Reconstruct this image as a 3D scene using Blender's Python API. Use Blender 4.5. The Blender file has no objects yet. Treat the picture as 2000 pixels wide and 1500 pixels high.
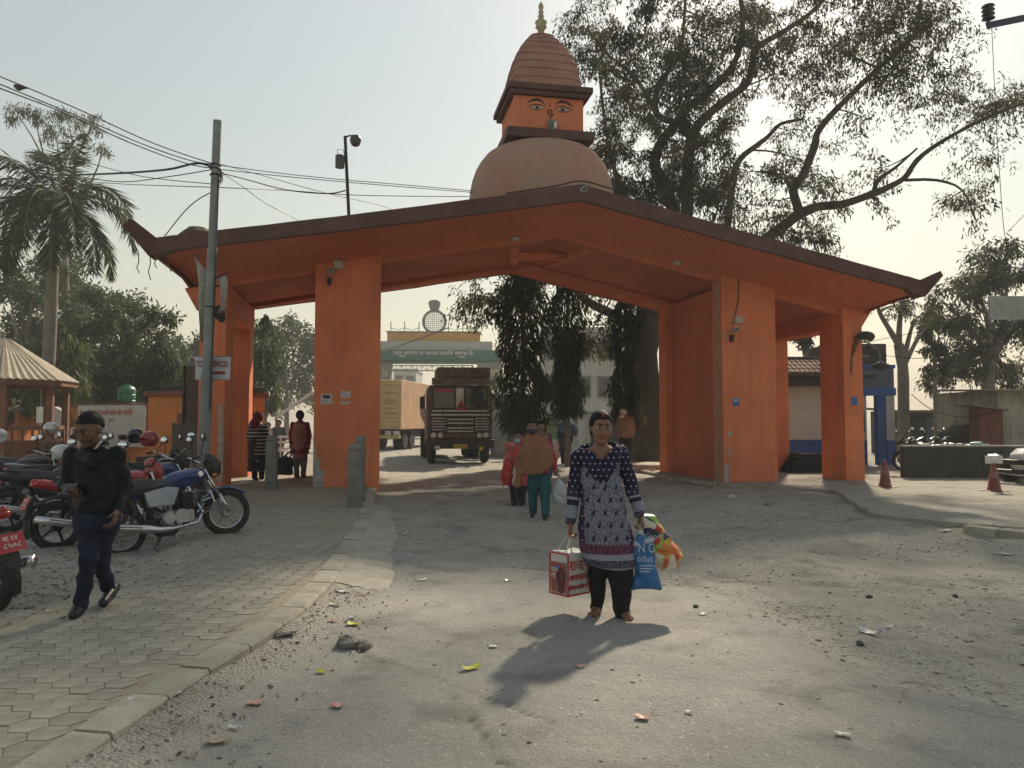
import bpy, bmesh, math, random
import numpy as np
from mathutils import Vector, Matrix, Euler, noise as mnoise
R = math.radians
random.seed(7)
sc = bpy.context.scene
C = sc.collection
# ---------------------------------------------------------------- camera, sky, sun, exposure
FPX = 1480.0                      # focal length in pixels of a 2000 px wide picture
HAZE = 0.0022
PITCH = math.atan(72 / FPX)
CAMH = 1.55
cam = bpy.data.cameras.new('camera'); camo = bpy.data.objects.new('camera', cam); C.objects.link(camo)
cam.sensor_width = 36.0; cam.lens = 36.0 * FPX / 2000
cam.clip_start = 0.05; cam.clip_end = 6000
camo.location = (0, 0, CAMH); camo.rotation_euler = (math.pi / 2 + PITCH, 0, 0)
sc.camera = camo
SUN_AZ, SUN_EL = R(22), R(38)
world = bpy.data.worlds.new('World'); sc.world = world; world.use_nodes = True
wn = world.node_tree.nodes; wl = world.node_tree.links
sky = wn.new('ShaderNodeTexSky'); sky.sky_type = 'NISHITA'; sky.sun_disc = False
sky.sun_elevation = SUN_EL; sky.sun_rotation = SUN_AZ
sky.air_density = 2.3; sky.dust_density = 1.1; sky.ozone_density = 0.6; sky.altitude = 80
soft = wn.new('ShaderNodeGamma'); soft.inputs[1].default_value = 0.84          # haze evens the whole sky out
pale = wn.new('ShaderNodeHueSaturation'); pale.inputs['Saturation'].default_value = 0.66   # dust greys it
wl.new(sky.outputs[0], soft.inputs[0]); wl.new(soft.outputs[0], pale.inputs['Color']); wl.new(pale.outputs[0], wn['Background'].inputs[0]); wn['Background'].inputs[1].default_value = 0.051
sl = bpy.data.lights.new('sun', 'SUN'); sl.energy = 2.5; sl.angle = R(2.6); sl.color = (1.0, 0.86, 0.66)
so = bpy.data.objects.new('sun', sl); C.objects.link(so)
sund = Vector((math.sin(SUN_AZ) * math.cos(SUN_EL), math.cos(SUN_AZ) * math.cos(SUN_EL), math.sin(SUN_EL)))
so.rotation_euler = sund.to_track_quat('Z', 'Y').to_euler(); so.location = sund * 60
vs = sc.view_settings
vs.view_transform = 'Standard'; vs.look = 'None'; vs.gamma = 1.0; vs.use_curve_mapping = False; vs.exposure = 1.46
sc.cycles.use_denoising = True; sc.cycles.use_light_tree = False; sc.cycles.use_adaptive_sampling = True; sc.cycles.adaptive_threshold = 0.02
sc.cycles.max_bounces = 6; sc.cycles.diffuse_bounces = 3; sc.cycles.glossy_bounces = 2
sc.cycles.transmission_bounces = 3; sc.cycles.transparent_max_bounces = 6; sc.cycles.volume_bounces = 0
sc.cycles.caustics_reflective = False; sc.cycles.caustics_refractive = False
# ---------------------------------------------------------------- helpers
_cp, _sp = math.cos(PITCH), math.sin(PITCH)
def at(px, py, Y):
    """world point seen at picture position (px,py of 2000x1500) at distance Y ahead of the photographer"""
    a = (px - 1000) / FPX; b = (750 - py) / FPX
    dy = _cp - b * _sp; dz = _sp + b * _cp
    return Vector((a * Y / dy, Y, CAMH + dz * Y / dy))
def on(px, py, z=0.0):
    """world point at picture position (px,py) on the level z"""
    a = (px - 1000) / FPX; b = (750 - py) / FPX
    dy = _cp - b * _sp; dz = _sp + b * _cp
    t = (z - CAMH) / dz
    return Vector((a * t, dy * t, z))

_mats = {}
def mat(name, col, rough=.8, var=.18, scale=2.5, bump=0.0, bscale=40, metal=0.0, col2=None, spec=.35, dust=0.0,
        dustcol=(.30, .26, .19), trans=0.0, streak=0.0, coat=0.0, rnd=0.0, emit=None, alpha=None):
    """procedural paint / cloth / stone: two tones through noise, optional dust, streaks, bump, per-object tint"""
    if name in _mats: return _mats[name]
    m = bpy.data.materials.new(name); m.use_nodes = True; _mats[name] = m
    nt = m.node_tree; N = nt.nodes; L = nt.links
    b = N['Principled BSDF']
    tc = N.new('ShaderNodeTexCoord')
    n1 = N.new('ShaderNodeTexNoise'); n1.inputs['Scale'].default_value = scale; n1.inputs['Detail'].default_value = 6
    n1.inputs['Roughness'].default_value = .62
    L.new(tc.outputs['Object'], n1.inputs['Vector'])
    cr = N.new('ShaderNodeValToRGB')
    c2 = col2 if col2 else tuple(min(1, c * (1 + var)) for c in col)
    c1 = tuple(c * (1 - var) for c in col) if not col2 else col
    cr.color_ramp.elements[0].position = .33; cr.color_ramp.elements[1].position = .68
    cr.color_ramp.elements[0].color = (*c1, 1); cr.color_ramp.elements[1].color = (*c2, 1)
    L.new(n1.outputs['Fac'], cr.inputs['Fac'])
    out = cr.outputs['Color']
    def mixc(a, facsock, colr, mode='MIX'):
        mx = N.new('ShaderNodeMix'); mx.data_type = 'RGBA'; mx.blend_type = mode
        L.new(facsock, mx.inputs['Factor']); L.new(a, mx.inputs[6])
        if isinstance(colr, tuple): mx.inputs[7].default_value = (*colr, 1)
        else: L.new(colr, mx.inputs[7])
        return mx.outputs[2]
    if streak:
        mp = N.new('ShaderNodeMapping'); mp.inputs['Scale'].default_value = (9, 9, .55)
        L.new(tc.outputs['Object'], mp.inputs['Vector'])
        n3 = N.new('ShaderNodeTexNoise'); n3.inputs['Scale'].default_value = 1.0; n3.inputs['Detail'].default_value = 5
        L.new(mp.outputs[0], n3.inputs['Vector'])
        r3 = N.new('ShaderNodeMapRange'); r3.inputs['From Min'].default_value = .5; r3.inputs['From Max'].default_value = .8
        r3.inputs['To Max'].default_value = streak
        L.new(n3.outputs['Fac'], r3.inputs['Value'])
        out = mixc(out, r3.outputs[0], tuple(c * .35 for c in col))
    if dust:
        n4 = N.new('ShaderNodeTexNoise'); n4.inputs['Scale'].default_value = scale * 2.7; n4.inputs['Detail'].default_value = 8
        n4.inputs['Roughness'].default_value = .7
        L.new(tc.outputs['Object'], n4.inputs['Vector'])
        r4 = N.new('ShaderNodeMapRange'); r4.inputs['From Min'].default_value = .42; r4.inputs['From Max'].default_value = .75
        r4.inputs['To Max'].default_value = dust
        L.new(n4.outputs['Fac'], r4.inputs['Value'])
        out = mixc(out, r4.outputs[0], dustcol)
    if rnd:
        oi = N.new('ShaderNodeObjectInfo')
        hs = N.new('ShaderNodeHueSaturation')
        r5 = N.new('ShaderNodeMapRange'); r5.inputs['To Min'].default_value = 1 - rnd; r5.inputs['To Max'].default_value = 1 + rnd
        L.new(oi.outputs['Random'], r5.inputs['Value']); L.new(r5.outputs[0], hs.inputs['Value'])
        L.new(out, hs.inputs['Color']); out = hs.outputs['Color']
    L.new(out, b.inputs['Base Color'])
    b.inputs['Roughness'].default_value = rough; b.inputs['Metallic'].default_value = metal
    b.inputs['Specular IOR Level'].default_value = spec
    if coat: b.inputs['Coat Weight'].default_value = coat; b.inputs['Coat Roughness'].default_value = .08
    if bump:
        nb = N.new('ShaderNodeTexNoise'); nb.inputs['Scale'].default_value = bscale; nb.inputs['Detail'].default_value = 4
        L.new(tc.outputs['Object'], nb.inputs['Vector'])
        bp = N.new('ShaderNodeBump'); bp.inputs['Strength'].default_value = bump; bp.inputs['Distance'].default_value = .02
        L.new(nb.outputs['Fac'], bp.inputs['Height']); L.new(bp.outputs[0], b.inputs['Normal'])
    if trans:   # leaves: let light through
        tr = N.new('ShaderNodeBsdfTranslucent'); L.new(out, tr.inputs['Color'])
        ms = N.new('ShaderNodeMixShader'); ms.inputs[0].default_value = trans
        L.new(b.outputs[0], ms.inputs[1]); L.new(tr.outputs[0], ms.inputs[2])
        L.new(ms.outputs[0], N['Material Output'].inputs['Surface'])
    return m
def glassy(name, col=(.02, .025, .03), rough=.05):
    return mat(name, col, rough=rough, var=.3, spec=.6)

class MB:
    """collects simple shapes; build() links them as ONE mesh object"""
    def __init__(s, T=None): s.v = []; s.f = []; s.mi = []; s.T = T; s.cur = 0
    def add(s, vs, fs):
        o = len(s.v)
        for p in vs:
            p = Vector(p); s.v.append(tuple(s.T @ p) if s.T else tuple(p))
        for f in fs: s.f.append(tuple(i + o for i in f)); s.mi.append(s.cur)
        return s
    def box(s, lo, hi, rot=None, taper=None):
        x0, y0, z0 = lo; x1, y1, z1 = hi
        vs = [Vector(p) for p in ((x0,y0,z0),(x1,y0,z0),(x1,y1,z0),(x0,y1,z0),(x0,y0,z1),(x1,y0,z1),(x1,y1,z1),(x0,y1,z1))]
        c = Vector(((x0+x1)/2, (y0+y1)/2, (z0+z1)/2))
        if taper:
            for i in range(4, 8): vs[i].x = c.x + (vs[i].x - c.x) * taper; vs[i].y = c.y + (vs[i].y - c.y) * taper
        if rot:
            m = Euler(rot).to_matrix(); vs = [c + m @ (p - c) for p in vs]
        return s.add(vs, [(0,3,2,1),(4,5,6,7),(0,1,5,4),(1,2,6,5),(2,3,7,6),(3,0,4,7)])
    def hexa(s, pts): return s.add(pts, [(0,3,2,1),(4,5,6,7),(0,1,5,4),(1,2,6,5),(2,3,7,6),(3,0,4,7)])
    def tube(s, pts, rad, n=8, cap=True, flat=1.0):
        pts = [Vector(p) for p in pts]
        if not hasattr(rad, '__len__'): rad = [rad] * len(pts)
        up = None; rings = []
        for i, p in enumerate(pts):
            d = (pts[min(i+1, len(pts)-1)] - pts[max(i-1, 0)])
            d = d.normalized() if d.length > 1e-9 else Vector((0,0,1))
            if up is None: up = Vector((0,0,1)) if abs(d.z) < .9 else Vector((1,0,0))
            a = d.cross(up)
            if a.length < 1e-6: a = d.orthogonal()
            a.normalize(); b2 = a.cross(d).normalized(); up = b2
            rings.append([p + (a * math.cos(2*math.pi*k/n) + b2 * math.sin(2*math.pi*k/n) * flat) * rad[i] for k in range(n)])
        vs = [q for r in rings for q in r]; fs = []
        for i in range(len(pts)-1):
            for k in range(n):
                k2 = (k+1) % n
                fs.append((i*n+k, i*n+k2, (i+1)*n+k2, (i+1)*n+k))
        if cap: fs.append(tuple(range(n))[::-1]); fs.append(tuple((len(pts)-1)*n + k for k in range(n)))
        return s.add(vs, fs)
    def lathe(s, prof, n=24, c=(0,0,0), axis='Z', sq=0):
        vs = []; fs = []; m = len(prof)
        for (r, z) in prof:
            for k in range(n):
                a = 2*math.pi*(k+.5)/n; x, y = math.cos(a), math.sin(a)
                if sq: q = max(abs(x), abs(y)); f = 1/q*sq + (1-sq); x *= f; y *= f
                p = (r*x, r*y, z)
                if axis == 'X': p = (z, r*x, r*y)
                if axis == 'Y': p = (r*x, z, r*y)
                vs.append(Vector(p) + Vector(c))
        for i in range(m-1):
            for k in range(n):
                k2 = (k+1) % n
                q = (i*n+k, i*n+k2, (i+1)*n+k2, (i+1)*n+k)
                fs.append(q[::-1] if axis == 'Y' else q)
        fs.append(tuple(range(n))[::-1]); fs.append(tuple((m-1)*n + k for k in range(n)))
        return s.add(vs, fs)
    def ball(s, c, r, n=12, m=8, rot=None):
        if not hasattr(r, '__len__'): r = (r, r, r)
        M3 = Euler(rot).to_matrix() if rot else None
        vs = []; fs = []
        for i in range(m+1):
            t = math.pi * i / m
            for k in range(n):
                a = 2*math.pi*k/n
                p = Vector((r[0]*math.sin(t)*math.cos(a), r[1]*math.sin(t)*math.sin(a), -r[2]*math.cos(t)))
                if M3: p = M3 @ p
                vs.append(p + Vector(c))
        for i in range(m):
            for k in range(n):
                k2 = (k+1) % n; fs.append((i*n+k, i*n+k2, (i+1)*n+k2, (i+1)*n+k))
        return s.add(vs, fs)
    def prism(s, poly, y0, y1, plane='XZ'):
        """polygon (counter-clockwise seen from the -Y side) pulled from y0 to y1"""
        n = len(poly)
        def P(a, b, t): return (a, t, b) if plane == 'XZ' else ((a, b, t) if plane == 'XY' else (t, a, b))
        vs = [P(a, b, y0) for a, b in poly] + [P(a, b, y1) for a, b in poly]
        fs = [tuple(range(n)), tuple(range(2*n-1, n-1, -1))] + [(i, n+i, n+(i+1) % n, (i+1) % n) for i in range(n)]
        return s.add(vs, fs)
    def torus(s, c, R0, r, n=28, m=8, axis='Y', flat=1.0):
        vs = []; fs = []
        for i in range(n):
            a = 2*math.pi*i/n
            for k in range(m):
                b = 2*math.pi*k/m; q = R0 + r*math.cos(b); w = r*math.sin(b)*flat
                p = {'Y': (q*math.cos(a), w, q*math.sin(a)), 'Z': (q*math.cos(a), q*math.sin(a), w), 'X': (w, q*math.cos(a), q*math.sin(a))}[axis]
                vs.append(Vector(p) + Vector(c))
        for i in range(n):
            for k in range(m):
                i2, k2 = (i+1) % n, (k+1) % m
                fs.append((i*m+k, i2*m+k, i2*m+k2, i*m+k2))
        return s.add(vs, fs)
    def build(s, name, m=None, parent=None, bevel=0, smooth=False, loc=None, sub=0):
        me = bpy.data.meshes.new(name); me.from_pydata(s.v, [], s.f)
        bm = bmesh.new(); bm.from_mesh(me); bmesh.ops.recalc_face_normals(bm, faces=bm.faces); bm.to_mesh(me); bm.free()
        for x in (m if isinstance(m, (list, tuple)) else [m]):
            if x: me.materials.append(x)
        if max(s.mi, default=0): me.polygons.foreach_set('material_index', s.mi)
        if smooth: me.polygons.foreach_set('use_smooth', [True]*len(me.polygons))
        o = bpy.data.objects.new(name, me); C.objects.link(o)
        if parent: o.parent = parent
        if loc: o.location = loc
        if bevel:
            bv = o.modifiers.new('bevel', 'BEVEL'); bv.width = bevel; bv.segments = 2; bv.limit_method = 'ANGLE'; bv.angle_limit = R(40)
        if sub:
            sb = o.modifiers.new('sub', 'SUBSURF'); sb.levels = sb.render_levels = sub
        return o
def npmesh(name, verts, faces, mats, parent=None, mi=None, smooth=False):
    """fast mesh from numpy arrays; faces all of one size"""
    me = bpy.data.meshes.new(name); verts = np.asarray(verts, np.float32); faces = np.asarray(faces, np.int32)
    k = faces.shape[1]
    me.vertices.add(len(verts)); me.vertices.foreach_set('co', verts.ravel())
    me.loops.add(faces.size); me.loops.foreach_set('vertex_index', faces.ravel())
    me.polygons.add(len(faces)); me.polygons.foreach_set('loop_start', np.arange(0, faces.size, k, dtype=np.int32))
    for x in (mats if isinstance(mats, (list, tuple)) else [mats]): me.materials.append(x)
    if mi is not None: me.polygons.foreach_set('material_index', np.asarray(mi, np.int32))
    if smooth: me.polygons.foreach_set('use_smooth', np.ones(len(faces), bool))
    me.update(calc_edges=True); me.validate()
    o = bpy.data.objects.new(name, me); C.objects.link(o)
    if parent: o.parent = parent
    return o
def tag(o, label=None, cat=None, group=None, kind=None):
    if label: o['label'] = label
    if cat: o['category'] = cat
    if group: o['group'] = group
    if kind: o['kind'] = kind
    return o
def thing(name, label, cat, loc=(0,0,0), rz=0.0, group=None):
    o = bpy.data.objects.new(name, None); C.objects.link(o); o.empty_display_size = .2
    o.location = loc; o.rotation_euler = (0, 0, rz)
    return tag(o, label, cat, group)
def copy_tree(o, parent=None):
    c = o.copy(); C.objects.link(c); c.parent = parent
    for ch in list(o.children): copy_tree(ch, c)
    return c
def text(name, body, size, m, parent=None, loc=(0,0,0), rot=(math.pi/2,0,0), depth=.002, align='LEFT', sx=1.0, bold=0.0):
    cu = bpy.data.curves.new(name, 'FONT'); cu.body = body; cu.size = size; cu.extrude = depth; cu.align_x = align; cu.offset = bold
    cu.resolution_u = 3
    t = bpy.data.objects.new(name, cu); C.objects.link(t)
    dg = bpy.context.evaluated_depsgraph_get()
    me = bpy.data.meshes.new_from_object(t.evaluated_get(dg)); me.name = name
    bpy.data.objects.remove(t); bpy.data.curves.remove(cu)
    me.materials.clear(); me.materials.append(m)
    o = bpy.data.objects.new(name, me); C.objects.link(o); o.parent = parent
    o.location = loc; o.rotation_euler = rot; o.scale = (sx, 1, 1)
    return o
def fbm(x, y, z=0.0, o=4): return mnoise.fractal(Vector((x, y, z)), .9, 2.1, o)
# ---------------------------------------------------------------- ground, road, pavement
def lerp_curve(pts, t):
    if t <= pts[0][0]: return pts[0][1]
    for (a, u), (b, v) in zip(pts, pts[1:]):
        if t <= b: return u + (v-u)*(t-a)/(b-a)
    return pts[-1][1]
KERB = [(1.5,-1.92),(3.2,-1.86),(3.6,-1.82),(4.35,-1.75),(5.0,-1.65),(5.83,-1.58),(6.9,-1.60),(8.2,-1.72),(10.7,-2.0),(13.5,-2.45),(16.6,-2.95),(19.5,-3.5),(21.5,-3.9)]
WALKL = [(1.5,-3.45),(4.5,-3.5),(6,-3.62),(8,-3.85),(10,-4.1),(12,-4.4),(14,-5.3),(16,-7.2),(21.5,-8.2)]
ASPH = [(1.0,4.6),(3.4,3.4),(4.2,2.80),(4.5,2.35),(5.1,2.12),(5.8,2.08),(6.4,1.98),(7.0,1.65),(7.5,1.2),(8.0,.2),(8.6,-.8),(9.4,-1.6)]
WALK_Z = .12
def gz(x, y):
    z = .028*fbm(x*.45, y*.45, 3.1, 3)
    z += .010*fbm(x*2.2, y*2.2, 7.7, 3)
    if y < 11: z += .030*max(0, min(1, (lerp_curve(ASPH, y) + .10*fbm(y*1.5, 4.0, x*.8) - x)/.35))*max(0, min(1, (11-y)/3))
    rough = 1.0 if y > 9.4 else max(0, min(1, (x - lerp_curve(ASPH, y))/.4))
    if rough and y < 40 and x > lerp_curve(KERB, y): z += rough*(.040*fbm(x*.9, y*.9, 21.0, 3) + .022*fbm(x*3.1, y*3.1, 8.0, 4) - .03*max(0, math.sin(x*1.9+.35*y))**6*(y < 16))
    # the kerb gutter is lower, dirt fills up against the kerb further on
    k = lerp_curve(KERB, y); d = x-k
    if -.1 < d < .7 and y < 14: z += (.050 + .03*fbm(y*1.1, 3.0) + (.03*(4.6-y) if y < 4.6 else 0))*max(0, 1-max(0, d)/.7)**1.5
    if x < -3.4 and y < 20: z += .02 + .022*fbm(x*3, y*3, 1.0, 4)
    if x < k - .05 and y < 22:
        wl_ = lerp_curve(WALKL, y)
        if x > wl_ + .2: z = min(z, .03)
    if x > 6.5 and y < 16: z += .03
    if y > 60: z *= .3
    if y > 200: z = 0
    return z
def axis(parts):
    out = [parts[0][0]]
    for a, b, s0, s1 in parts:
        t = a
        while t < b - 1e-6:
            f = (t-a)/(b-a); t = min(b, t + s0 + (s1-s0)*f); out.append(t)
    return out
gx = axis([(-2500,-200,700,200),(-200,-30,40,6),(-30,-6,2,.25),(-6,-3.2,.07,.05),(-3.2,-1.2,.10,.04),(-1.2,5.5,.035,.045),(5.5,9,.06,.2),(9,30,.25,2),(30,200,6,40),(200,2500,200,700)])
gy = axis([(-60,1.0,10,1.2),(1.0,2.2,.4,.1),(2.2,7.5,.03,.05),(7.5,14,.06,.12),(14,30,.15,.6),(30,90,1,5),(90,400,10,60),(400,4000,100,900)])
gv = [(x, y, gz(x, y)) for y in gy for x in gx]
nx, ny = len(gx), len(gy)
ii = np.arange(nx*(ny-1)).reshape(ny-1, nx)[:, :-1].ravel()
gf = np.stack([ii, ii+1, ii+nx+1, ii+nx], 1)
def ground_mat():
    m = bpy.data.materials.new('dusty_ground'); m.use_nodes = True
    nt = m.node_tree; N = nt.nodes; L = nt.links; b = N['Principled BSDF']
    tc = N.new('ShaderNodeTexCoord')
    def noise(scale, det=6, rough=.6, vec=None):
        n = N.new('ShaderNodeTexNoise'); n.inputs['Scale'].default_value = scale; n.inputs['Detail'].default_value = det
        n.inputs['Roughness'].default_value = rough; L.new(vec or tc.outputs['Object'], n.inputs['Vector']); return n.outputs['Fac']
    def ramp(f, stops):
        r = N.new('ShaderNodeValToRGB'); e = r.color_ramp.elements
        while len(e) < len(stops): e.new(.5)
        for el, (p, c) in zip(e, stops): el.position = p; el.color = (*c, 1)
        L.new(f, r.inputs['Fac']); return r.outputs['Color']
    def rng(f, a, b2, lo=0., hi=1.):
        r = N.new('ShaderNodeMapRange'); r.inputs['From Min'].default_value = a; r.inputs['From Max'].default_value = b2
        r.inputs['To Min'].default_value = lo; r.inputs['To Max'].default_value = hi; L.new(f, r.inputs['Value']); return r.outputs[0]
    def mix(f, a, b2, mode='MIX'):
        x = N.new('ShaderNodeMix'); x.data_type = 'RGBA'; x.blend_type = mode
        if isinstance(f, float): x.inputs['Factor'].default_value = f
        else: L.new(f, x.inputs['Factor'])
        for k, c in ((6, a), (7, b2)):
            if isinstance(c, tuple): x.inputs[k].default_value = (*c, 1)
            else: L.new(c, x.inputs[k])
        return x.outputs[2]
    def mul(a, b2):
        x = N.new('ShaderNodeMath'); x.operation = 'MULTIPLY'; L.new(a, x.inputs[0])
        if isinstance(b2, float): x.inputs[1].default_value = b2
        else: L.new(b2, x.inputs[1])
        return x.outputs[0]
    at_ = N.new('ShaderNodeAttribute'); at_.attribute_name = 'asphalt'
    at2 = N.new('ShaderNodeAttribute'); at2.attribute_name = 'crack'
    vor = N.new('ShaderNodeTexVoronoi'); vor.inputs['Scale'].default_value = 48; L.new(tc.outputs['Object'], vor.inputs['Vector'])
    vor2 = N.new('ShaderNodeTexVoronoi'); vor2.inputs['Scale'].default_value = 17; L.new(tc.outputs['Object'], vor2.inputs['Vector'])
    stone = ramp(vor.outputs['Color'], [(0., (0.264,0.248,0.223)), (.5, (0.373,0.347,0.299)), (1., (0.500,0.497,0.414))])
    dirt = ramp(noise(1.1), [(.25, (0.288,0.270,0.234)), (.5, (0.372,0.346,0.294)), (.75, (0.480,0.438,0.360))])
    gravel = mix(rng(noise(2.2, 7, .7), .40, .62), dirt, stone)
    dark = rng(noise(.9, 5), .56, .74, 0., .6)
    gravel = mix(dark, gravel, (0.158,0.149,0.136))
    asph = ramp(noise(.8, 7, .65), [(.28, (0.258,0.252,0.234)), (.5, (0.342,0.331,0.300)), (.74, (0.450,0.422,0.360))])
    grain = ramp(noise(62, 5, .8), [(.3, (0.758,0.758,0.758)), (.52, (1,1,1)), (.72, (1.28,1.26,1.22))])
    asph = mix(1.0, asph, grain, 'MULTIPLY')
    speck = rng(noise(40, 2, .5), .665, .70, 0., .75)
    asph = mix(speck, asph, (0.607,0.565,0.483))
    col = mix(at_.outputs['Fac'], gravel, asph)
    film = rng(noise(.45, 8, .7), .44, .78, 0., .50)
    col = mix(film, col, (.38,.345,.28))
    wv = N.new('ShaderNodeMix'); wv.data_type = 'RGBA'; wv.inputs[0].default_value = .25; L.new(tc.outputs['Object'], wv.inputs[6])
    nw = N.new('ShaderNodeTexNoise'); nw.inputs['Scale'].default_value = 3.0; nw.inputs['Detail'].default_value = 5; L.new(tc.outputs['Object'], nw.inputs['Vector']); L.new(nw.outputs['Color'], wv.inputs[7])
    vc = N.new('ShaderNodeTexVoronoi'); vc.feature = 'DISTANCE_TO_EDGE'; vc.inputs['Scale'].default_value = 1.15; L.new(wv.outputs[2], vc.inputs['Vector'])
    ck = mul(rng(vc.outputs['Distance'], .007, .001, 0., .55), rng(noise(.7, 3), .50, .62)); col = mix(ck, col, (.09,.085,.075))
    stain = rng(noise(1.7, 4, .55), .54, .70, 0., .55); col = mix(stain, col, (.13,.125,.115))
    col = mix(at2.outputs['Fac'], col, (0.082,0.076,0.067))
    L.new(col, b.inputs['Base Color']); b.inputs['Roughness'].default_value = .93; b.inputs['Specular IOR Level'].default_value = .2
    h = N.new('ShaderNodeMix'); h.data_type = 'FLOAT'; L.new(at_.outputs['Fac'], h.inputs[0])
    L.new(mul(vor.outputs['Distance'], -1.4), h.inputs[2]); L.new(mul(noise(52, 4, .75), 1.5), h.inputs[3])
    b1 = N.new('ShaderNodeBump'); b1.inputs['Strength'].default_value = .7; b1.inputs['Distance'].default_value = .022; L.new(h.outputs[0], b1.inputs['Height'])
    b2 = N.new('ShaderNodeBump'); b2.inputs['Strength'].default_value = .5; b2.inputs['Distance'].default_value = .05
    L.new(noise(9, 6, .65), b2.inputs['Height']); L.new(b2.outputs[0], b1.inputs['Normal']); L.new(b1.outputs[0], b.inputs['Normal'])
    return m
ground = npmesh('ground', gv, gf, ground_mat(), smooth=True); tag(ground, kind='structure')
# where asphalt shows and where it is cracked
crk = [[on(600,1225),on(690,1272),on(745,1300),on(850,1330),on(905,1390),on(940,1440),on(985,1510)], [on(745,1300),on(880,1345),on(975,1385),on(1050,1385)],
       [on(905,1392),on(985,1388),on(1075,1425)], [on(940,1440),on(965,1475),on(1010,1520)]]
asp = np.zeros(len(gv)); cra = np.zeros(len(gv))
for i, (x, y, z) in enumerate(gv):
    e = lerp_curve(ASPH, y) + .12*fbm(y*1.5, 4.0, x*.8) - x
    a = max(0, min(1, e/.22 + .3))
    if y > 7: a *= max(0, min(1, (12-y)/4 + .35*fbm(x*.7, y*.7, 2)))
    if y > 12: a = .35 + .3*fbm(x*.25, y*.25, 5) if -6 < x < 5 else 0
    k = x - lerp_curve(KERB, y)
    if k < .5 and y < 22: a *= max(0, min(1, (k-.12)/.35 + .4*fbm(x*3, y*2, 9)))
    asp[i] = a
    if 2.4 < y < 5.8 and -2 < x < 1:
        dmin = 9
        for pl in crk:
            for p, q in zip(pl, pl[1:]):
                px_, py_ = q.x-p.x, q.y-p.y
                t = max(0, min(1, ((x-p.x)*px_ + (y-p.y)*py_)/(px_*px_+py_*py_)))
                dmin = min(dmin, math.hypot(x-p.x-t*px_+.02*fbm(x*9, y*9), y-p.y-t*py_+.02*fbm(y*9, x*9)))
        cra[i] = max(0, 1-dmin/.024)*.9*max(.15, min(1, .6+1.2*fbm(x*4, y*4, 31.0)))
for nm, arr in (('asphalt', asp), ('crack', cra)):
    at_ = ground.data.attributes.new(nm, 'FLOAT', 'POINT'); at_.data.foreach_set('value', arr.astype(np.float32))
co = np.array(gv, np.float32); co[:, 2] -= cra*.018
ground.data.vertices.foreach_set('co', co.ravel())

M_PAVE = mat('paver_concrete', (0.287,0.271,0.226), rough=.92, var=.2, scale=6, bump=.35, bscale=120, dust=.7, dustcol=(0.366,0.323,0.244), rnd=.14)
M_KERB = mat('kerb_concrete', (0.329,0.311,0.256), rough=.92, var=.2, scale=4, bump=.5, bscale=60, dust=.6, dustcol=(0.403,0.354,0.262), rnd=.10)
M_BED = mat('pavement_bed', (0.244,0.220,0.171), rough=.95, var=.25, scale=5, bump=.5, bscale=80, col2=(0.354,0.311,0.232))
# pavement bed
wv = []; wf = []
ys = [1.5 + i*.25 for i in range(81)]
for y in ys:
    a, b = lerp_curve(WALKL, y) - .1, lerp_curve(KERB, y) - .2
    for j in range(13):
        x = a + (b-a)*j/12; e = j/12
        dz = .012*fbm(x*1.5, y*1.5) - (.25 if j == 0 else 0)
        thick = max(0, min(1, (y-8.5)/3))*.022          # further on dust lies over the slabs
        if e < .25: thick = max(thick, (.25-e)*.09*max(0, .6+fbm(x*2, y*1.2, 6)))
        wv.append((x, y, WALK_Z - .014 + dz*.35 + thick))
for i in range(len(ys)-1):
    for j in range(12): q = i*13+j; wf.append((q, q+1, q+14, q+13))
walk = npmesh('pavement', wv, wf, M_BED, smooth=True); tag(walk, kind='structure')
# hexagonal slabs
def hexmesh(r, h, ch):
    mb = MB(); v = []
    for rr, z in ((r, 0), (r, h-ch), (r-ch, h)):
        for k in range(6): a = math.pi/3*k; v.append((rr*math.cos(a), rr*math.sin(a), z))
    f = [tuple(12+k for k in range(6))]
    for l in (0, 6):
        for k in range(6): f.append((l+k, l+(k+1) % 6, l+6+(k+1) % 6, l+6+k))
    mb.add(v, f); return mb
AF = .165; Rr = AF/math.sqrt(3)
proto = hexmesh(Rr-.003, .03, .004).build('paver', M_PAVE, walk)
pm = proto.data; cells = []
for ci in range(-60, 10):
    for ri in range(0, 80):
        x = ci*Rr*1.5; y = 2.5 + ri*AF + (AF/2 if ci % 2 else 0)
        a, b = lerp_curve(WALKL, y), lerp_curve(KERB, y)
        rag = .25 + .35*max(0, .3+fbm(y*.9, 1.0))
        if a + rag*(.3 if y > 4 else .1) + Rr*.8 < x < b - .2 - Rr*.86 and y < 10.6: cells.append((x, y))
cells = [c for c in cells if abs(c[0]) < c[1]*.72 + .25]
cells.sort(key=lambda c: c[1])
rest = MB(); first = True
cells = [c for c in cells if mnoise.noise(Vector((c[0]*1.3, c[1]*1.3, 5.0))) < .62]
for n, (x, y) in enumerate(cells):
    z = WALK_Z - .037 - (random.random() < .06)*random.uniform(.003,.009) + .004*fbm(x*1.5, y*1.5) + random.uniform(-.0018, .0018); rot = (random.uniform(-.01,.01), random.uniform(-.01,.01), random.uniform(-.02,.02))
    if n < 300:
        o = proto if first else proto.copy()
        if not first: C.objects.link(o)
        first = False
        o.location = (x, y, z); o.rotation_euler = rot
    else:
        T = Matrix.Translation((x, y, z)) @ Euler(rot).to_matrix().to_4x4(); rest.T = T
        h_ = hexmesh(Rr-.003, .03, .004); rest.add(h_.v, h_.f)
if rest.v: r_ = rest.build('far_pavers', M_PAVE, walk); tag(r_, kind='stuff')
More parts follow.
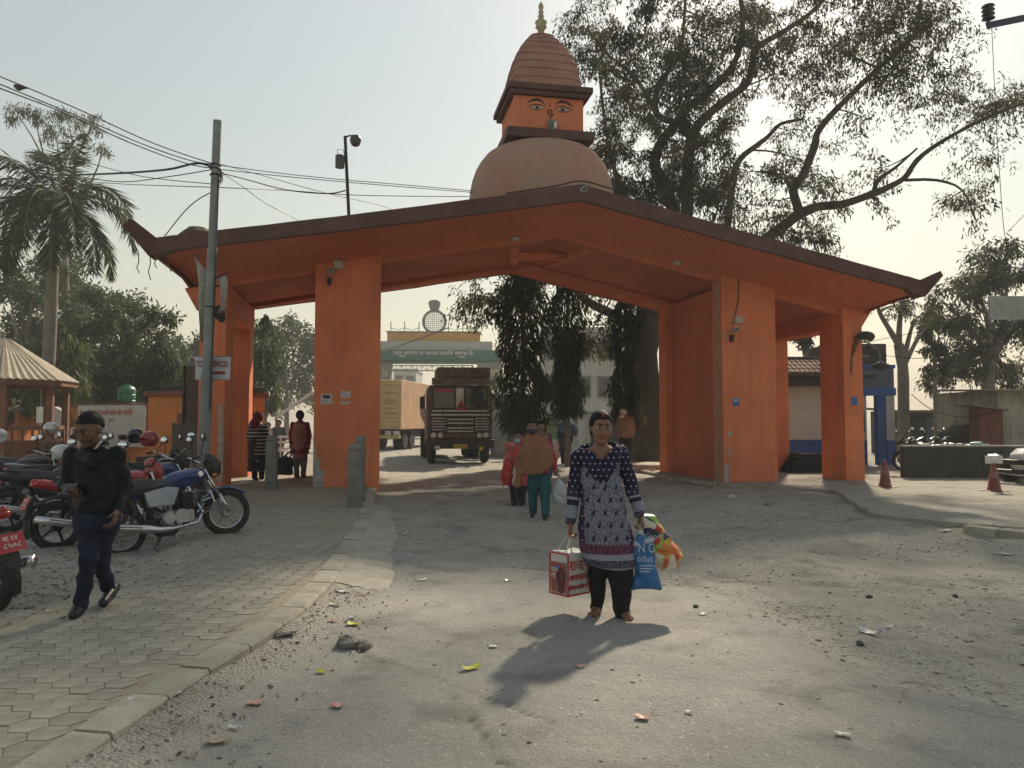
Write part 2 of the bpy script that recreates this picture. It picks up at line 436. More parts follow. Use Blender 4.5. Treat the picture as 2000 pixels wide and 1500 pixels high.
# kerb stones
def kpt(y): return Vector((lerp_curve(KERB, y), y, 0))
y = 1.7; kn = 0
while y < 17.0:
    ln = random.uniform(.42, .55); y2 = y + ln
    p, q = kpt(y), kpt(y2); d = (q-p).normalized(); nrm = Vector((-d.y, d.x, 0)); g = .008
    w = .2; z1 = WALK_Z + .012 + random.uniform(-.008, .006); z0 = -.12
    if y > 11.5: z1 += -.004*(y-11.5)
    mb = MB(); nseg = 5; vs_ = []
    prof = [(0, z0), (0, z1-.025), (.018, z1-.004), (.03, z1), (w-.01, z1), (w, z1-.01), (w, z0)]
    for i in range(nseg+1):
        t = i/nseg; c = p + d*(g + (ln-2*g)*t)
        end = .012 if i in (0, nseg) else 0
        chip = .012*max(0, fbm(c.x*7, c.y*7, 2.0, 3)) + end*.5
        for k, (o_, z_) in enumerate(prof):
            cc = c + nrm*(o_ + (chip if k in (1, 2) else 0)); vs_.append((cc.x, cc.y, z_ - (chip*.8 if k in (2, 3) else 0) - (end*.6 if k in (3,4) else 0)))
    fs_ = []; m_ = len(prof)
    for i in range(nseg):
        for k in range(m_-1): fs_.append((i*m_+k, (i+1)*m_+k, (i+1)*m_+k+1, i*m_+k+1))
    fs_ += [tuple(range(m_)), tuple(nseg*m_+k for k in range(m_))[::-1]]
    mb.add(vs_, fs_); mb.build('kerb_stone', M_KERB, walk)
    y = y2; kn += 1
# concrete ramp poured against the kerb, broken along its low edge
mb = MB(); vs_ = []; NR, NC = 34, 9
for i in range(NR):
    yy = 6.95 + (13.2-6.95)*i/(NR-1)
    for j in range(NC):
        t = j/(NC-1); k_ = lerp_curve(KERB, yy); wd = (.50-.03*(yy-7)) + .07*fbm(yy*2.3, 1.7) + .03*fbm(yy*7, 2.2)
        y2 = yy - (.16*t + .10*fbm(t*4, 9.0))*max(0, 1-i/2.0); x2 = k_ - .02 + wd*t
        zt_ = WALK_Z - .012; zg = gz(x2, y2) + .010; z2 = zt_*(1-t)**1.1 + zg*(1-(1-t)**1.1) + .006*fbm(x2*6, y2*6) + (.0 if i else -.02)
        vs_.append((x2, y2, max(z2, gz(x2, y2)-.03 if t > .97 else z2)))
fs_ = [(i*NC+j, i*NC+j+1, (i+1)*NC+j+1, (i+1)*NC+j) for i in range(NR-1) for j in range(NC-1)]
o_ = len(vs_); rim = [i*NC+NC-1 for i in range(NR)]; front = list(range(NC))
vs_ += [(vs_[k][0]+.01, vs_[k][1], -.06) for k in rim]; fs_ += [(rim[i], o_+i, o_+i+1, rim[i+1]) for i in range(NR-1)]
o2 = len(vs_); vs_ += [(vs_[k][0], vs_[k][1]-.015, -.06) for k in front]; fs_ += [(front[j], o2+j, o2+j+1, front[j+1]) for j in range(NC-1)]
mb.add(vs_, fs_); tag(mb.build('kerb_ramp', M_KERB, smooth=False), kind='structure')
# raised platform on the right, under the gate
GO = Vector((1.081, 17.4, 0)); GTH = .1905
def gp(u, v, z=0.0): return Vector((GO.x + u*math.cos(GTH) - v*math.sin(GTH), GO.y + u*math.sin(GTH) + v*math.cos(GTH), z))
edge0 = [gp(3.75,5.5), gp(3.72,3), gp(3.7,.2), gp(3.9,-.6), gp(4.6,-1.15), gp(5.6,-1.9), on(1700,1000,.08), on(1860,1022,.06), on(2050,1030,.06), on(2300,1035,.06)]
edge = []
for p, q in zip(edge0, edge0[1:]):
    for k in range(9): r = p.lerp(q, k/9); n_ = Vector((r.x, r.y)); r.x += .07*fbm(r.x*1.7, r.y*1.7, 3.0); r.y += .10*fbm(r.x*1.9, r.y*1.9, 6.0); edge.append(r)
edge.append(edge0[-1])
mb = MB(); vs_ = []
for p in edge: w_ = .02*fbm(p.x*3, p.y*3); vs_ += [(p.x, p.y, -.1), (p.x, p.y, .06+w_), (p.x+.05, p.y+.10, .085+w_)]
k_ = len(edge)
fs_ = []
for i in range(k_-1):
    for j in range(2): fs_.append((i*3+j, (i+1)*3+j, (i+1)*3+j+1, i*3+j+1))
back = [gp(6,6,.105), gp(9,6,.08), Vector((16, 20.4, .05)), Vector((17, 18, .05))]
vs_ += [tuple(p) for p in back]
fs_.append(tuple(i*3+2 for i in range(k_)) + (k_*3+3, k_*3+2, k_*3+1, k_*3))
mb.add(vs_, fs_); plat = mb.build('gate_platform', ground.data.materials[0]); tag(plat, kind='structure')
# ---------------------------------------------------------------- the gate with its stupa
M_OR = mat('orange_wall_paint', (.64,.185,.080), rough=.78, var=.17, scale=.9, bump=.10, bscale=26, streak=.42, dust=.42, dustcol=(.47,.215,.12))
M_ORD = mat('orange_paint_shaded', (.50,.135,.062), rough=.82, var=.14, scale=.9, bump=.10, bscale=22, streak=.12, dust=.22, dustcol=(.30,.12,.07))  # darker copy of the wall orange; inner and underside shade put into colour
M_BR = mat('maroon_trim_paint', (.105,.050,.044), rough=.75, var=.25, scale=2.2, bump=.2, bscale=30, streak=.35, dust=.45, dustcol=(.14,.09,.08))
M_DOME = mat('faded_dome_paint', (.40,.20,.135), rough=.85, var=.1, scale=.8, bump=.12, bscale=25, col2=(.37,.26,.20), streak=.25, dust=.3, dustcol=(.33,.27,.22))
M_SPIRE = mat('faded_spire_paint', (.34,.165,.12), rough=.85, var=.12, scale=1.2, bump=.15, bscale=30, streak=.25, dust=.5, dustcol=(.36,.29,.23))
M_FIN = mat('finial_paint', (.36,.31,.20), rough=.7, var=.25, scale=5, dust=.3)
M_CEM = mat('bare_cement', (.36,.33,.29), rough=.95, var=.25, scale=8, bump=.5, bscale=50)
M_INK = mat('black_paint', (.018,.018,.02), rough=.6, var=.2)
gate = thing('stupa_gate', 'orange concrete border gate with gabled roof and a small stupa on top', 'gate', (GO.x, GO.y, 0), GTH)
SL = .2
def beam_top(u): return 6.06 - (.19 if u < 0 else .222)*abs(u)
def beam_bot(u): return 5.84 - (.19 if u < 0 else .222)*abs(u)
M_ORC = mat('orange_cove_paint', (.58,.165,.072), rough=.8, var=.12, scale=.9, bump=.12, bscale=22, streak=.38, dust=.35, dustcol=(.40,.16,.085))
def slant_post(name, u0, u1, v0, v1, z0, topf, m=M_OR, bevel=.012):
    mb = MB(); us = [u0] + ([0] if u0 < 0 < u1 else []) + [u1]
    mb.hexa([(u0,v0,z0),(u1,v0,z0),(u1,v1,z0),(u0,v1,z0),(u0,v0,topf(u0)),(u1,v0,topf(u1)),(u1,v1,topf(u1)),(u0,v1,topf(u0))])
    return mb.build(name, m, gate, bevel)
for s in (-1, 1):
    def S(a, b): return (a, b) if s > 0 else (-b, -a)
    u = S(4.05, 5.46); slant_post('inner_pillar', *u, 0, .52, -.2, lambda t: beam_bot(t)+.16)
    slant_post('rear_inner_pillar', *u, 3.5, 4.03, -.2, lambda t: beam_bot(t)-.004)
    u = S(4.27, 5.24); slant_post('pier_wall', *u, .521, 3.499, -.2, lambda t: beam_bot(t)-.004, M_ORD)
    u = S(7.29, 7.82); slant_post('outer_pillar', *u, 0, 1.0, -.2, lambda t: beam_bot(t)+.16)
    slant_post('rear_outer_pillar', *u, 3.4, 4.03, -.2, lambda t: beam_bot(t)-.004)
# beams front and rear, ceiling between them
def band(name, prof, m, uend, bevel=0):
    """gabled strip: prof = closed (v, z) outline, swept along u with slope SL on both sides of the ridge"""
    mb = MB(); n = len(prof); us = [-uend, 0, uend]
    vs_ = [(u, v, z - (5.84 - beam_bot(u))) for u in us for v, z in prof]
    fs_ = [(i*n+k, i*n+(k+1) % n, (i+1)*n+(k+1) % n, (i+1)*n+k) for i in range(2) for k in range(n)]
    fs_ += [tuple(range(n)), tuple(2*n+k for k in range(n))[::-1]]
    mb.add(vs_, fs_); return mb.build(name, m, gate, bevel)
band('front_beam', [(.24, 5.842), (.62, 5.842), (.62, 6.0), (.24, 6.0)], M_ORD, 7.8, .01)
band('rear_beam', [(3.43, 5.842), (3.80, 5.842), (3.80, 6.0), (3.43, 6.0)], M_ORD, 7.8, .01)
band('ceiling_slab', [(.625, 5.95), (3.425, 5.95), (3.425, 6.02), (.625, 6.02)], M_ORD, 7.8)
for u in (-.9, .9):
    mb = MB(); mb.hexa([(u-.11,.61,beam_bot(u)+.02),(u+.11,.61,beam_bot(u)+.02),(u*.55+.11,2.94,beam_bot(u)+.05),(u*.55-.11,2.94,beam_bot(u)+.05),
        (u-.11,.61,6.02-SL*abs(u)),(u+.11,.61,6.02-SL*abs(u)),(u*.55+.11,2.94,6.08-SL*abs(u)),(u*.55-.11,2.94,6.08-SL*abs(u))]); mb.build('ceiling_rib', M_OR, gate)
mb = MB(); mb.box((-.75,1.7,5.66),(.75,1.9,5.80)); mb.build('ceiling_rib', M_OR, gate)
# overhanging eaves: brown fascia, hollow curved soffit running down to the beam, prows at the corners
UL, UR = -8.3, 7.98
def ft(u): return 6.44 - (.182 if u < 0 else .217)*abs(u) - .03*math.sin(min(1, abs(u)/8)*math.pi)
def fb(u): return 6.10 - (.175 if u < 0 else .212)*abs(u) - .02*math.sin(min(1, abs(u)/8)*math.pi)
us = [UL + (0-UL)*i/20 for i in range(20)] + [UR*i/20 for i in range(21)]
NU = len(us)
for (v0, nm) in ((-2.0, 'front_fascia'), (6.05, 'rear_fascia')):
    t = .11 if v0 < 0 else -.11
    mb = MB(); vs_ = []; fs_ = []
    for u in us: w = .012*fbm(u*.8, v0); vs_ += [(u, v0, fb(u)+w), (u, v0, ft(u)+w), (u, v0+t, ft(u)+w), (u, v0+t, fb(u)+w)]
    for i in range(NU-1):
        for k in range(4): fs_.append((i*4+k, (i+1)*4+k, (i+1)*4+(k+1) % 4, i*4+(k+1) % 4))
    fs_ += [(0,1,2,3), tuple((NU-1)*4+k for k in (3,2,1,0))]
    mb.add(vs_, fs_); mb.build(nm, M_BR, gate, .012)
def sheet(name, rows, m, th=.05):
    mb = MB(); n = len(rows[0]); vs_ = [p for r in rows for p in r]; off = len(vs_)
    vs_ += [(p[0], p[1], p[2]+th) for r in rows for p in r]; fs_ = []
    for i in range(len(rows)-1):
        for k in range(n-1):
            a = i*n+k; fs_.append((a, a+1, a+n+1, a+n)); fs_.append((off+a, off+a+n, off+a+n+1, off+a+1))
    mb.add(vs_, fs_); return mb.build(name, m, gate, smooth=True)
def cove(front):
    rows = []
    for j in range(13):
        t = math.pi/2*j/12; f = math.sin(t)**.85; g = math.cos(t); row = []
        for i in range(NU):
            u0 = us[i]; u1 = u0*(7.95/8.3 if u0 < 0 else 7.80/7.98); u = u0 + (u1-u0)*f
            zt, zb = fb(u0)+.006, beam_bot(u); v = -1.89 + (.22+1.89)*f
            row.append((u, v if front else 4.05-v, zb + (zt-zb)*g))
        rows.append(row)
    return rows
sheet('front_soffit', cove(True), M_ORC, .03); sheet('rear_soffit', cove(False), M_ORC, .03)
for s, ue in ((-1, -UL), (1, UR)):
    zt, zb = ft(s*ue), fb(s*ue); pk = 1.0 if s < 0 else .68
    mb = MB(); mb.hexa([(s*ue,-1.885,zb-.02),(s*(ue-.11),-1.885,zb-.02),(s*(ue-.11),5.935,zb-.02),(s*ue,5.935,zb-.02),(s*ue,-1.885,zt-.04),(s*(ue-.11),-1.885,zt-.04),(s*(ue-.11),5.935,zt-.04),(s*ue,5.935,zt-.04)]); mb.build('end_fascia', M_BR, gate, .012)
    for v0, d in ((-2.0, -1), (6.05, 1)):      # upturned corner prows
        A = [(s*(ue-.42), v0+.004*d, zb+.05), (s*(ue+.02), v0+.004*d, zb-.06), (s*(ue+.34*pk), v0+.46*d*pk, zt+.10*pk), (s*(ue-.12), v0+.03*d, zt+.0), (s*(ue+.20*pk), v0+.50*d*pk, zt+.24*pk)]
        I = [(s*(ue-.42), v0-.13*d, zb+.05), (s*(ue+.02), v0-.42*d, zb-.06), (s*(ue+.36*pk), v0+.30*d*pk, zt+.10*pk), (s*(ue-.12), v0-.14*d, zt+.0), (s*(ue+.24*pk), v0+.32*d*pk, zt+.24*pk)]
        T3 = (s*(ue-.42), v0+.004*d, ft(s*(ue-.42))+.004)
        mb = MB(); V_ = A + I + [T3, (T3[0], v0-.13*d, T3[2])]
        mb.add(V_, [(0,1,3,10),(1,2,4,3),(5,11,8,6),(6,8,9,7),(0,5,6,1),(1,6,7,2),(2,7,9,4),(4,9,8,3),(3,8,11,10),(0,10,11,5)]); mb.build('corner_prow', M_BR, gate, .008)
    # end soffit and the lower end beam
    rows = []
    for f, g in ((0, 1), (.3, .92), (.6, .72), (.85, .40), (1, 0)):
        u = ue - .06 - (ue-.06-(7.95 if s < 0 else 7.80))*f; z = (zb-.03)*g + (beam_bot(7.9)-.02)*(1-g)
        va, vb = -1.87 + (.2+1.87)*f, 5.92 - (5.92-3.85)*f
        rows.append([(s*u, va + (vb-va)*i/8, z) for i in range(9)])
    sheet('end_soffit', rows, M_ORD, .03)
    uo = 7.98 if s < 0 else 7.9
    mb = MB(); mb.hexa([(s*7.27,.03,3.90),(s*(uo-.1),-.02,3.88),(s*(uo-.1),4.0,3.88),(s*7.27,4.02,3.90),(s*7.27,.03,4.5),(s*(uo+.12),-.16,4.32),(s*(uo+.12),4.15,4.32),(s*7.27,4.02,4.5)]); mb.build('end_beam', M_OR, gate, .012)
sheet('roof_slab', [[(u, v, ft(u) - .10) for u in us] for v in (-1.885, 1.8, 5.93)], M_BR, .05)
# stupa
VC = 1.75
def off(prof): return prof
dome_p = [(1.86,6.05),(1.86,6.9),(1.83,7.3),(1.77,7.6),(1.69,7.84),(1.58,8.04),(1.44,8.22),(1.28,8.33),(1.1,8.395),(.9,8.41)]
mb = MB(); mb.lathe(dome_p, 56, (0, VC, 0)); mb.build('stupa_dome', M_DOME, gate, smooth=True)
mb = MB(); mb.box((-1.09, VC-1.09, 8.40), (1.09, VC+1.09, 8.63)); mb.build('stupa_collar', M_BR, gate, .02)
mb = MB(); mb.box((-.87, VC-.87, 8.62), (.87, VC+.87, 9.50)); box_ = mb.build('stupa_eye_box', mat('stupa_orange', (.60,.19,.085), rough=.8, var=.1, scale=1.2, streak=.2, dust=.3, dustcol=(.45,.26,.18)), gate, .015)
mb = MB(); mb.box((-1.0, VC-1.0, 9.49), (1.0, VC+1.0, 9.60)); mb.box((-1.07, VC-1.07, 9.60), (1.07, VC+1.07, 9.75)); mb.build('stupa_cornice', M_BR, gate, .018)
zs = [9.75, 9.99, 10.22, 10.44, 10.66, 10.86, 11.05, 11.21, 11.35, 11.45]; rs = [.92, .895, .86, .805, .735, .65, .55, .44, .33, .22]
for i in range(9):
    r0, r1 = rs[i], rs[i+1]; z0, z1 = zs[i], zs[i+1]
    mb = MB(); n = 40
    mb.lathe([(r0*.85, z0-.01), (r0+.028, z0), (r0+.030, z0+.030), (r0+.004, z0+.045), (r1+.012, z1-.002), (r1*.85, z1+.004)], n, (0, VC, 0), sq=.72 if i < 5 else .72-.12*(i-4))
    mb.build('spire_step', M_SPIRE, gate, smooth=False)
mb = MB(); mb.lathe([(.16,11.44),(.11,11.5),(.085,11.6),(.10,11.66),(.15,11.71),(.12,11.77),(.16,11.84),(.10,11.9),(.06,11.95),(.085,12.0),(.05,12.05),(.075,12.11),(.045,12.16),(.065,12.22),(.07,12.27),(.03,12.36),(.005,12.4)], 16, (0, VC, 0)); mb.build('finial', M_FIN, gate, smooth=True)
# painted eyes
def stroke(mb, pts, w, y, d=.004):
    """flat brush stroke through (x,z) points with half widths w, standing d proud of the face at y"""
    n = len(pts); L_ = []; R_ = []
    for i in range(n):
        p = Vector(pts[i]); t = (Vector(pts[min(i+1, n-1)]) - Vector(pts[max(i-1, 0)])).normalized(); nn = Vector((-t.y, t.x)); ww = w[i] if hasattr(w, '__len__') else w
        L_.append(p + nn*ww); R_.append(p - nn*ww)
    for i in range(n-1):
        q = [L_[i], R_[i], R_[i+1], L_[i+1]]
        mb.add([(a.x, y, a.y) for a in q] + [(a.x, y-d, a.y) for a in q], [(4,5,6,7),(0,4,7,3),(1,2,6,5),(0,1,5,4),(3,7,6,2)])
YF = VC - .87
M_EW = mat('eye_white_paint', (.46,.33,.25), rough=.8); M_IR = mat('iris_paint', (.10,.13,.12), rough=.7)
for s, ex in ((-1, -.30), (1, .34)):
    ink = MB(); whi = MB(); iri = MB()
    def E(x, z): return (ex + s*x, 8.62 + z)
    stroke(ink, [E(-.19,.68), E(-.12,.76), E(-.02,.795), E(.09,.78), E(.20,.73), E(.28,.68)], [.004,.022,.034,.03,.018,.003], YF)
    stroke(ink, [E(-.20,.63), E(-.08,.675), E(.05,.67), E(.17,.63), E(.29,.60)], [.003,.013,.014,.01,.003], YF)
    stroke(ink, [E(-.20,.62), E(-.10,.55), E(.02,.525), E(.13,.55), E(.22,.61)], [.003,.008,.010,.008,.003], YF)
    stroke(whi, [E(-.15,.60), E(-.05,.595), E(.07,.59), E(.17,.60)], [.012,.042,.042,.010], YF-.001, .002)
    stroke(iri, [E(-.055,.592), E(0,.59), E(.06,.588)], [.03,.05,.03], YF-.001, .004)
    stroke(ink, [E(-.025,.59), E(.028,.59)], [.025,.025], YF-.002, .0045)
    eo = ink.build('painted_eye', M_INK, gate); whi.build('eye_white', M_EW, eo); iri.build('iris', M_IR, eo)
ink = MB()
sp = []
for k in range(26):
    a = k/25*4.0*math.pi*.78; r = .018 + .072*k/25; sp.append((.02 + r*math.cos(a+2.4), 8.62+.50 + r*math.sin(a+2.4)))
stroke(ink, sp[:], .0135, YF)
stroke(ink, [sp[-1], (.085, 8.62+.43), (.03, 8.62+.36), (.01,8.62+.315), (.045, 8.62+.265)], .015, YF)
ink.build('painted_nose', M_INK, gate)
tk = MB(); stroke(tk, [(.015,8.62+.63),(.02,8.62+.70),(.02,8.62+.77)], [.022,.016,.002], YF); tk.build('tika_mark', mat('tika_red', (.35,.04,.03), rough=.8), gate)
# bare patches, stickers
def patch(name, pts, u0, v, z0, m, d=.004, face='F'):
    mb = MB()
    if face == 'F': mb.prism([(u0+a, z0+b) for a, b in pts], v, v-d)
    else: mb.prism([(v+a, z0+b) for a, b in pts], u0, u0-d, 'YZ')
    return mb.build(name, m, gate)
patch('bare_cement_patch', [(0,0),(.22,0),(.20,.2),(.26,.34),(.13,.42),(.16,.6),(.07,.66),(.05,.9),(0,.95)], -5.455, -.002, .1, M_CEM)
patch('bare_cement_patch', [(0,0),(.13,.02),(.11,.3),(.15,.42),(.10,.46),(.0,.47)], 4.06, -.002, .05, M_CEM)
patch('bare_cement_patch', [(.02,0),(.10,.03),(.12,.12),(.06,.17),(.0,.12)], 4.15, -.002, 1.15, M_CEM)
patch('bare_cement_patch', [(0,0),(.04,.0),(.05,.16),(.02,.3),(0,.28)], 4.18, -.002, .68, M_CEM)
patch('bare_cement_patch', [(0,0),(.05,.02),(.04,.10),(0,.14)], 4.09, -.002, 3.55, M_CEM)
patch('worn_cement_face', [(0,0),(.5,0),(.5,.7),(.42,1.1),(.46,2.0),(.36,3.2),(.44,4.1),(.38,5.0),(.04,5.0),(.1,4.1),(.03,3.0),(.08,1.6)], 4.049, .01, .0, mat('worn_orange', (.42,.20,.115), rough=.9, var=.2, scale=2.5, col2=(.45,.29,.20), bump=.3), face='S')
patch('bare_cement_strip', [(0,0),(.11,0),(.115,1.0),(.09,1.62),(.01,1.66)], -7.42, -.002, .25, mat('worn_grey', (.38,.30,.24), rough=.9, var=.3, scale=9))
# grass and muck on the roof's left corner
gm = MB()
for i in range(420):
    u = random.uniform(-8.1, -7.0); v = random.uniform(-1.9, 1.2); h_ = random.uniform(.08, .26)*(1 if u < -7.3 else .5); a = random.uniform(0, 6.28)
    z = ft(u)-.09; w = .012
    gm.add([(u-w*math.cos(a), v-w*math.sin(a), z), (u+w*math.cos(a), v+w*math.sin(a), z), (u+random.uniform(-.1,.1), v+random.uniform(-.1,.1), z+h_)], [(0,1,2)])
for i in range(5):
    u = random.uniform(-7.9,-7.3); v = random.uniform(-1.8,-1.0); gm.ball((u, v, ft(u)+.02), (.3,.3,.2), 8, 5)
g_ = gm.build('roof_weeds', mat('dry_weeds', (.10,.085,.055), rough=.95, var=.4, scale=8), gate); tag(g_, 'dry weeds and silt in the left roof corner', kind='stuff')
for k, (u, l) in enumerate(((-8.5,.35), (-8.3,.5), (-8.2,.3), (-7.95,.4))):
    mb = MB(); z = fb(u)
    mb.tube([(u, -2.0, z+.05), (u+.02, -2.02, z-l*.4), (u-.015, -2.01, z-l*.7), (u+.03, -2.02, z-l)], .009, 4); mb.build('hanging_root', mat('dry_weeds', (.1,.09,.06)), gate)
# ---------------------------------------------------------------- trees
rng = np.random.default_rng(11)
def unit(a): return a/np.maximum(1e-9, np.linalg.norm(a, axis=1, keepdims=True))
def leafmesh(name, P, D, L, W, mats, parent, mi=None, fold=.25):
    """diamond leaves: base P, direction D, length L, width W"""
    n = len(P); D = unit(D); S = unit(np.cross(D, rng.normal(size=(n, 3)))); Nn = np.cross(D, S)
    L = np.asarray(L).reshape(-1, 1); W = np.asarray(W).reshape(-1, 1)
    m = P + D*L*.45
    V = np.stack([P, m + S*W*.5 + Nn*W*fold, P + D*L, m - S*W*.5 + Nn*W*fold], 1).reshape(-1, 3)
    F = np.arange(4*n).reshape(n, 4)
    return npmesh(name, V, F, mats, parent, mi)
def pick_mi(n, w): return rng.choice(len(w), n, p=np.array(w)/sum(w))
M_BARK = mat('bark_dark', (.085,.072,.060), rough=.95, var=.35, scale=6, bump=.8, bscale=18)
M_BARK2 = mat('bark_grey', (.17,.145,.12), rough=.95, var=.3, scale=5, bump=.7, bscale=18)
def leafm(name, c, t=.4): return mat(name, c, rough=.62, var=.35, scale=1.6, trans=t, spec=.25)
LF_BIG = [leafm('leaf_olive', (.075,.068,.042)), leafm('leaf_brown', (.095,.072,.045)), leafm('leaf_dull_green', (.062,.075,.038))]
LF_ASH = [leafm('leaf_ashoka', (.052,.062,.034)), leafm('leaf_ashoka_light', (.085,.095,.042)), leafm('leaf_ashoka_dry', (.085,.070,.045))]
LF_GRN = [leafm('leaf_green', (.055,.075,.032)), leafm('leaf_yellowgreen', (.10,.115,.040)), leafm('leaf_deep', (.035,.050,.026))]
LF_PALM = [leafm('leaf_palm', (.048,.058,.028), .3), leafm('leaf_palm_dry', (.075,.072,.042), .3)]

def curve_pts(a, b, bend, n=4):
    a = Vector(a); b = Vector(b); off = Vector((random.uniform(-1,1), random.uniform(-1,1), random.uniform(-.3,1)))*bend*(b-a).length
    return [a.lerp(b, i/n) + off*math.sin(math.pi*i/n) for i in range(n+1)]
def smooth_line(pts, k=3):
    out = []
    P = [Vector(p) for p in pts]
    for i in range(len(P)-1):
        p0, p1, p2, p3 = P[max(0,i-1)], P[i], P[i+1], P[min(len(P)-1,i+2)]
        for j in range(k):
            t = j/k; out.append(.5*((2*p1) + (p2-p0)*t + (2*p0-5*p1+4*p2-p3)*t*t + (3*p1-p0-3*p2+p3)*t**3))
    out.append(P[-1]); return out
def limb_tree(name, label, base, limbs, targets, leaf, leafn, L, W, droop, spread, barkm=M_BARK, group=None, twig_r=.035, twigs=True):
    """a tree from traced limbs: targets are crown points joined by twigs to the nearest wood, each carrying a leaf clump"""
    t = thing(name, label, 'tree', base, 0, group); B = Vector(base)
    wood = MB(); nodes = []; nrad = []
    for pts, r0, r1 in limbs:
        ps = smooth_line(pts); n = len(ps)
        rad = [r0 + (r1-r0)*(i/(n-1))**.8 for i in range(n)]
        rad = [r*(1+.12*fbm(p.x*2, p.y*2, p.z*2)) for r, p in zip(rad, ps)]
        rad = [r*(.8 if r < .4 else 1) for r in rad]
        wood.tube([p-B for p in ps], rad, 9)
        for p, r in zip(ps, rad): nodes.append(p); nrad.append(r)
    wood.build('trunk', barkm, t, smooth=True)
    tw = MB(); P = []; D = []; LL = []
    NA = np.array([tuple(p) for p in nodes]); RA = np.array(nrad); ok = RA < max(nrad)*.55
    NA = NA[ok]; RA = RA[ok]
    for tp in targets:
        a = np.array(tp); d = np.linalg.norm(NA-a, axis=1) + (NA[:, 2] > a[2]+.5)*1.0
        i = int(np.argmin(d)); st = Vector(NA[i]); cp = curve_pts(st, tp, .12, 4)
        r0 = min(RA[i]*.75, twig_r*(.5 + d[i]*.35))
        if twigs: tw.tube([p-B for p in cp], [r0*(1-.75*k/4) for k in range(5)], 5, cap=False)
        NA = np.vstack([NA, [tuple(p) for p in cp[1:]]]); RA = np.concatenate([RA, [r0*(1-.75*k/4) for k in range(1, 5)]])
        nl = int((leafn(tp) if callable(leafn) else leafn)*random.uniform(.6, 1.35))
        # small side sprays along the last half of the twig
        for q in range(5):
            c = cp[2].lerp(cp[4], random.random()); dirn = Vector((random.gauss(0,1), random.gauss(0,1), random.gauss(.1,.7))).normalized()
            e = c + dirn*random.uniform(.35, 1.0)*spread + Vector((0,0,-.25*spread*random.random()))
            if twigs: tw.tube([c-B, (c.lerp(e,.5)+Vector((0,0,.06)))-B, e-B], [r0*.35, r0*.25, .006], 4, cap=False)
            k = nl//5; f = rng.random((k, 1))**.6
            pp = np.array(c)*(1-f) + np.array(e)*f + rng.normal(0, .09*spread, (k, 3))
            dd = rng.normal(0, .55, (k, 3)) + np.array(dirn)*.35; dd[:, 2] -= droop
            P.append(pp); D.append(dd)
    if twigs: tag(tw.build('branches', barkm, t), kind='stuff')   # hundreds of twigs
    P = np.vstack(P) - np.array(base); D = np.vstack(D); n = len(P)
    leafmesh('crown', P, D, L*rng.uniform(.6, 1.3, n), W*rng.uniform(.6, 1.3, n), leaf, t, pick_mi(n, [.5,.25,.25]))
    return t
def inpoly(x, y, poly):
    c = False; j = len(poly)-1
    for i in range(len(poly)):
        (xi, yi), (xj, yj) = poly[i], poly[j]
        if (yi > y) != (yj > y) and x < (xj-xi)*(y-yi)/(yj-yi)+xi: c = not c
        j = i
    return c
def sample(poly, n, d0, d1, dens=None):
    xs = [p[0] for p in poly]; ys_ = [p[1] for p in poly]; out = []
    while len(out) < n:
        x = random.uniform(min(xs), max(xs)); y = random.uniform(min(ys_), max(ys_))
        if inpoly(x, y, poly) and (dens is None or random.random() < dens(x, y)): out.append(at(x, y, random.uniform(d0, d1)))
    return out
TB = at(1262, 893, 27.5); TB.z = 0
def zz(px, py, D): return at(px, py, D)
def pl(*pts): return [at(*p) for p in pts]
fork = at(1275, 590, 27.5)
limbs = [
 ([TB, at(1262,800,27.5), at(1258,690,27.5), fork], .62, .50),
 ([fork] + pl((1300,470,27.0),(1316,411,26.6),(1281,332,26),(1287,285,25.8),(1316,247,25.5),(1350,205,25),(1400,165,24.6),(1440,110,24.4),(1450,20,24),(1430,-60,24)), .36, .08),
 ([fork] + pl((1325,500,28),(1342,413,28),(1344,323,28.2),(1352,266,28.4),(1378,228,28.6),(1425,190,29),(1463,157,29.3),(1477,95,29.6),(1530,62,30),(1596,14,30.3),(1650,-60,30.5)), .36, .09),
 (pl((1350,270,28.4),(1325,242,28.6),(1283,223,29),(1285,166,29.3),(1320,120,29.6),(1335,60,30),(1340,-60,30)), .22, .06),
 (pl((1283,223,29),(1240,150,28),(1190,110,27.5),(1150,60,27)), .13, .04),
 ([fork] + pl((1400,520,29),(1420,450,29),(1430,361,29),(1444,313,29),(1477,285,28.6),(1501,266,28.3),(1525,242,28),(1568,233,27.6)), .27, .06),
 ([fork] + pl((1400,530,26.5),(1501,463,26),(1549,427,25.7),(1560,413,25.6),(1549,370,25.4),(1568,342,25.2),(1591,285,25),(1596,261,24.8),(1620,228,24.5),(1667,180,24.2),(1715,133,24),(1739,114,23.8),(1790,60,23.6),(1800,-30,23.5)), .28, .06),
 (pl((1558,420,25.6),(1596,404,25.2),(1644,399,24.8),(1701,380,24.3),(1734,366,24),(1767,347,23.7),(1791,313,23.3),(1834,280,22.8),(1929,228,22),(2020,195,21.5)), .22, .05),
 (pl((1708,372,24.3),(1715,351,24.2),(1748,328,24),(1791,290,24)), .11, .04),
 (pl((1767,352,23.7),(1830,352,23.3),(1880,372,23),(1905,430,22.8)), .07, .03),
 ([at(1262,645,27.5)] + pl((1200,615,26.6),(1150,590,26),(1120,560,25.6),(1060,525,25),(1010,515,24.6),(960,530,24.2)), .26, .05),
 ([at(1280,560,27.4)] + pl((1230,420,29),(1200,330,30),(1180,230,30.5),(1170,130,31)), .22, .05)]
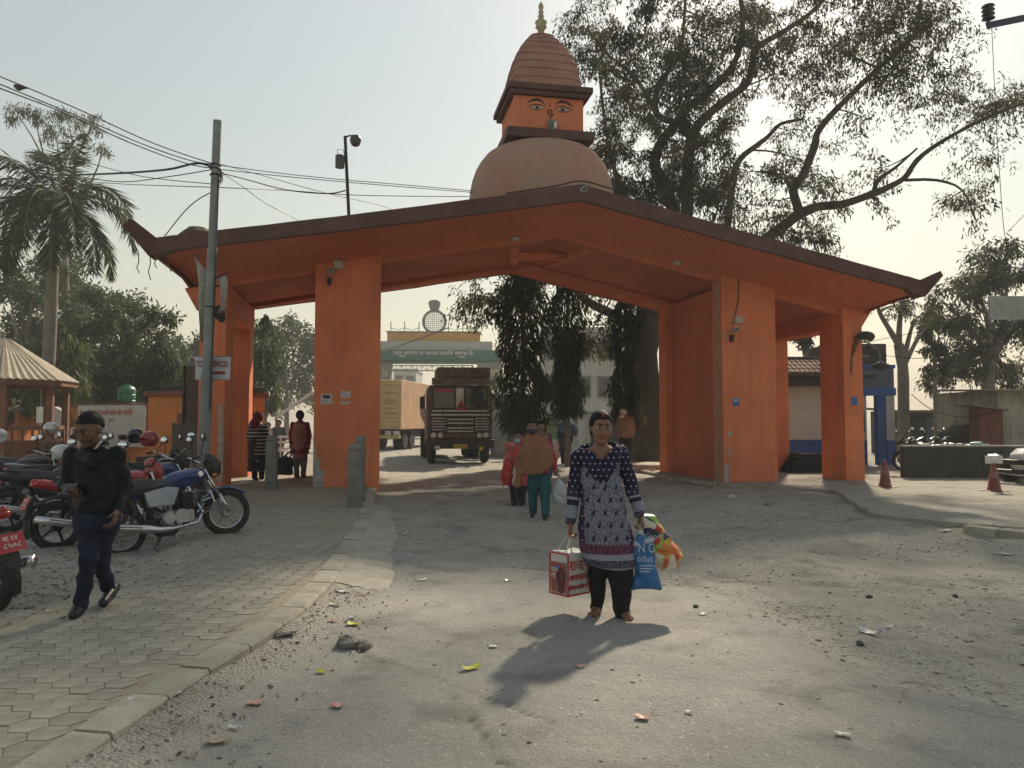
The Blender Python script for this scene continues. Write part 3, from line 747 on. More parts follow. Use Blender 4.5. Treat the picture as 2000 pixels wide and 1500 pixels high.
crown = [(1180,440),(1130,300),(1135,180),(1100,70),(1150,-60),(1210,-220),(1330,-330),(1520,-350),(1760,-260),(1860,-60),(1905,90),(1900,200),(1960,170),(2030,140),(2030,250),(1900,330),(1930,430),(1880,440),(1820,330),(1700,440),(1600,500),(1500,450),(1350,430)]
def dens(x, y):
    d = 1.0
    if x > 1560 and y > 230: d = .32
    if 1430 < x < 1600 and 130 < y < 420: d = .45
    if x < 1420: d = 1.0
    if y < 0: d = .55
    if y < -115: d = .66
    if -125 < y < 8 and 1340 < x < 1560: d = .0  # unseen gap in the crown, opened to let sun onto the road
    if 1640 < x < 1800 and 190 < y < 330: d = .14
    if x < 1330 and y > -60: d = 1.0
    return d
tg = sample(crown, 450, 22.8, 31.5, dens)
tg += sample([(1400,-165),(1560,-165),(1760,-140),(1750,-350),(1400,-370)], 85, 24, 30)  # unseen leaf clumps above the frame, added to shade the foreground road
tg += sample([(880,560),(900,520),(1060,500),(1070,560),(1000,620),(930,640)], 14, 24, 26)
tg += sample([(1150,560),(1300,520),(1320,560),(1230,680),(1150,760),(1140,700)], 16, 25.5, 28)
limb_tree('rain_tree', 'huge dark spreading tree behind the right half of the gate', tuple(TB), limbs, tg, LF_BIG, lambda p: 230 if p.x/p.y < .32 else (195 if p.x/p.y < .42 else 135), .20, .056, .95, 1.25)

def weeping(name, label, px, ytop, ybot, D, halfw, n, group=None, leaf=LF_ASH, base_y=None):
    """mast tree: narrow column of hanging boughs"""
    top = at(px, ytop, D); bot = at(px, ybot, D); zb = bot.z; H = top.z
    t = thing(name, label, 'tree', (bot.x, D, 0), 0, group)
    mb = MB(); mb.tube([(0,0,-.1),(.03,0,H*.5),(0,0,H*.97)], [.11,.08,.02], 7); mb.build('trunk', M_BARK2, t)
    hw = halfw
    f = rng.random(n)**.85; zc = H - f*(H-zb)*.96
    prof = np.clip(f*4.2, .10, 1.0)*(1-.22*f) * (1+.22*np.sin(zc*2.3+px) + .15*np.sin(zc*5.1))
    ang = rng.random(n)*6.283; rr = hw*prof*np.sqrt(rng.uniform(.08, 1.0, n))
    lump = 1+.35*np.sin(ang*3+zc*1.7)*rng.random(n)
    P = np.stack([rr*lump*np.cos(ang), rr*lump*np.sin(ang), zc], 1)
    Dv = np.stack([np.cos(ang)*.35, np.sin(ang)*.35, np.full(n, -1.0)], 1) + rng.normal(0, .22, (n, 3))
    leafmesh('crown', P, Dv, .26*rng.uniform(.7, 1.4, n), .055*rng.uniform(.7, 1.3, n), leaf, t, pick_mi(n, [.55,.2,.25]))
    return t
weeping('weeping_mast_tree', 'broad weeping mast tree hanging behind the truck, nearest to it', 1020, 505, 850, 24.5, .92, 6500, 'weeping mast trees')
weeping('weeping_mast_tree', 'slim weeping mast tree just right of the broadest one under the arch', 1108, 520, 822, 25.5, .62, 4300, 'weeping mast trees')
weeping('weeping_mast_tree', 'weeping mast tree against the thick trunk inside the arch', 1222, 560, 830, 24.8, .50, 3200, 'weeping mast trees')
weeping('weeping_mast_tree', 'tall thin weeping mast tree seen through the left pedestrian opening', 517, 612, 812, 33, .75, 2600, 'weeping mast trees', LF_GRN)
weeping('weeping_mast_tree', 'weeping mast tree bright green behind the pavilion roof', 108, 625, 800, 25, .95, 3000, 'weeping mast trees', [LF_GRN[1], LF_GRN[0], LF_GRN[2]])
weeping('weeping_mast_tree', 'short dark weeping mast tree above the orange booth', 306, 665, 775, 29, .62, 1900, 'weeping mast trees', [LF_GRN[2], LF_GRN[2], LF_GRN[0]])

def clump_tree(name, label, blobs, D, trunk, n, L, W, leaf, group=None, droop=.2, base=None, tr=.2):
    """tree whose crown is a handful of leafy masses; blobs = (px, py, radius_px, depth offset)"""
    bx = at(trunk[0], trunk[1], D); t = thing(name, label, 'tree', (bx.x, D, 0), 0, group); B = np.array((bx.x, D, 0))
    fork = at(trunk[2], trunk[3], D); mb = MB(); mb.tube([(0,0,-.1), ((fork.x-bx.x)*.4, 0, fork.z*.5), tuple(Vector(fork)-Vector(B))], [tr*1.3, tr, tr*.8], 8)
    P = []; Dv = []; tot = sum(b[2]**2 for b in blobs)
    for (px, py, r, dd) in blobs:
        c = at(px, py, D+dd); rm = r/FPX*(D+dd); k = int(n*r*r/tot)
        mb.tube([Vector(q)-Vector(B) for q in curve_pts(fork, c, .1, 4)], [tr*.6, tr*.45, tr*.3, tr*.2, tr*.1], 6)
        nsub = max(5, int(rm*rm*7)); sc_ = unit(rng.normal(size=(nsub, 3)))*(rng.random((nsub, 1))**.45)*rm
        for j in range(min(nsub, 16)): mb.tube([Vector(c)-Vector(B), Vector(c)+Vector(sc_[j])-Vector(B)], [tr*.14, tr*.04], 4, cap=False)
        idx = rng.integers(0, nsub, k); q = rng.normal(0, .16*rm**.6, (k, 3)); 
        p = np.array(c) + sc_[idx]*np.array([1, 1, .85]) + q; P.append(p)
        d = q*1.5 + rng.normal(0, .5, (k, 3)); d[:, 2] -= droop; Dv.append(d)
    mb.build('trunk', M_BARK2, t, smooth=True)
    P = np.vstack(P)-B; Dv = np.vstack(Dv); m = len(P)
    leafmesh('crown', P, Dv, L*rng.uniform(.6,1.4,m), W*rng.uniform(.6,1.4,m), leaf, t, pick_mi(m, [.45,.25,.3]))
    return t
G = 'trees behind the left wall'
clump_tree('broadleaf_tree', 'dark leafy tree with spreading right branches above the signboard wall', [(190,640,55,0),(250,625,50,1),(300,640,42,0),(160,700,55,1),(235,690,60,0),(200,590,40,1),(330,622,18,-1),(290,690,35,2)], 31, (215,830,220,730), 7600, .22, .085, LF_GRN, G)
clump_tree('broadleaf_tree', 'dense grey green tree filling the gap left of the palm trunk', [(20,560,50,0),(60,620,55,1),(15,660,55,0),(70,540,40,2),(0,500,30,0),(130,560,42,3),(55,700,45,1),(130,620,45,2)], 33, (40,840,45,700), 7600, .23, .09, [LF_GRN[0],LF_GRN[2],LF_GRN[0]], G)
clump_tree('feathery_tree', 'tall feathery tree with thin drooping foliage behind the palm', [(30,215,32,0),(70,235,26,0),(130,225,34,1),(180,250,32,0),(200,290,20,0),(110,270,30,0),(165,360,22,1),(150,300,24,0)], 36, (135,840,125,420), 2100, .26, .05, [LF_GRN[0],LF_BIG[0],LF_GRN[0]], G, droop=1.1, tr=.16)
clump_tree('broadleaf_tree', 'pale hazy tree far behind the orange booth', [(360,700,45,0),(340,670,25,0),(385,680,30,0),(330,740,35,0),(400,740,40,0),(270,740,45,2)], 55, (350,830,355,770), 3600, .38, .16, LF_GRN, G)
clump_tree('broadleaf_tree', 'wide hazy tree crown seen through the left pedestrian opening', [(510,660,45,0),(560,650,42,0),(600,665,45,0),(480,710,50,2),(590,720,55,0),(540,730,50,1),(450,690,45,1),(640,690,45,0)], 62, (560,835,560,760), 6200, .42, .17, LF_GRN, 'trees beyond the gate')
clump_tree('broadleaf_tree', 'low hazy tree at the foot of the left opening', [(480,770,35,0),(600,780,35,0),(550,790,30,0),(650,780,30,0)], 70, (560,840,560,800), 1600, .42, .17, LF_GRN, 'trees beyond the gate')
clump_tree('dark_tree', 'tall dark drooping tree at the right edge behind the walls', [(1900,560,60,0),(1960,520,65,1),(1860,640,55,0),(1930,650,70,0),(2000,620,70,1),(1880,720,50,0),(1960,730,60,1),(1840,740,32,0),(2020,520,50,0),(1840,590,28,0)], 33, (1930,850,1930,700), 15000, .24, .07, LF_ASH, 'trees beyond the right wall', droop=.9, tr=.3)
clump_tree('dark_tree', 'thin pointed tree left of the tall dark tree on the right', [(1822,620,20,0),(1812,650,20,0),(1825,680,24,0),(1835,715,26,0)], 31, (1830,850,1825,720), 1400, .24, .08, LF_ASH, 'trees beyond the right wall', droop=.9, tr=.1)
clump_tree('dark_tree', 'shady tree seen over the tiled roof between the right pillars', [(1560,660,28,0),(1590,640,30,0),(1575,610,22,0),(1640,650,30,2)], 34, (1575,840,1575,700), 1700, .24, .085, LF_ASH, 'trees beyond the right wall', droop=.6)
for i, (px, py, D, lb) in enumerate(((20,770,29,'low dark shrub mass behind the pavilion posts'), (120,765,28.5,'low shrub between the palm and the notice wall'), (190,760,30,'dark shrub over the notice wall'), (260,755,31,'dark shrub behind the water tank'), (325,750,34,'hazy shrub beside the booth roof'), (60,720,32,'mid height shrub behind the palm trunk'), (150,715,34,'tall shrub right of the palm trunk'), (230,735,36,'tall shrub behind the dark leafy tree'))):
    clump_tree('shrub', lb, [(px-28,py,34,0),(px+26,py-6,36,.5),(px,py-28,34,0),(px-10,py+26,36,-.3),(px+34,py+22,30,0)], D, (px,835,px,py+30), 3400, .2, .085, [LF_GRN[2],LF_GRN[0],LF_GRN[2]] if i % 2 else [LF_GRN[0],LF_GRN[1],LF_GRN[2]], 'shrubs behind the left wall', tr=.09)
clump_tree('broadleaf_tree', 'big shadowy tree closing the view between palm and gate', [(110,520,50,0),(160,560,55,1),(60,570,55,0),(230,590,45,1),(150,640,60,0),(60,660,55,1),(250,660,50,0),(330,680,40,2)], 42, (150,835,150,720), 8200, .28, .11, [LF_GRN[2],LF_GRN[0],LF_GRN[2]], G)
# lopped tree right of the gate
B3 = at(1762, 800, 30); B3.z = 0
lm = [([B3] + pl((1764,740,30),(1760,700,30),(1755,672,30)), .30, .24), (pl((1755,672,30),(1735,640,29.6),(1718,610,29.4),(1712,585,29.2)), .17, .07), (pl((1755,675,30),(1757,630,30.3),(1762,590,30.5)), .17, .08),
      (pl((1765,705,30),(1775,660,30),(1785,625,30)), .14, .07), (pl((1768,710,30),(1790,665,30.4),(1808,640,30.6),(1830,615,30.8)), .13, .05), (pl((1718,610,29.4),(1740,598,29),(1760,605,29)), .06, .03)]
limb_tree('lopped_tree', 'grey tree with sawn-off limbs and sparse leaves right of the gate', tuple(B3), lm, sample([(1700,620),(1710,570),(1760,560),(1830,590),(1825,640),(1760,625)], 26, 28.5, 31), [LF_ASH[0], LF_ASH[2], LF_ASH[0]], 45, .16, .05, .6, .55, M_BARK2)
# royal palm
PB = at(88, 820, 24); PB.z = 0
palm = thing('royal_palm', 'royal palm with smooth grey trunk and drooping fronds at the left edge', 'tree', tuple(PB))
top = at(96, 400, 24); TH = top.z
mb = MB(); prof = [(.30,-.1),(.28,.4),(.25,1.5),(.27,3.2),(.28,4.6),(.25,TH*.75),(.20,TH*.9),(.16,TH)]
pts_ = []; nseg = 26
for i in range(nseg+1):
    z = TH*i/nseg; r = .7*lerp_curve([(b, a) for a, b in prof], z)*(1+.02*math.sin(i*2.4)); pts_.append(((.02+ .10*i/nseg), 0, z, r))
mb.tube([(a, b, c) for a, b, c, r in pts_], [r for *_, r in pts_], 14); mb.build('trunk', mat('palm_bark', (.16,.15,.125), rough=.9, var=.25, scale=3, bump=.5, bscale=14), palm, smooth=True)
def frond(ang, elev, ln, sag):
    P = []; D = []; Lf = []; pts = []
    n = 34; d = Vector((math.cos(ang)*math.cos(elev), math.sin(ang)*math.cos(elev), math.sin(elev))); p = Vector((.12, 0, TH-.1)); 
    for i in range(n):
        pts.append(p.copy()); p = p + d*(ln/n); d.z -= sag/n*(1.0+1.2*i/n); d.normalize()
    for i in range(3, n):
        t = i/n; dr = (pts[i]-pts[i-1]).normalized(); side = dr.cross(Vector((0,0,1)))
        if side.length < .05: side = Vector((math.sin(ang), -math.cos(ang), 0))
        side.normalize(); upv = side.cross(dr)
        ll = .98*math.sin(math.pi*(.12+.86*t))**.6
        for s in (-1, 1):
            for q in range(4):
                b = pts[i-1].lerp(pts[i], random.random())
                v = side*s*random.uniform(.6,1) + dr*random.uniform(.4,.9) + upv*random.uniform(-.5,.55) - Vector((0,0,random.uniform(.3,.95)))
                P.append(b); D.append(v); Lf.append(ll*random.uniform(.75, 1.1))
    return pts, P, D, Lf
AP = []; AD = []; AL = []; rach = MB()
for i, (a, e, l, sg) in enumerate([(a_, e_, l_*1.22, s_*1.05) for a_, e_, l_, s_ in [(0.2,.75,3.0,2.3),(1.0,1.1,2.8,1.9),(1.9,.9,3.0,2.2),(2.7,.85,3.1,2.2),(3.3,.55,3.2,2.1),(4.1,.9,3.0,2.4),(4.9,.65,3.0,2.6),(5.5,.6,3.1,2.6),(5.9,.3,2.9,2.6),(2.3,1.25,2.9,1.2),(3.7,1.2,2.6,1.7),(.5,.15,2.6,2.4),(3.0,.05,2.6,2.2),(4.4,.0,2.6,2.4),(1.5,1.35,2.6,.7),(5.2,.05,2.5,2.6)]]):
    pts, P, D, Lf = frond(a, e, l, sg); AP += [tuple(p) for p in P]; AD += [tuple(p) for p in D]; AL += Lf
    rach.tube(pts, [.035*(1-.85*k/len(pts)) for k in range(len(pts))], 5)
rach.build('frond_stems', mat('palm_stem', (.13,.14,.06), rough=.7), palm); n = len(AP)
leafmesh('fronds', np.array(AP), np.array(AD), np.array(AL), .045*rng.uniform(.7,1.3,n), LF_PALM, palm, pick_mi(n, [.7,.3]))
# ---------------------------------------------------------------- soft bodies from blended volumes
class SDF:
    def __init__(s, h): s.h = h; s.p = []; s.cuts = []; s.disp = None
    def _bb(s, lo, hi, k): s.lo = lo; return (np.array(lo)-k, np.array(hi)+k)
    def rc(s, a, b, ra, rb=None, k=.02, m=0, op='add'):
        a = np.array(a, float); b = np.array(b, float); rb = ra if rb is None else rb; r = max(ra, rb)
        def f(X, Y, Z):
            ba = b-a; l2 = max(1e-9, float(ba @ ba))
            t = np.clip(((X-a[0])*ba[0] + (Y-a[1])*ba[1] + (Z-a[2])*ba[2])/l2, 0, 1)
            return np.sqrt((X-a[0]-t*ba[0])**2 + (Y-a[1]-t*ba[1])**2 + (Z-a[2]-t*ba[2])**2) - (ra + (rb-ra)*t)
        s.p.append((f, np.minimum(a, b)-r, np.maximum(a, b)+r, k, m, op)); return s
    def el(s, c, r, M=None, k=.02, m=0, op='add'):
        c = np.array(c, float); r = np.array(r if hasattr(r, '__len__') else (r, r, r), float); A = None if M is None else np.array(M, float)
        def f(X, Y, Z):
            x, y, z = X-c[0], Y-c[1], Z-c[2]
            if A is not None: x, y, z = (x*A[0][i] + y*A[1][i] + z*A[2][i] for i in range(3))
            q = np.sqrt((x/r[0])**2 + (y/r[1])**2 + (z/r[2])**2); g = np.sqrt((x/r[0]**2)**2 + (y/r[1]**2)**2 + (z/r[2]**2)**2)
            return q*(q-1)/np.maximum(g, 1e-6)
        R_ = r.max() if A is not None else r
        s.p.append((f, c-R_, c+R_, k, m, op)); return s
    def loft(s, rows, k=.03, m=0, op='add'):
        """rows of (z, cx, cy, rx, ry)"""
        a = np.array(sorted(rows), float)
        def f(X, Y, Z):
            cx = np.interp(Z, a[:,0], a[:,1]); cy = np.interp(Z, a[:,0], a[:,2]); rx = np.interp(Z, a[:,0], a[:,3]); ry = np.interp(Z, a[:,0], a[:,4])
            d = (np.sqrt(((X-cx)/rx)**2 + ((Y-cy)/ry)**2) - 1)*np.minimum(rx, ry)
            return np.maximum(d, np.maximum(a[0,0]-Z, Z-a[-1,0]))
        lo = np.array([(a[:,1]-a[:,3]).min(), (a[:,2]-a[:,4]).min(), a[0,0]]); hi = np.array([(a[:,1]+a[:,3]).max(), (a[:,2]+a[:,4]).max(), a[-1,0]])
        s.p.append((f, lo, hi, k, m, op)); return s
    def mesh(s, name, mats, parent=None, smooth=True):
        h = s.h; adds = [p for p in s.p if p[5] == 'add']
        lo = np.min([p[1] for p in adds], 0) - 3*h - .02; hi = np.max([p[2] for p in adds], 0) + 3*h + .02
        n = np.ceil((hi-lo)/h).astype(int) + 1
        ax = [(lo[i] + h*np.arange(n[i])).astype(np.float32) for i in range(3)]
        D = np.full(n, .5, np.float32)
        for f, a, b, k, m, op in s.p:
            e = k + 3*h; i0 = np.clip(((a-e-lo)/h).astype(int), 0, n-1); i1 = np.clip(((b+e-lo)/h).astype(int)+2, 1, n)
            sl = tuple(slice(i0[i], i1[i]) for i in range(3))
            g = [ax[i][sl[i]] for i in range(3)]
            d = f(g[0][:, None, None], g[1][None, :, None], g[2][None, None, :]).astype(np.float32); O = D[sl]
            if op == 'add':
                w = np.clip(.5 + .5*(O-d)/k, 0, 1); D[sl] = O*(1-w) + d*w - k*w*(1-w)
            else:
                w = np.clip(.5 - .5*(O+d)/k, 0, 1); D[sl] = O*(1-w) - d*w + k*w*(1-w)
        X, Y, Z = ax[0][:, None, None], ax[1][None, :, None], ax[2][None, None, :]
        if s.disp: D = D + s.disp(X, Y, Z)
        for c in s.cuts: D = np.maximum(D, c(X, Y, Z))
        # surface nets
        S = D < 0; c8 = [(i, j, k_) for i in (0, 1) for j in (0, 1) for k_ in (0, 1)]
        def sub(A, i, j, k_): return A[i:A.shape[0]-1+i, j:A.shape[1]-1+j, k_:A.shape[2]-1+k_]
        cnt = sum(sub(S, *c).astype(np.int8) for c in c8); act = (cnt > 0) & (cnt < 8)
        idx = np.argwhere(act); N = len(idx); vid = -np.ones(act.shape, np.int64); vid[act] = np.arange(N)
        acc = np.zeros((N, 3)); num = np.zeros(N); ix, iy, iz = idx.T
        val = {c: D[ix+c[0], iy+c[1], iz+c[2]].astype(float) for c in c8}
        for a in c8:
            for axd in range(3):
                if a[axd] == 0:
                    b = list(a); b[axd] = 1; b = tuple(b); va, vb = val[a], val[b]; cr = (va < 0) != (vb < 0)
                    t = np.where(cr, va/np.where(cr, va-vb, 1), 0); p = np.tile(np.array(a, float), (N, 1)); p[:, axd] += t
                    acc[cr] += p[cr]; num[cr] += 1
        V = lo + h*(idx + acc/num[:, None]); Fs = []
        for axd in range(3):
            o1, o2 = [i for i in range(3) if i != axd]
            A = np.take(S, range(S.shape[axd]-1), axd); B = np.take(S, range(1, S.shape[axd]), axd); e = np.argwhere(A != B)
            ok = (e[:, o1] > 0) & (e[:, o2] > 0) & (e[:, o1] < S.shape[o1]-1) & (e[:, o2] < S.shape[o2]-1); e = e[ok]
            def cell(d1, d2): q = e.copy(); q[:, o1] -= d1; q[:, o2] -= d2; return vid[q[:, 0], q[:, 1], q[:, 2]]
            q = np.stack([cell(1,1), cell(0,1), cell(0,0), cell(1,0)], 1)
            ins = S[e[:, 0], e[:, 1], e[:, 2]]; flip = ins if axd != 1 else ~ins
            q = np.where(flip[:, None], q, q[:, ::-1]); Fs.append(q)
        F = np.vstack(Fs); F = F[(F >= 0).all(1)]
        mi = None
        if isinstance(mats, (list, tuple)) and len(mats) > 1:
            cen = V[F].mean(1); best = np.full(len(F), 9.); mi = np.zeros(len(F), int)
            for f, a, b, k, m, op in s.p:
                if op != 'add': continue
                d = f(cen[:, 0], cen[:, 1], cen[:, 2]); w = d < best - (.0015 if m == 0 else -.0015); mi[w] = m; best = np.where(w, d, best)
        return npmesh(name, V, F, mats, parent, mi, smooth)

def V3(p): return np.array(p, float)
def nrm(v): v = V3(v); return v/max(1e-9, np.linalg.norm(v))
def add_hand(S, w, d, n, side, curl=.5, m=0, sc_=1.0, spread=.0):
    """palm and five fingers; d along the palm, n the way the fingers close, side towards the thumb"""
    w = V3(w); d = nrm(d); n = V3(n) - d*np.dot(V3(n), d); n = nrm(n); side = V3(side) - d*np.dot(V3(side), d) - n*np.dot(V3(side), n); side = nrm(side)
    M = np.stack([side, n, d], 1)
    S.el(w+d*.05*sc_, (.041*sc_, .019*sc_, .055*sc_), M, .01, m)
    for i, l in enumerate((.068, .076, .070, .055)):
        b = w + d*.088*sc_ + side*(.030-.0195*i)*sc_; r = .0092*sc_; a = curl*(1+.1*i); p = b; dirn = d + side*spread*(1.5-i)*.2
        for sgl, add in ((.48, .55), (.30, 1.0), (.24, .7)):
            dd = nrm(dirn*math.cos(a) + n*math.sin(a)); q = p + dd*l*sgl*sc_; S.rc(p, q, r, r*.9, .004, m); p = q; r *= .9; a += curl*add
    t = w + d*.022*sc_ + side*.030*sc_; t2 = t + nrm(d*.75 + side*.75 + n*.35)*.038*sc_; t3 = t2 + nrm(d*.9 + side*.1 + n*(.3+curl*.6))*.034*sc_
    S.rc(t, t2, .0125*sc_, .0105*sc_, .008, m); S.rc(t2, t3, .0105*sc_, .008*sc_, .004, m)
def add_head(S, c, fwd, up=(0,0,1), sc_=1.0, mouth=0.0, k=.012):
    """head with brows, eye sockets, nose, lips, ears; returns a frame function for hair and caps"""
    c = V3(c); F = nrm(fwd); U = V3(up) - F*np.dot(V3(up), F); U = nrm(U); Sd = np.cross(F, U); M = np.stack([Sd, F, U], 1)
    def P(a, b, d): return c + (Sd*a + F*b + U*d)*sc_
    def r3(*a): return tuple(x*sc_ for x in a)
    S.el(P(0,-.014,.030), r3(.073,.092,.088), M, .015)
    S.rc(P(0,.026,-.005), P(0,.036,-.078), .068*sc_, .042*sc_, .03)
    for s in (-1, 1):
        S.el(P(s*.041,.048,-.030), r3(.032,.030,.036), M, .02)
        S.el(P(s*.076,-.008,-.004), r3(.010,.022,.031), M, .008)
        S.rc(P(s*.012,.086,.024), P(s*.050,.074,.022), .009*sc_, .007*sc_, .012)
    S.rc(P(0,.084,.010), P(0,.104,-.034), .008*sc_, .0135*sc_, .010); S.rc(P(-.014,.088,-.036), P(.014,.088,-.036), .0085*sc_, None, .008)
    S.el(P(0,.066,-.098), r3(.020,.018,.016), M, .02)
    for s in (-1, 1):
        S.el(P(s*.031,.102,.006), r3(.0195,.020,.0115), M, .008, 0, 'sub')
        S.el(P(s*.031,.0785,.005), r3(.0125,.0115,.0058), M, .003, 1)
        S.el(P(s*.031,.0872,.005), r3(.0078,.0048,.0066), M, .002, 2)
        S.rc(P(s*.013,.0945,.029), P(s*.048,.083,.032), .0038*sc_, .003*sc_, .002, 2)
    S.rc(P(-.020,.081,-.060), P(.020,.081,-.060), .0062*sc_, None, .004, 3); S.rc(P(-.016,.081,-.071-mouth), P(.016,.081,-.071-mouth), .0068*sc_, None, .004, 3)
    return P, M
def cut_hair(H, c, fwd, up=(0,0,1), a=.03, b=.7, low=-.06, fs=.03, sc_=1.0):
    c = V3(c); F = nrm(fwd); U = V3(up) - F*np.dot(V3(up), F); U = nrm(U); Sd = np.cross(F, U)
    def f(X, Y, Z):
        x, y, z = (X-c[0])/sc_, (Y-c[1])/sc_, (Z-c[2])/sc_
        s = np.abs(x*Sd[0]+y*Sd[1]+z*Sd[2]); q = x*F[0]+y*F[1]+z*F[2]; u = x*U[0]+y*U[1]+z*U[2]
        return np.minimum(a + b*q + .25*s - u + .006*np.sin(170*x+60*z)*np.sin(140*y+50*x), np.maximum(np.maximum(q-fs, low-u), .056-s))
    H.cuts.append(f)
def add_hair(h, c, fwd, up, sc_, th, a, b, low, fs, m, parent, bun=None, seed=0.0):
    H = SDF(h); c = V3(c); F = nrm(fwd); U = V3(up) - F*np.dot(V3(up), F); U = nrm(U); Sd = np.cross(F, U); M = np.stack([Sd, F, U], 1)
    H.el(c + (F*-.018 + U*.032)*sc_, ((.075+th)*sc_, (.094+th)*sc_, (.090+th)*sc_), M, .015); H.el(c + (F*-.045 - U*.01)*sc_, ((.070+th)*sc_, (.06+th)*sc_, (.075+th)*sc_), M, .02)
    if bun: H.el(c + (F*bun[0] + U*bun[1])*sc_, (bun[2], bun[2], bun[2]*1.15), M, .03)
    H.disp = lambda X, Y, Z: .0022*np.sin(150*X+40*Z+seed)*np.sin(110*Y+30*Z)
    cut_hair(H, c, fwd, up, a, b, low, fs, sc_); return H.mesh('hair', [m], parent)
def skin_mats(n, c): return [mat('skin_'+n, c, rough=.55, var=.08, scale=14, spec=.4), mat('eye_white', (.30,.27,.24), rough=.4), mat('eye_dark', (.015,.012,.012), rough=.3), mat('lip_'+n, tuple(x*y for x, y in zip(c, (.95,.62,.62))), rough=.5)]
def folds(a, f, seed=0.0):
    def d(X, Y, Z): return a*np.sin(f*X + 4*np.sin(f*.45*Z+seed) + seed)*np.cos(f*.5*Y + seed*2) + a*.7*np.sin(f*.8*(Z + .6*X) + seed*3)*np.sin(f*.35*X+seed)
    return d
class Fig:
    """a person in picture-aligned local axes: p(px,py,depth) turns a picture position into local metres"""
    def __init__(s, label, x0, y0, z=0.0, D=None, group=None):
        g = on(x0, y0, z)
        if D: g = at(x0, y0, D)
        s.o = thing('person', label, 'person', tuple(g), 0, group); s.s = FPX/g.y; s.x0 = x0; s.y0 = y0; s.Y = g.y
    def p(s, px, py, d=0.0): 
        q = at(px, py, s.Y + d) - s.o.location; return (q.x, d, q.z)

M_DARKCLOTH = mat('dark_cloth', (.016,.017,.022), rough=.85, var=.35, scale=9)  # plain near-black cloth for trousers and skirts
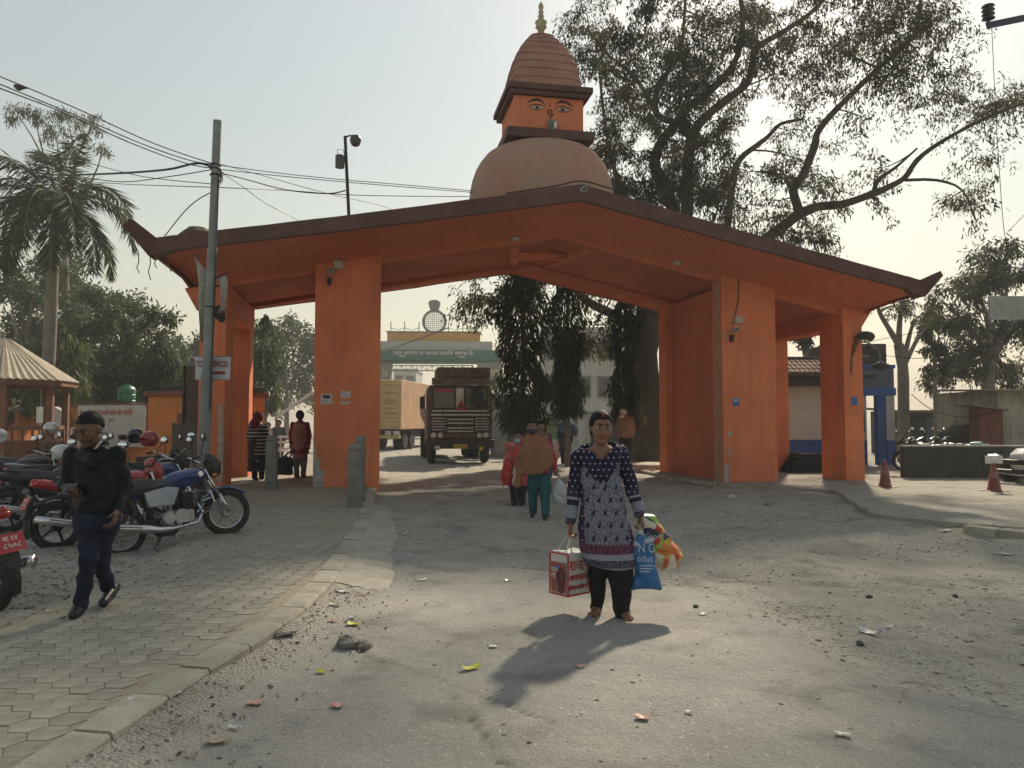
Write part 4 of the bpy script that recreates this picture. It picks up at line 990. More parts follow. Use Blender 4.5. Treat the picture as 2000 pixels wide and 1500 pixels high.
# ======== woman in the foreground
def kurta_mat():
    m = bpy.data.materials.new('printed_kurta'); m.use_nodes = True; nt = m.node_tree; N = nt.nodes; L = nt.links; b = N['Principled BSDF']
    tc = N.new('ShaderNodeTexCoord'); sx = N.new('ShaderNodeSeparateXYZ'); L.new(tc.outputs['Object'], sx.inputs[0])
    def mth(op, a, b2=None, c=None):
        x = N.new('ShaderNodeMath'); x.operation = op
        for k, v in enumerate((a, b2, c)):
            if v is None: continue
            if isinstance(v, (int, float)): x.inputs[k].default_value = v
            else: L.new(v, x.inputs[k])
        return x.outputs[0]
    def mix(f, a, c2):
        x = N.new('ShaderNodeMix'); x.data_type = 'RGBA'; L.new(f, x.inputs[0])
        for k, v in ((6, a), (7, c2)):
            if isinstance(v, tuple): x.inputs[k].default_value = (*v, 1)
            else: L.new(v, x.inputs[k])
        return x.outputs[2]
    X, Y, Z = sx.outputs
    vo = N.new('ShaderNodeTexVoronoi'); vo.inputs['Scale'].default_value = 75; L.new(tc.outputs['Object'], vo.inputs['Vector'])
    no = N.new('ShaderNodeTexNoise'); no.inputs['Scale'].default_value = 120; L.new(tc.outputs['Object'], no.inputs['Vector'])
    speck = mth('GREATER_THAN', mth('ADD', vo.outputs['Distance'], mth('MULTIPLY', no.outputs['Fac'], .25)), .58)
    base = mix(speck, (.235,.245,.28), (.10,.11,.165))
    def motif(sx_, sz_, ox, r1, col, basec, zlo=-9., tail=True):
        row = mth('FLOOR', mth('DIVIDE', Z, sz_)); xo = mth('ADD', mth('ADD', mth('DIVIDE', X, sx_), mth('MULTIPLY', row, .5)), ox)
        fx = mth('MULTIPLY', mth('SUBTRACT', mth('FRACT', xo), .5), sx_); fz = mth('MULTIPLY', mth('SUBTRACT', mth('FRACT', mth('DIVIDE', Z, sz_)), .5), sz_)
        d1 = mth('SQRT', mth('ADD', mth('POWER', fx, 2), mth('POWER', fz, 2)))
        hit = mth('LESS_THAN', d1, r1)
        if tail:
            fx2 = mth('SUBTRACT', fx, .005); fz2 = mth('MULTIPLY', mth('SUBTRACT', fz, .016), .55)
            hit = mth('MAXIMUM', hit, mth('LESS_THAN', mth('SQRT', mth('ADD', mth('POWER', fx2, 2), mth('POWER', fz2, 2))), r1*.62))
        return mix(hit, basec, col)
    c = motif(.088, .098, .0, .0135, (.022,.022,.045), base)
    navy = motif(.042, .046, .3, .0065, (.40,.38,.42), (.020,.018,.045), tail=False)
    at_ = N.new('ShaderNodeAttribute'); at_.attribute_name = 'navy'
    c = mix(mth('GREATER_THAN', at_.outputs['Fac'], .5), c, navy)
    # side panel and bands at hem
    edge = mth('GREATER_THAN', mth('ADD', mth('ABSOLUTE', mth('SUBTRACT', X, -.02)), mth('MULTIPLY', no.outputs['Fac'], .05)), .20)
    c = mix(mth('MULTIPLY', edge, mth('LESS_THAN', Z, 1.02)), c, motif(.042, .046, .1, .0065, (.33,.30,.36), (.045,.028,.065), tail=False))
    def band(lo, hi, col, cc): return mix(mth('MULTIPLY', mth('GREATER_THAN', Z, lo), mth('LESS_THAN', Z, hi)), cc, col)
    zz_ = mth('ADD', mth('MULTIPLY', X, -.13), Z)
    wav = mth('ADD', .580, mth('MULTIPLY', mth('ABSOLUTE', mth('SINE', mth('MULTIPLY', X, 95))), .022))
    mar = mix(speck, (.055,.016,.035), (.13,.05,.085))
    c = mix(mth('LESS_THAN', Z, wav), c, mar)
    c = band(.475, .520, (.24,.25,.32), c); dk = mix(speck, (.018,.016,.032), (.10,.09,.13)); c = mix(mth('LESS_THAN', Z, .475), c, dk); c = band(.405, .418, (.22,.21,.25), c)
    # cuffs
    a2 = N.new('ShaderNodeAttribute'); a2.attribute_name = 'cuff'
    c = mix(mth('MULTIPLY', mth('GREATER_THAN', a2.outputs['Fac'], .16), mth('LESS_THAN', a2.outputs['Fac'], .24)), c, (.28,.29,.35))
    c = mix(mth('MULTIPLY', mth('GREATER_THAN', a2.outputs['Fac'], .24), mth('LESS_THAN', a2.outputs['Fac'], .42)), c, (.02,.018,.03))
    c = mix(mth('MULTIPLY', mth('GREATER_THAN', a2.outputs['Fac'], .42), mth('LESS_THAN', a2.outputs['Fac'], .82)), c, (.20,.21,.27))
    c = mix(mth('GREATER_THAN', a2.outputs['Fac'], .82), c, dk)
    L.new(c, b.inputs['Base Color']); b.inputs['Roughness'].default_value = .9; b.inputs['Specular IOR Level'].default_value = .2
    return m
W = Fig('woman in patterned grey and navy tunic walking forward with bags in both hands', 1190, 1209)
P = W.p; HM = .007
sk = skin_mats('warm', (.215,.108,.068))
sa, sb = P(1130,893,.02), P(1213,884,.03); ea, eb = P(1121,962,.03), P(1237,962,.05); wa, wb = P(1114,1024,-.02), P(1250,1008,.0)
S = SDF(.0055)
hc = P(1174,836,-.02); add_head(S, hc, (.10,-1,-.05), (.03,0,1), 1.08, .004)
S.rc(P(1173,858,.01), P(1172,884,.03), .047, .056, .03); S.rc(P(1150,889,.03), P(1195,886,.03), .055, .055, .04)
S.rc(P(1172,890,.03), P(1180,1040,.03), .085, .10, .05)
for a, b, c in ((sa, ea, wa), (sb, eb, wb)): S.rc(a, b, .045, .036, .03); S.rc(b, c, .036, .024, .02)
S.rc(P(1172,1050,.03), P(1168,1110,.05), .07, .055, .04); S.rc(P(1168,1110,.05), P(1166,1190,.10), .055, .034, .03)
S.rc(P(1200,1050,.03), P(1212,1115,-.03), .07, .055, .04); S.rc(P(1212,1115,-.03), P(1216,1197,-.06), .055, .034, .03)
add_hand(S, wa, V3(P(1113,1050,-.03))-V3(wa), (.75,-.2,.2), (.2,-1,0), 1.15, 0, .95)
add_hand(S, wb, V3(P(1254,1035,-.02))-V3(wb), (-.75,-.2,.1), (-.2,-1,0), 1.15, 0, .95)
# feet
S.rc(P(1165,1188,.10), P(1160,1200,-.02), .036, .030, .03); S.rc(P(1217,1196,-.06), P(1228,1212,-.17), .036, .03, .03)
body = S.mesh('body', sk, W.o)
F_ = V3(hc)
hm_ = mat('hair_black', (.006,.0055,.006), rough=.6, var=.4, scale=40, spec=.18)
add_hair(.006, hc, (.10,-1,-.05), (.03,0,1), 1.08, .010, .020, .62, -.085, .048, hm_, W.o, (-.11,-.05,.058))
sd = SDF(.004); sd.rc(F_+V3((.008,-.086,.093)), F_+V3((.007,-.072,.112)), .0075, .006, .005); sd.rc(F_+V3((.008,-.105,.048)), F_+V3((.008,-.106,.05)), .006, None, .004); sd.mesh('vermilion_mark', mat('vermilion', (.45,.03,.02), rough=.8), W.o)
KM = kurta_mat()
S = SDF(.007)
def pr(px0, px1, py, dep, ry): a = P(px0, py, dep); b = P(px1, py, dep); return (a[2], (a[0]+b[0])/2, dep, (b[0]-a[0])/2, ry)
S.loft([pr(1140,1206,896,.045,.08), pr(1133,1213,905,.03,.105), pr(1131,1212,915,.02,.125), pr(1133,1214,945,.005,.145), pr(1134,1219,975,.015,.135), pr(1131,1226,1005,.02,.145), pr(1129,1236,1040,.02,.155), pr(1131,1242,1070,.02,.158), pr(1146,1250,1107,.01,.155)], .03)
S.disp = folds(.0038, 26, .7)
S.cuts.append(lambda X, Y, Z: (P(0,1107)[2] + .0 - .10*(X+.0)) - Z + .0)
kt = S.mesh('kurta', KM, W.o)
sl = SDF(.007)
for a, b, c in ((sa, ea, wa), (sb, eb, wb)):
    sl.rc(a, b, .064, .054, .03); e = V3(b)+(V3(c)-V3(b))*.88; sl.rc(b, e, .052, .043, .02)
sl.disp = folds(.0035, 40, 1.9)
so_ = sl.mesh('sleeves', KM, W.o)
so_['label'] = 'navy dotted sleeves with grey cuffs'
me = so_.data; co = np.zeros(len(me.vertices)*3, np.float32); me.vertices.foreach_get('co', co); co = co.reshape(-1, 3)
for nm in ('navy', 'cuff'):
    a_ = me.attributes.new(nm, 'FLOAT', 'POINT')
    if nm == 'navy': v = np.ones(len(co))
    else:
        v = np.zeros(len(co))
        for b, c in ((ea, wa), (eb, wb)):
            b = V3(b); c = V3(c); d = c-b; t = ((co-b) @ d)/(d @ d); near = np.linalg.norm(co-b-np.clip(t, 0, 1)[:, None]*d, axis=1) < .09; v = np.where(near & (t > 0), t, v)
    a_.data.foreach_set('value', v.astype(np.float32))
# dupatta round the neck
S = SDF(.007)
dl = [P(1128,886,.06), P(1138,884,-.05), P(1152,905,-.105), P(1168,923,-.13), P(1182,926,-.13), P(1194,912,-.12), P(1204,890,-.09), P(1208,878,.0), P(1200,870,.07), P(1172,868,.10), P(1142,874,.09), P(1128,886,.06)]
for a, b in zip(dl, dl[1:]): S.rc(a, b, .024, None, .03)
for i in range(7):
    t = i/6; U = [P(1134+8*t-4,886-6*t,.03-.03*t), P(1140+8*t,898-14*t,-.06), P(1152+7*t,918-26*t,-.10+.03*t), P(1170+2*t,938-34*t,-.115+.04*t), P(1184-2*t,938-34*t,-.115+.04*t), P(1198-4*t,912-24*t,-.10+.03*t), P(1210-6*t,888-10*t,-.05), P(1214-6*t,880-6*t,.03)]
    for a, b in zip(U, U[1:]): S.rc(a, b, .019, None, .02)
S.disp = folds(.004, 70, .3)
dp = S.mesh('dupatta', KM, W.o); a_ = dp.data.attributes.new('navy', 'FLOAT', 'POINT'); a_.data.foreach_set('value', np.ones(len(dp.data.vertices), np.float32))
S = SDF(.007)
S.rc(P(1176,1080,.04), P(1168,1120,.05), .085, .07, .04); S.rc(P(1168,1120,.05), P(1166,1184,.095), .068, .052, .03)
S.rc(P(1202,1080,.03), P(1212,1118,-.03), .115, .10, .05); S.rc(P(1212,1118,-.03), P(1215,1200,-.065), .098, .062, .03)
S.disp = folds(.005, 30, 2.2); S.mesh('trousers', [mat('trousers_black', (.010,.010,.014), rough=.9, var=.4, scale=8)], W.o)
M_SAND = mat('sandal_brown', (.16,.075,.045), rough=.6, var=.25, scale=20)
for (hx, hy, hd), (tx, ty, td) in (((1166,1197,.13), (1158,1201,-.08)), ((1212,1209,-.02), (1236,1220,-.22))):
    a, b = V3(P(hx, hy, hd)), V3(P(tx, ty, td)); a[2] = b[2] = max(.016, min(a[2], .03)); q = SDF(.005); M_ = nrm(b-a); sd_ = nrm(np.cross(M_, (0,0,1)))
    q.el((a+b)/2, (.045,.135,.017), np.stack([sd_, M_, (0,0,1)], 1), .01); q.rc(a+(b-a)*.62+sd_*.036+V3((0,0,.02)), a+(b-a)*.6+V3((0,0,.06)), .012, .012, .01); q.rc(a+(b-a)*.62-sd_*.036+V3((0,0,.02)), a+(b-a)*.6+V3((0,0,.06)), .012, .012, .01)
    q.rc(a+(b-a)*.6+V3((0,0,.06)), a+(b-a)*.85+V3((0,0,.03)), .014, .01, .01); q.mesh('sandal', [M_SAND], W.o)
br = MB(); br.torus((0,0,0), .031, .006, 16, 6, 'Z'); b_ = br.build('bracelet', mat('thread_orange', (.5,.09,.03), rough=.8), W.o, smooth=True); b_.location = V3(wa)+V3((0,0,.03))
# ======== man with a phone
Mn = Fig('man in black jacket and dark jeans looking down as he walks', 176, 1197, .12)
P = Mn.p
sk2 = skin_mats('deep', (.115,.060,.040))
sa, sb = P(141,886,.03), P(227,884,.05); ea, eb = P(128,948,.0), P(243,948,.10); wa, wb = P(142,962,-.20), P(229,1000,-.06)
hip_a, hip_b = P(170,1012,.02), P(208,1012,.06)
ka, kb = P(174,1090,-.10), P(196,1096,.06); aa, ab = P(158,1180,-.08), P(212,1150,.30)
S = SDF(.0055)
hc = P(174,838,-.03); add_head(S, hc, (-.22,-1,-.42), (-.03,-.30,1), 1.06)
S.rc(P(178,852,.01), P(184,882,.05), .052, .060, .03); S.rc(P(160,891,.05), P(208,889,.06), .045, .045, .04); S.rc(P(184,900,.05), P(189,1010,.04), .08, .08, .05)
for a, b, c in ((sa, ea, wa), (sb, eb, wb)): S.rc(a, b, .046, .038, .03); S.rc(b, c, .038, .027, .02)
for a, b, c in ((hip_a, ka, aa), (hip_b, kb, ab)): S.rc(a, b, .055, .038, .04); S.rc(b, c, .036, .026, .03)
add_hand(S, wa, (.35,-.85,-.1), (.3,.0,1), (.9,.3,0), .75, 0, 1.0)
add_hand(S, wb, V3(P(219,1030,-.13))-V3(wb), (-.8,-.3,0), (-.2,-1,.1), .55, 0, 1.0)
S.mesh('body', sk2, Mn.o)
add_hair(.006, hc, (-.22,-1,-.42), (-.03,-.30,1), 1.06, .005, .022, .56, .005, -.03, hm_, Mn.o, None, 1.0)
M_JK = mat('jacket_black_leather', (.006,.008,.011), rough=.42, var=.3, scale=3, spec=.16)
S = SDF(.007)
S.loft([pr(164,210,877,.05,.070), pr(150,222,886,.05,.09), pr(144,228,900,.05,.105), pr(144,230,930,.04,.118), pr(147,230,965,.03,.118), pr(149,232,995,.03,.112), pr(149,232,1011,.03,.108)], .03)
for a, b, c in ((sa, ea, wa), (sb, eb, wb)): S.rc(a, b, .060, .052, .04); S.rc(b, V3(b)+(V3(c)-V3(b))*.9, .052, .040, .03)

cn = [P(181,884,-.065), P(170,880,-.03), P(162,874,.02), P(164,868,.08), P(180,862,.12), P(200,862,.11), P(208,868,.05), P(200,878,-.03), P(184,886,-.065)]
for a, b in zip(cn, cn[1:]): S.rc(a, b, .019, None, .015)
S.rc(P(164,888,-.0), P(184,898,-.05), .05, .05, .04); S.rc(P(206,886,.0), P(186,898,-.05), .05, .05, .04)
S.disp = folds(.008, 30, 4.1); S.mesh('jacket', [M_JK], Mn.o)
cl = SDF(.005); cl.rc(P(198,862,-.0), P(186,876,-.07), .009, .006, .01); cl.mesh('shirt_collar', [mat('collar_white', (.42,.40,.38), rough=.8)], Mn.o)
zp = MB(); zp.tube([P(183,884,-.085), P(182,898,-.062)], .004, 5); zp.build('zip', mat('zip_metal', (.25,.25,.25), rough=.4, metal=.7), Mn.o)
S = SDF(.007)
S.loft([pr(150,232,1000,.03,.12), pr(150,232,1020,.03,.125), pr(152,230,1035,.03,.12)], .03)
for a, b, c, r in ((hip_a, ka, aa, .062), (hip_b, kb, ab, .062)): S.rc(a, b, .088, .060, .05); S.rc(b, V3(b)+(V3(c)-V3(b))*.97, .058, r-.010, .03)
S.disp = folds(.005, 38, 1.1); S.mesh('jeans', [mat('jeans_navy', (.010,.014,.034), rough=.9, var=.4, scale=7, bump=.2, bscale=90)], Mn.o)
M_SHOE = mat('shoe_black', (.012,.012,.013), rough=.35, var=.3, scale=12, spec=.5)
for a, b in ((P(160,1183,-.04), P(144,1199,-.16)), (P(224,1146,.40), P(202,1176,.10))):
    a = V3(a); b = V3(b); q = SDF(.006); q.rc(a, a+(b-a)*.5, .042, .040, .03); q.rc(a+(b-a)*.5, b, .044, .034, .03); q.rc(a-V3((0,0,.02)), b-V3((0,0,.008)), .03, .03, .02); q.mesh('shoe', [M_SHOE], Mn.o)
def held(name, label, cat, build, loc):
    o = thing(name, label, cat, loc); build(o); return o
pv_ = MB(); c = V3(wa)+V3((.02,-.075,.03)); pv_.box(c-V3((.037,.075,.005)), c+V3((.037,.075,.005)), (.5,0,.2)); ph = pv_.build('mobile_phone', mat('phone_black', (.01,.01,.012), rough=.15, spec=.6), None, .004); ph.location = Mn.o.location; tag(ph, 'black mobile phone in the hand of the man in black jacket', 'phone')
# ======== simpler figures: joints in picture coordinates
def figure(label, x0, y0, z, J, skin, top, bottom, h=.014, D=None, hairm=None, cover=None, shoe=None, group=None, robe=None, arms=True, fwd=(0,-1,0), tops=1.0):
    """J: head, neck, sa, sb, ea, eb, wa, wb, ha, hb (hips), ka, kb, aa, ab in (px, py, depth)"""
    g = Fig(label, x0, y0, z, D, group); P = g.p; q = {k: V3(P(*v)) for k, v in J.items()}
    S = SDF(h*.75); hs = J_scale = 1.05
    add_head(S, q['head'], fwd, (0,0,1), hs); S.rc(q['head']-V3((0,-.02,.06)), q['neck'], .05, .056, .03)
    S.rc(q['sa'], q['sb'], .06, .06, .04); mid = (q['ha']+q['hb'])/2; S.rc((q['sa']+q['sb'])/2, mid, .10, .10, .05)
    for s in 'ab':
        S.rc(q['s'+s], q['e'+s], .044, .038, .03); S.rc(q['e'+s], q['w'+s], .036, .026, .02); add_hand(S, q['w'+s], q['w'+s]-q['e'+s], (0,-.6,-.2) if fwd[1] < 0 else (0,.6,-.2), (0,-1,0), .7, 0, 1.0)
        S.rc(q['h'+s], q['k'+s], .07, .052, .04); S.rc(q['k'+s], q['a'+s], .05, .036, .03)
    S.mesh('body', skin, g.o)
    if hairm:
        add_hair(h*.75, q['head'], fwd, (0,0,1), 1.05, .012, .015, .65, -.08, .045, hairm, g.o, (-.10,-.04,.055))
    T = SDF(h); ch = (q['sa']+q['sb'])/2; wdt = np.linalg.norm(q['sa']-q['sb'])/2
    T.loft([(ch[2]+.07, ch[0], ch[1], wdt*.45, .075), (ch[2]+.03, ch[0], ch[1], wdt*.75, .10), (ch[2]-.05, ch[0], ch[1], wdt+.01, .12), (ch[2]*.6+mid[2]*.4, *(ch*.6+mid*.4)[:2], wdt+.03, .145*tops), (mid[2]-.05, mid[0], mid[1], wdt+.02, .155*tops)] + ([(robe, mid[0], mid[1], wdt+.06, .19)] if robe else []), .03)
    if arms:
        for s in 'ab': T.rc(q['s'+s], q['e'+s], .068, .058, .04); T.rc(q['e'+s], q['e'+s]+(q['w'+s]-q['e'+s])*.92, .056, .045, .03)
    T.disp = folds(.006, 26, x0*.1); T.mesh('top', [top], g.o)
    B = SDF(h)
    for s in 'ab': B.rc(q['h'+s], q['k'+s], .105, .09, .05); B.rc(q['k'+s], q['a'+s], .085, .062, .03)
    B.disp = folds(.006, 24, x0*.2); B.mesh('trousers', [bottom], g.o)
    for s in 'ab':
        K = SDF(h*.8); a = q['a'+s]; f = nrm((fwd[0], fwd[1], 0)); K.rc(a-V3((0,0,.02)), a+f*.14-V3((0,0,.045)), .042, .036, .03); K.mesh('shoe', [shoe or M_SHOE], g.o)
    return g, q
def std(x, y0, y1, w=.27, dep=0.0, stride=.0, lean=0.0):
    """default standing joints between head top y0 and sole y1 at x"""
    H = y1-y0; X = lambda f: x + f*H
    return dict(head=(X(lean), y0+.075*H, dep-.02), neck=(X(lean), y0+.16*H, dep), sa=(X(-.105+lean*.8), y0+.20*H, dep), sb=(X(.105+lean*.8), y0+.20*H, dep), ea=(X(-.135), y0+.37*H, dep+.02), eb=(X(.135), y0+.37*H, dep+.02),
      wa=(X(-.13), y0+.49*H, dep-.04), wb=(X(.13), y0+.49*H, dep-.04), ha=(X(-.055), y0+.50*H, dep), hb=(X(.055), y0+.50*H, dep), ka=(X(-.055), y0+.73*H, dep-stride*.5), kb=(X(.055), y0+.73*H, dep+stride*.3), aa=(X(-.05), y0+.945*H, dep-stride), ab=(X(.05), y0+.945*H, dep+stride))
skm = skin_mats('brown', (.20,.11,.072))
# woman in a rust shawl
J = std(1052, 821, 1013, stride=.12); J['head'] = (1039,834,-.05); J['neck'] = (1041,850,0)
J.update(sa=(1024,862,0), sb=(1066,858,.05), ea=(1022,890,-.05), eb=(1080,895,0), wa=(1035,905,-.12), wb=(1084,915,-.02), aa=(1041,1000,.12), ab=(1066,1006,-.12), ka=(1040,955,.02), kb=(1064,960,-.06), ha=(1044,918,0), hb=(1066,918,0))
g1, q = figure('woman wrapped in a rust brown shawl over teal trousers', 1052, 1010, 0, J, skm, mat('pink_shirt', (.30,.035,.06), rough=.85), mat('teal_trousers', (.012,.085,.092), rough=.85, var=.3, scale=6), .011, None, hm_, fwd=(-.1,-1,-.1))
P = g1.p; S = SDF(.011)
S.loft([pr(1030,1050,846,.0,.11), pr(1021,1070,858,.0,.16), pr(1014,1080,880,-.01,.19), pr(1012,1083,905,-.02,.205), pr(1010,1076,925,-.03,.19)], .03)
S.rc(P(1018,890,-.10), P(1011,948,-.12), .08, .05, .04); S.rc(P(1012,940,-.1), P(1009,957,-.1), .045, .035, .03)
S.cuts.append(lambda X, Y, Z: (P(0,930)[2] + (X-P(1045,926)[0])*.62) - Z)
S.disp = folds(.010, 24, .4)
S.mesh('shawl', [mat('shawl_rust', (.23,.105,.055), rough=.95, var=.25, scale=5, bump=.3, bscale=120)], g1.o)
S = SDF(.008); c = q['head']; S.el(c+V3((-.005,-.07,-.068)), (.068,.052,.048), None, .02); S.mesh('face_mask', [mat('mask_dark', (.03,.028,.035), rough=.8)], g1.o)
# woman in red behind her
J = std(1012, 843, 990, stride=.05)
g2, q = figure('woman in a red wrap and pale blue face mask, half hidden by the rust shawl', 1010, 985, 0, J, skm, mat('red_wrap', (.36,.045,.04), rough=.9, var=.35, scale=5, dust=.3, dustcol=(.45,.3,.3)), mat('dark_skirt', (.03,.025,.04), rough=.9), .014, None, hm_, robe=.35, fwd=(-.15,-1,0))
S = SDF(.009); c = q['head']; S.el(c+V3((-.01,-.065,-.062)), (.066,.050,.044), None, .02); S.mesh('face_mask', [mat('mask_blue', (.28,.42,.55), rough=.7)], g2.o)
S = SDF(.014); 
for a, b in ((q['sa'], q['sb']), (q['sa'], q['ea']), (q['ea'], V3(g2.p(985,935,-.1)))): S.rc(V3(a)+V3((0,-.03,.0)), V3(b)+V3((0,-.03,0)), .085, .07, .04)
S.disp = folds(.008, 30, 1.0); S.mesh('shawl', [mat('shawl_red_white', (.40,.08,.07), rough=.9, var=.3, scale=7, dust=.5, dustcol=(.5,.42,.40))], g2.o)
# woman partly seen behind the shawl's right shoulder
J = std(1056, 823, 968, stride=.04); g3, q = figure('woman mostly hidden, face over the rust shawl right shoulder', 1056, 965, 0, J, skm, mat('plum_top', (.10,.04,.06), rough=.9), mat('dark_skirt', (.03,.025,.04)), .016, None, hm_, fwd=(.1,-1,0))
# person bent under a bundle, walking away
J = std(1104, 813, 909, stride=.12); g4, q = figure('person in dark clothes walking away under a blue grey bundle', 1104, 906, 0, J, skm, mat('charcoal_shawl', (.035,.038,.048), rough=.95, var=.3, scale=5), mat('black_trousers', (.014,.014,.018)), .018, None, hm_, robe=.45, fwd=(0,1,0))
S = SDF(.016); P = g4.p; S.el(P(1106,834,-.10), (.34,.20,.22), None, .05); S.el(P(1118,842,-.05), (.2,.18,.2), None, .05); S.disp = folds(.014, 22, 2.0)
bun = S.mesh('cloth_bundle', [mat('bundle_blue_grey', (.075,.10,.15), rough=.95, var=.4, scale=4)]); bun.location = g4.o.location; tag(bun, 'blue grey cloth bundle carried on the back inside the gate', 'bundle')
S = SDF(.014); S.el(P(1086,890,0), (.10,.10,.19), None, .03); S.rc(P(1087,878,0), P(1089,862,0), .03, .015, .03); ob = S.mesh('carrier_bag', [mat('bag_orange', (.55,.16,.06), rough=.5, var=.3, scale=9, col2=(.6,.45,.38))]); ob.location = g4.o.location; tag(ob, 'small orange and white plastic bag carried by the bundle bearer', 'bag')
# man in white turban by the trunk
mb = MB(); a = at(1195,905,23.2); b = at(1330,912,22.6); st = MB(); st.hexa([(a.x,23.2,-.1),(b.x,22.6,-.1),(b.x,24.6,-.1),(a.x,24.8,-.1),(a.x,23.2,.24),(b.x,22.6,.22),(b.x,24.6,.22),(a.x,24.8,.24)]); st_ = st.build('tree_plinth', M_KERB, None, .03); tag(st_, 'low concrete plinth round the big tree inside the gate', 'plinth')
J = std(1222, 795, 908, stride=.03); J['head'] = (1216,808,-.05)
g5, q = figure('man in tan jacket with white cloth wrapped round his head by the trunk', 1222, 906, .24, J, skm, mat('tan_jacket', (.22,.155,.105), rough=.9, var=.25, scale=5), mat('black_trousers', (.014,.014,.018)), .018, 23.6, None, fwd=(-1,-.35,0))
S = SDF(.014); c = q['head']; S.el(c+V3((.02,.02,.05)), (.115,.12,.10), None, .03); S.el(c+V3((-.02,0,-.08)), (.08,.09,.06), None, .03); S.el(c+V3((-.11,-.03,.0)), (.045,.06,.045), None, .02, 0, 'sub'); S.disp = folds(.006, 60, 0); S.mesh('head_cloth', [mat('cloth_white', (.55,.53,.49), rough=.9)], g5.o)
# two women walking away through the left opening
def stripes():
    m = bpy.data.materials.new('striped_knit'); m.use_nodes = True; N = m.node_tree.nodes; L = m.node_tree.links
    tc = N.new('ShaderNodeTexCoord'); w = N.new('ShaderNodeTexWave'); w.bands_direction = 'Z'; w.inputs['Scale'].default_value = 3.7; w.inputs['Distortion'].default_value = .8
    r = N.new('ShaderNodeValToRGB'); r.color_ramp.interpolation = 'CONSTANT'; r.color_ramp.elements[0].color = (.014,.014,.018,1); r.color_ramp.elements[1].position = .78; r.color_ramp.elements[1].color = (.36,.34,.34,1)
    L.new(tc.outputs['Object'], w.inputs['Vector']); L.new(w.outputs['Fac'], r.inputs['Fac']); L.new(r.outputs['Color'], N['Principled BSDF'].inputs['Base Color']); N['Principled BSDF'].inputs['Roughness'].default_value = .95
    return m
J = std(504, 806, 940, stride=.13); g6, q = figure('woman in striped knit top and maroon headscarf walking away through the left opening', 504, 938, .12, J, skm, stripes(), M_DARKCLOTH, .014, None, None, robe=.40, fwd=(.1,1,0))
S = SDF(.012); c = q['head']; S.el(c+V3((0,-.02,.025)), (.12,.125,.135), None, .03); S.rc(c+V3((-.02,-.05,-.08)), c+V3((-.05,-.10,-.16)), .10, .12, .05); S.disp = folds(.008, 40, 1); S.mesh('headscarf', [mat('scarf_maroon', (.12,.02,.03), rough=.95, var=.3, scale=9)], g6.o)
S = SDF(.014); P = g6.p; S.loft([pr(487,506,858,-.06,.14), pr(484,500,885,-.06,.15), pr(486,498,915,-.03,.13)], .03); S.disp = folds(.01, 30, 0); S.mesh('shawl_end', [mat('shawl_patterned', (.045,.022,.025), rough=.95, var=.5, scale=14, dust=.4, dustcol=(.25,.10,.06))], g6.o)
S = SDF(.014); S.loft([pr(484,524,888,0,.18), pr(483,526,920,0,.19)], .03); S.disp = folds(.01, 26, 0); S.mesh('skirt', [M_DARKCLOTH], g6.o)
J = std(586, 802, 936, stride=.05); g7, q = figure('woman in a crimson coat and patterned scarf walking away with a black bag', 586, 934, .12, J, skm, mat('coat_crimson', (.20,.022,.028), rough=.92, var=.3, scale=6), mat('leggings_grey', (.16,.15,.15), rough=.9), .014, None, None, robe=.62, fwd=(.1,1,0))
S = SDF(.012); c = q['head']; S.el(c+V3((0,0,.02)), (.105,.115,.125), None, .03); S.el(c+V3((.03,-.07,-.03)), (.07,.06,.09), None, .03); S.mesh('hair', [hm_], g7.o)
S = SDF(.012); P = g7.p; S.loft([pr(574,598,828,-.03,.14), pr(570,600,850,-.05,.15), pr(576,592,895,-.11,.05)], .03); S.disp = folds(.008, 40, 2); S.mesh('scarf', [mat('scarf_pattern', (.30,.12,.10), rough=.95, var=.5, scale=16, dust=.6, dustcol=(.45,.36,.28))], g7.o)
S = SDF(.014); bb = V3(at(556,908,18.0)); S.el((0,0,0), (.19,.13,.20), None, .03); S.loft([(-.23,0,0,.19,.13), (.16,0,0,.2,.13)], .05); S.rc((.12,0,.15), (.22,0,.40), .018, .016, .02); S.rc((-.05,0,.17), (.20,0,.40), .016, .016, .02); S.disp = folds(.008, 20, 0)
bg_ = S.mesh('travel_bag', [mat('bag_black', (.012,.012,.014), rough=.7)]); bg_.location = bb; tag(bg_, 'black travel bag hanging between the two women in the left opening', 'bag')
# rider in a silver helmet among the parked motorcycles
J = dict(head=(99,840,0), neck=(100,856,.02), sa=(84,868,.02), sb=(120,868,.02), ea=(82,893,-.15), eb=(124,893,-.10), wa=(96,897,-.40), wb=(118,903,-.38), ha=(92,925,.1), hb=(114,925,.1), ka=(88,935,-.30), kb=(118,935,-.30), aa=(88,985,-.2), ab=(116,985,-.2))
g8, q = figure('rider in silver helmet and brown jacket sitting on a parked motorcycle', 100, 985, .02, J, skm, mat('rider_jacket', (.12,.075,.055), rough=.85, var=.35, scale=8), M_DARKCLOTH, .014, None, None, fwd=(-.2,-1,-.25))
S = SDF(.009); c = q['head']; S.el(c+V3((0,.01,.03)), (.125,.14,.125), None, .03); S.el(c+V3((-.02,-.16,-.04)), (.085,.10,.055), None, .02, 0, 'sub'); S.mesh('helmet', [mat('helmet_silver', (.45,.45,.46), rough=.3, metal=.3, coat=.5)], g8.o)
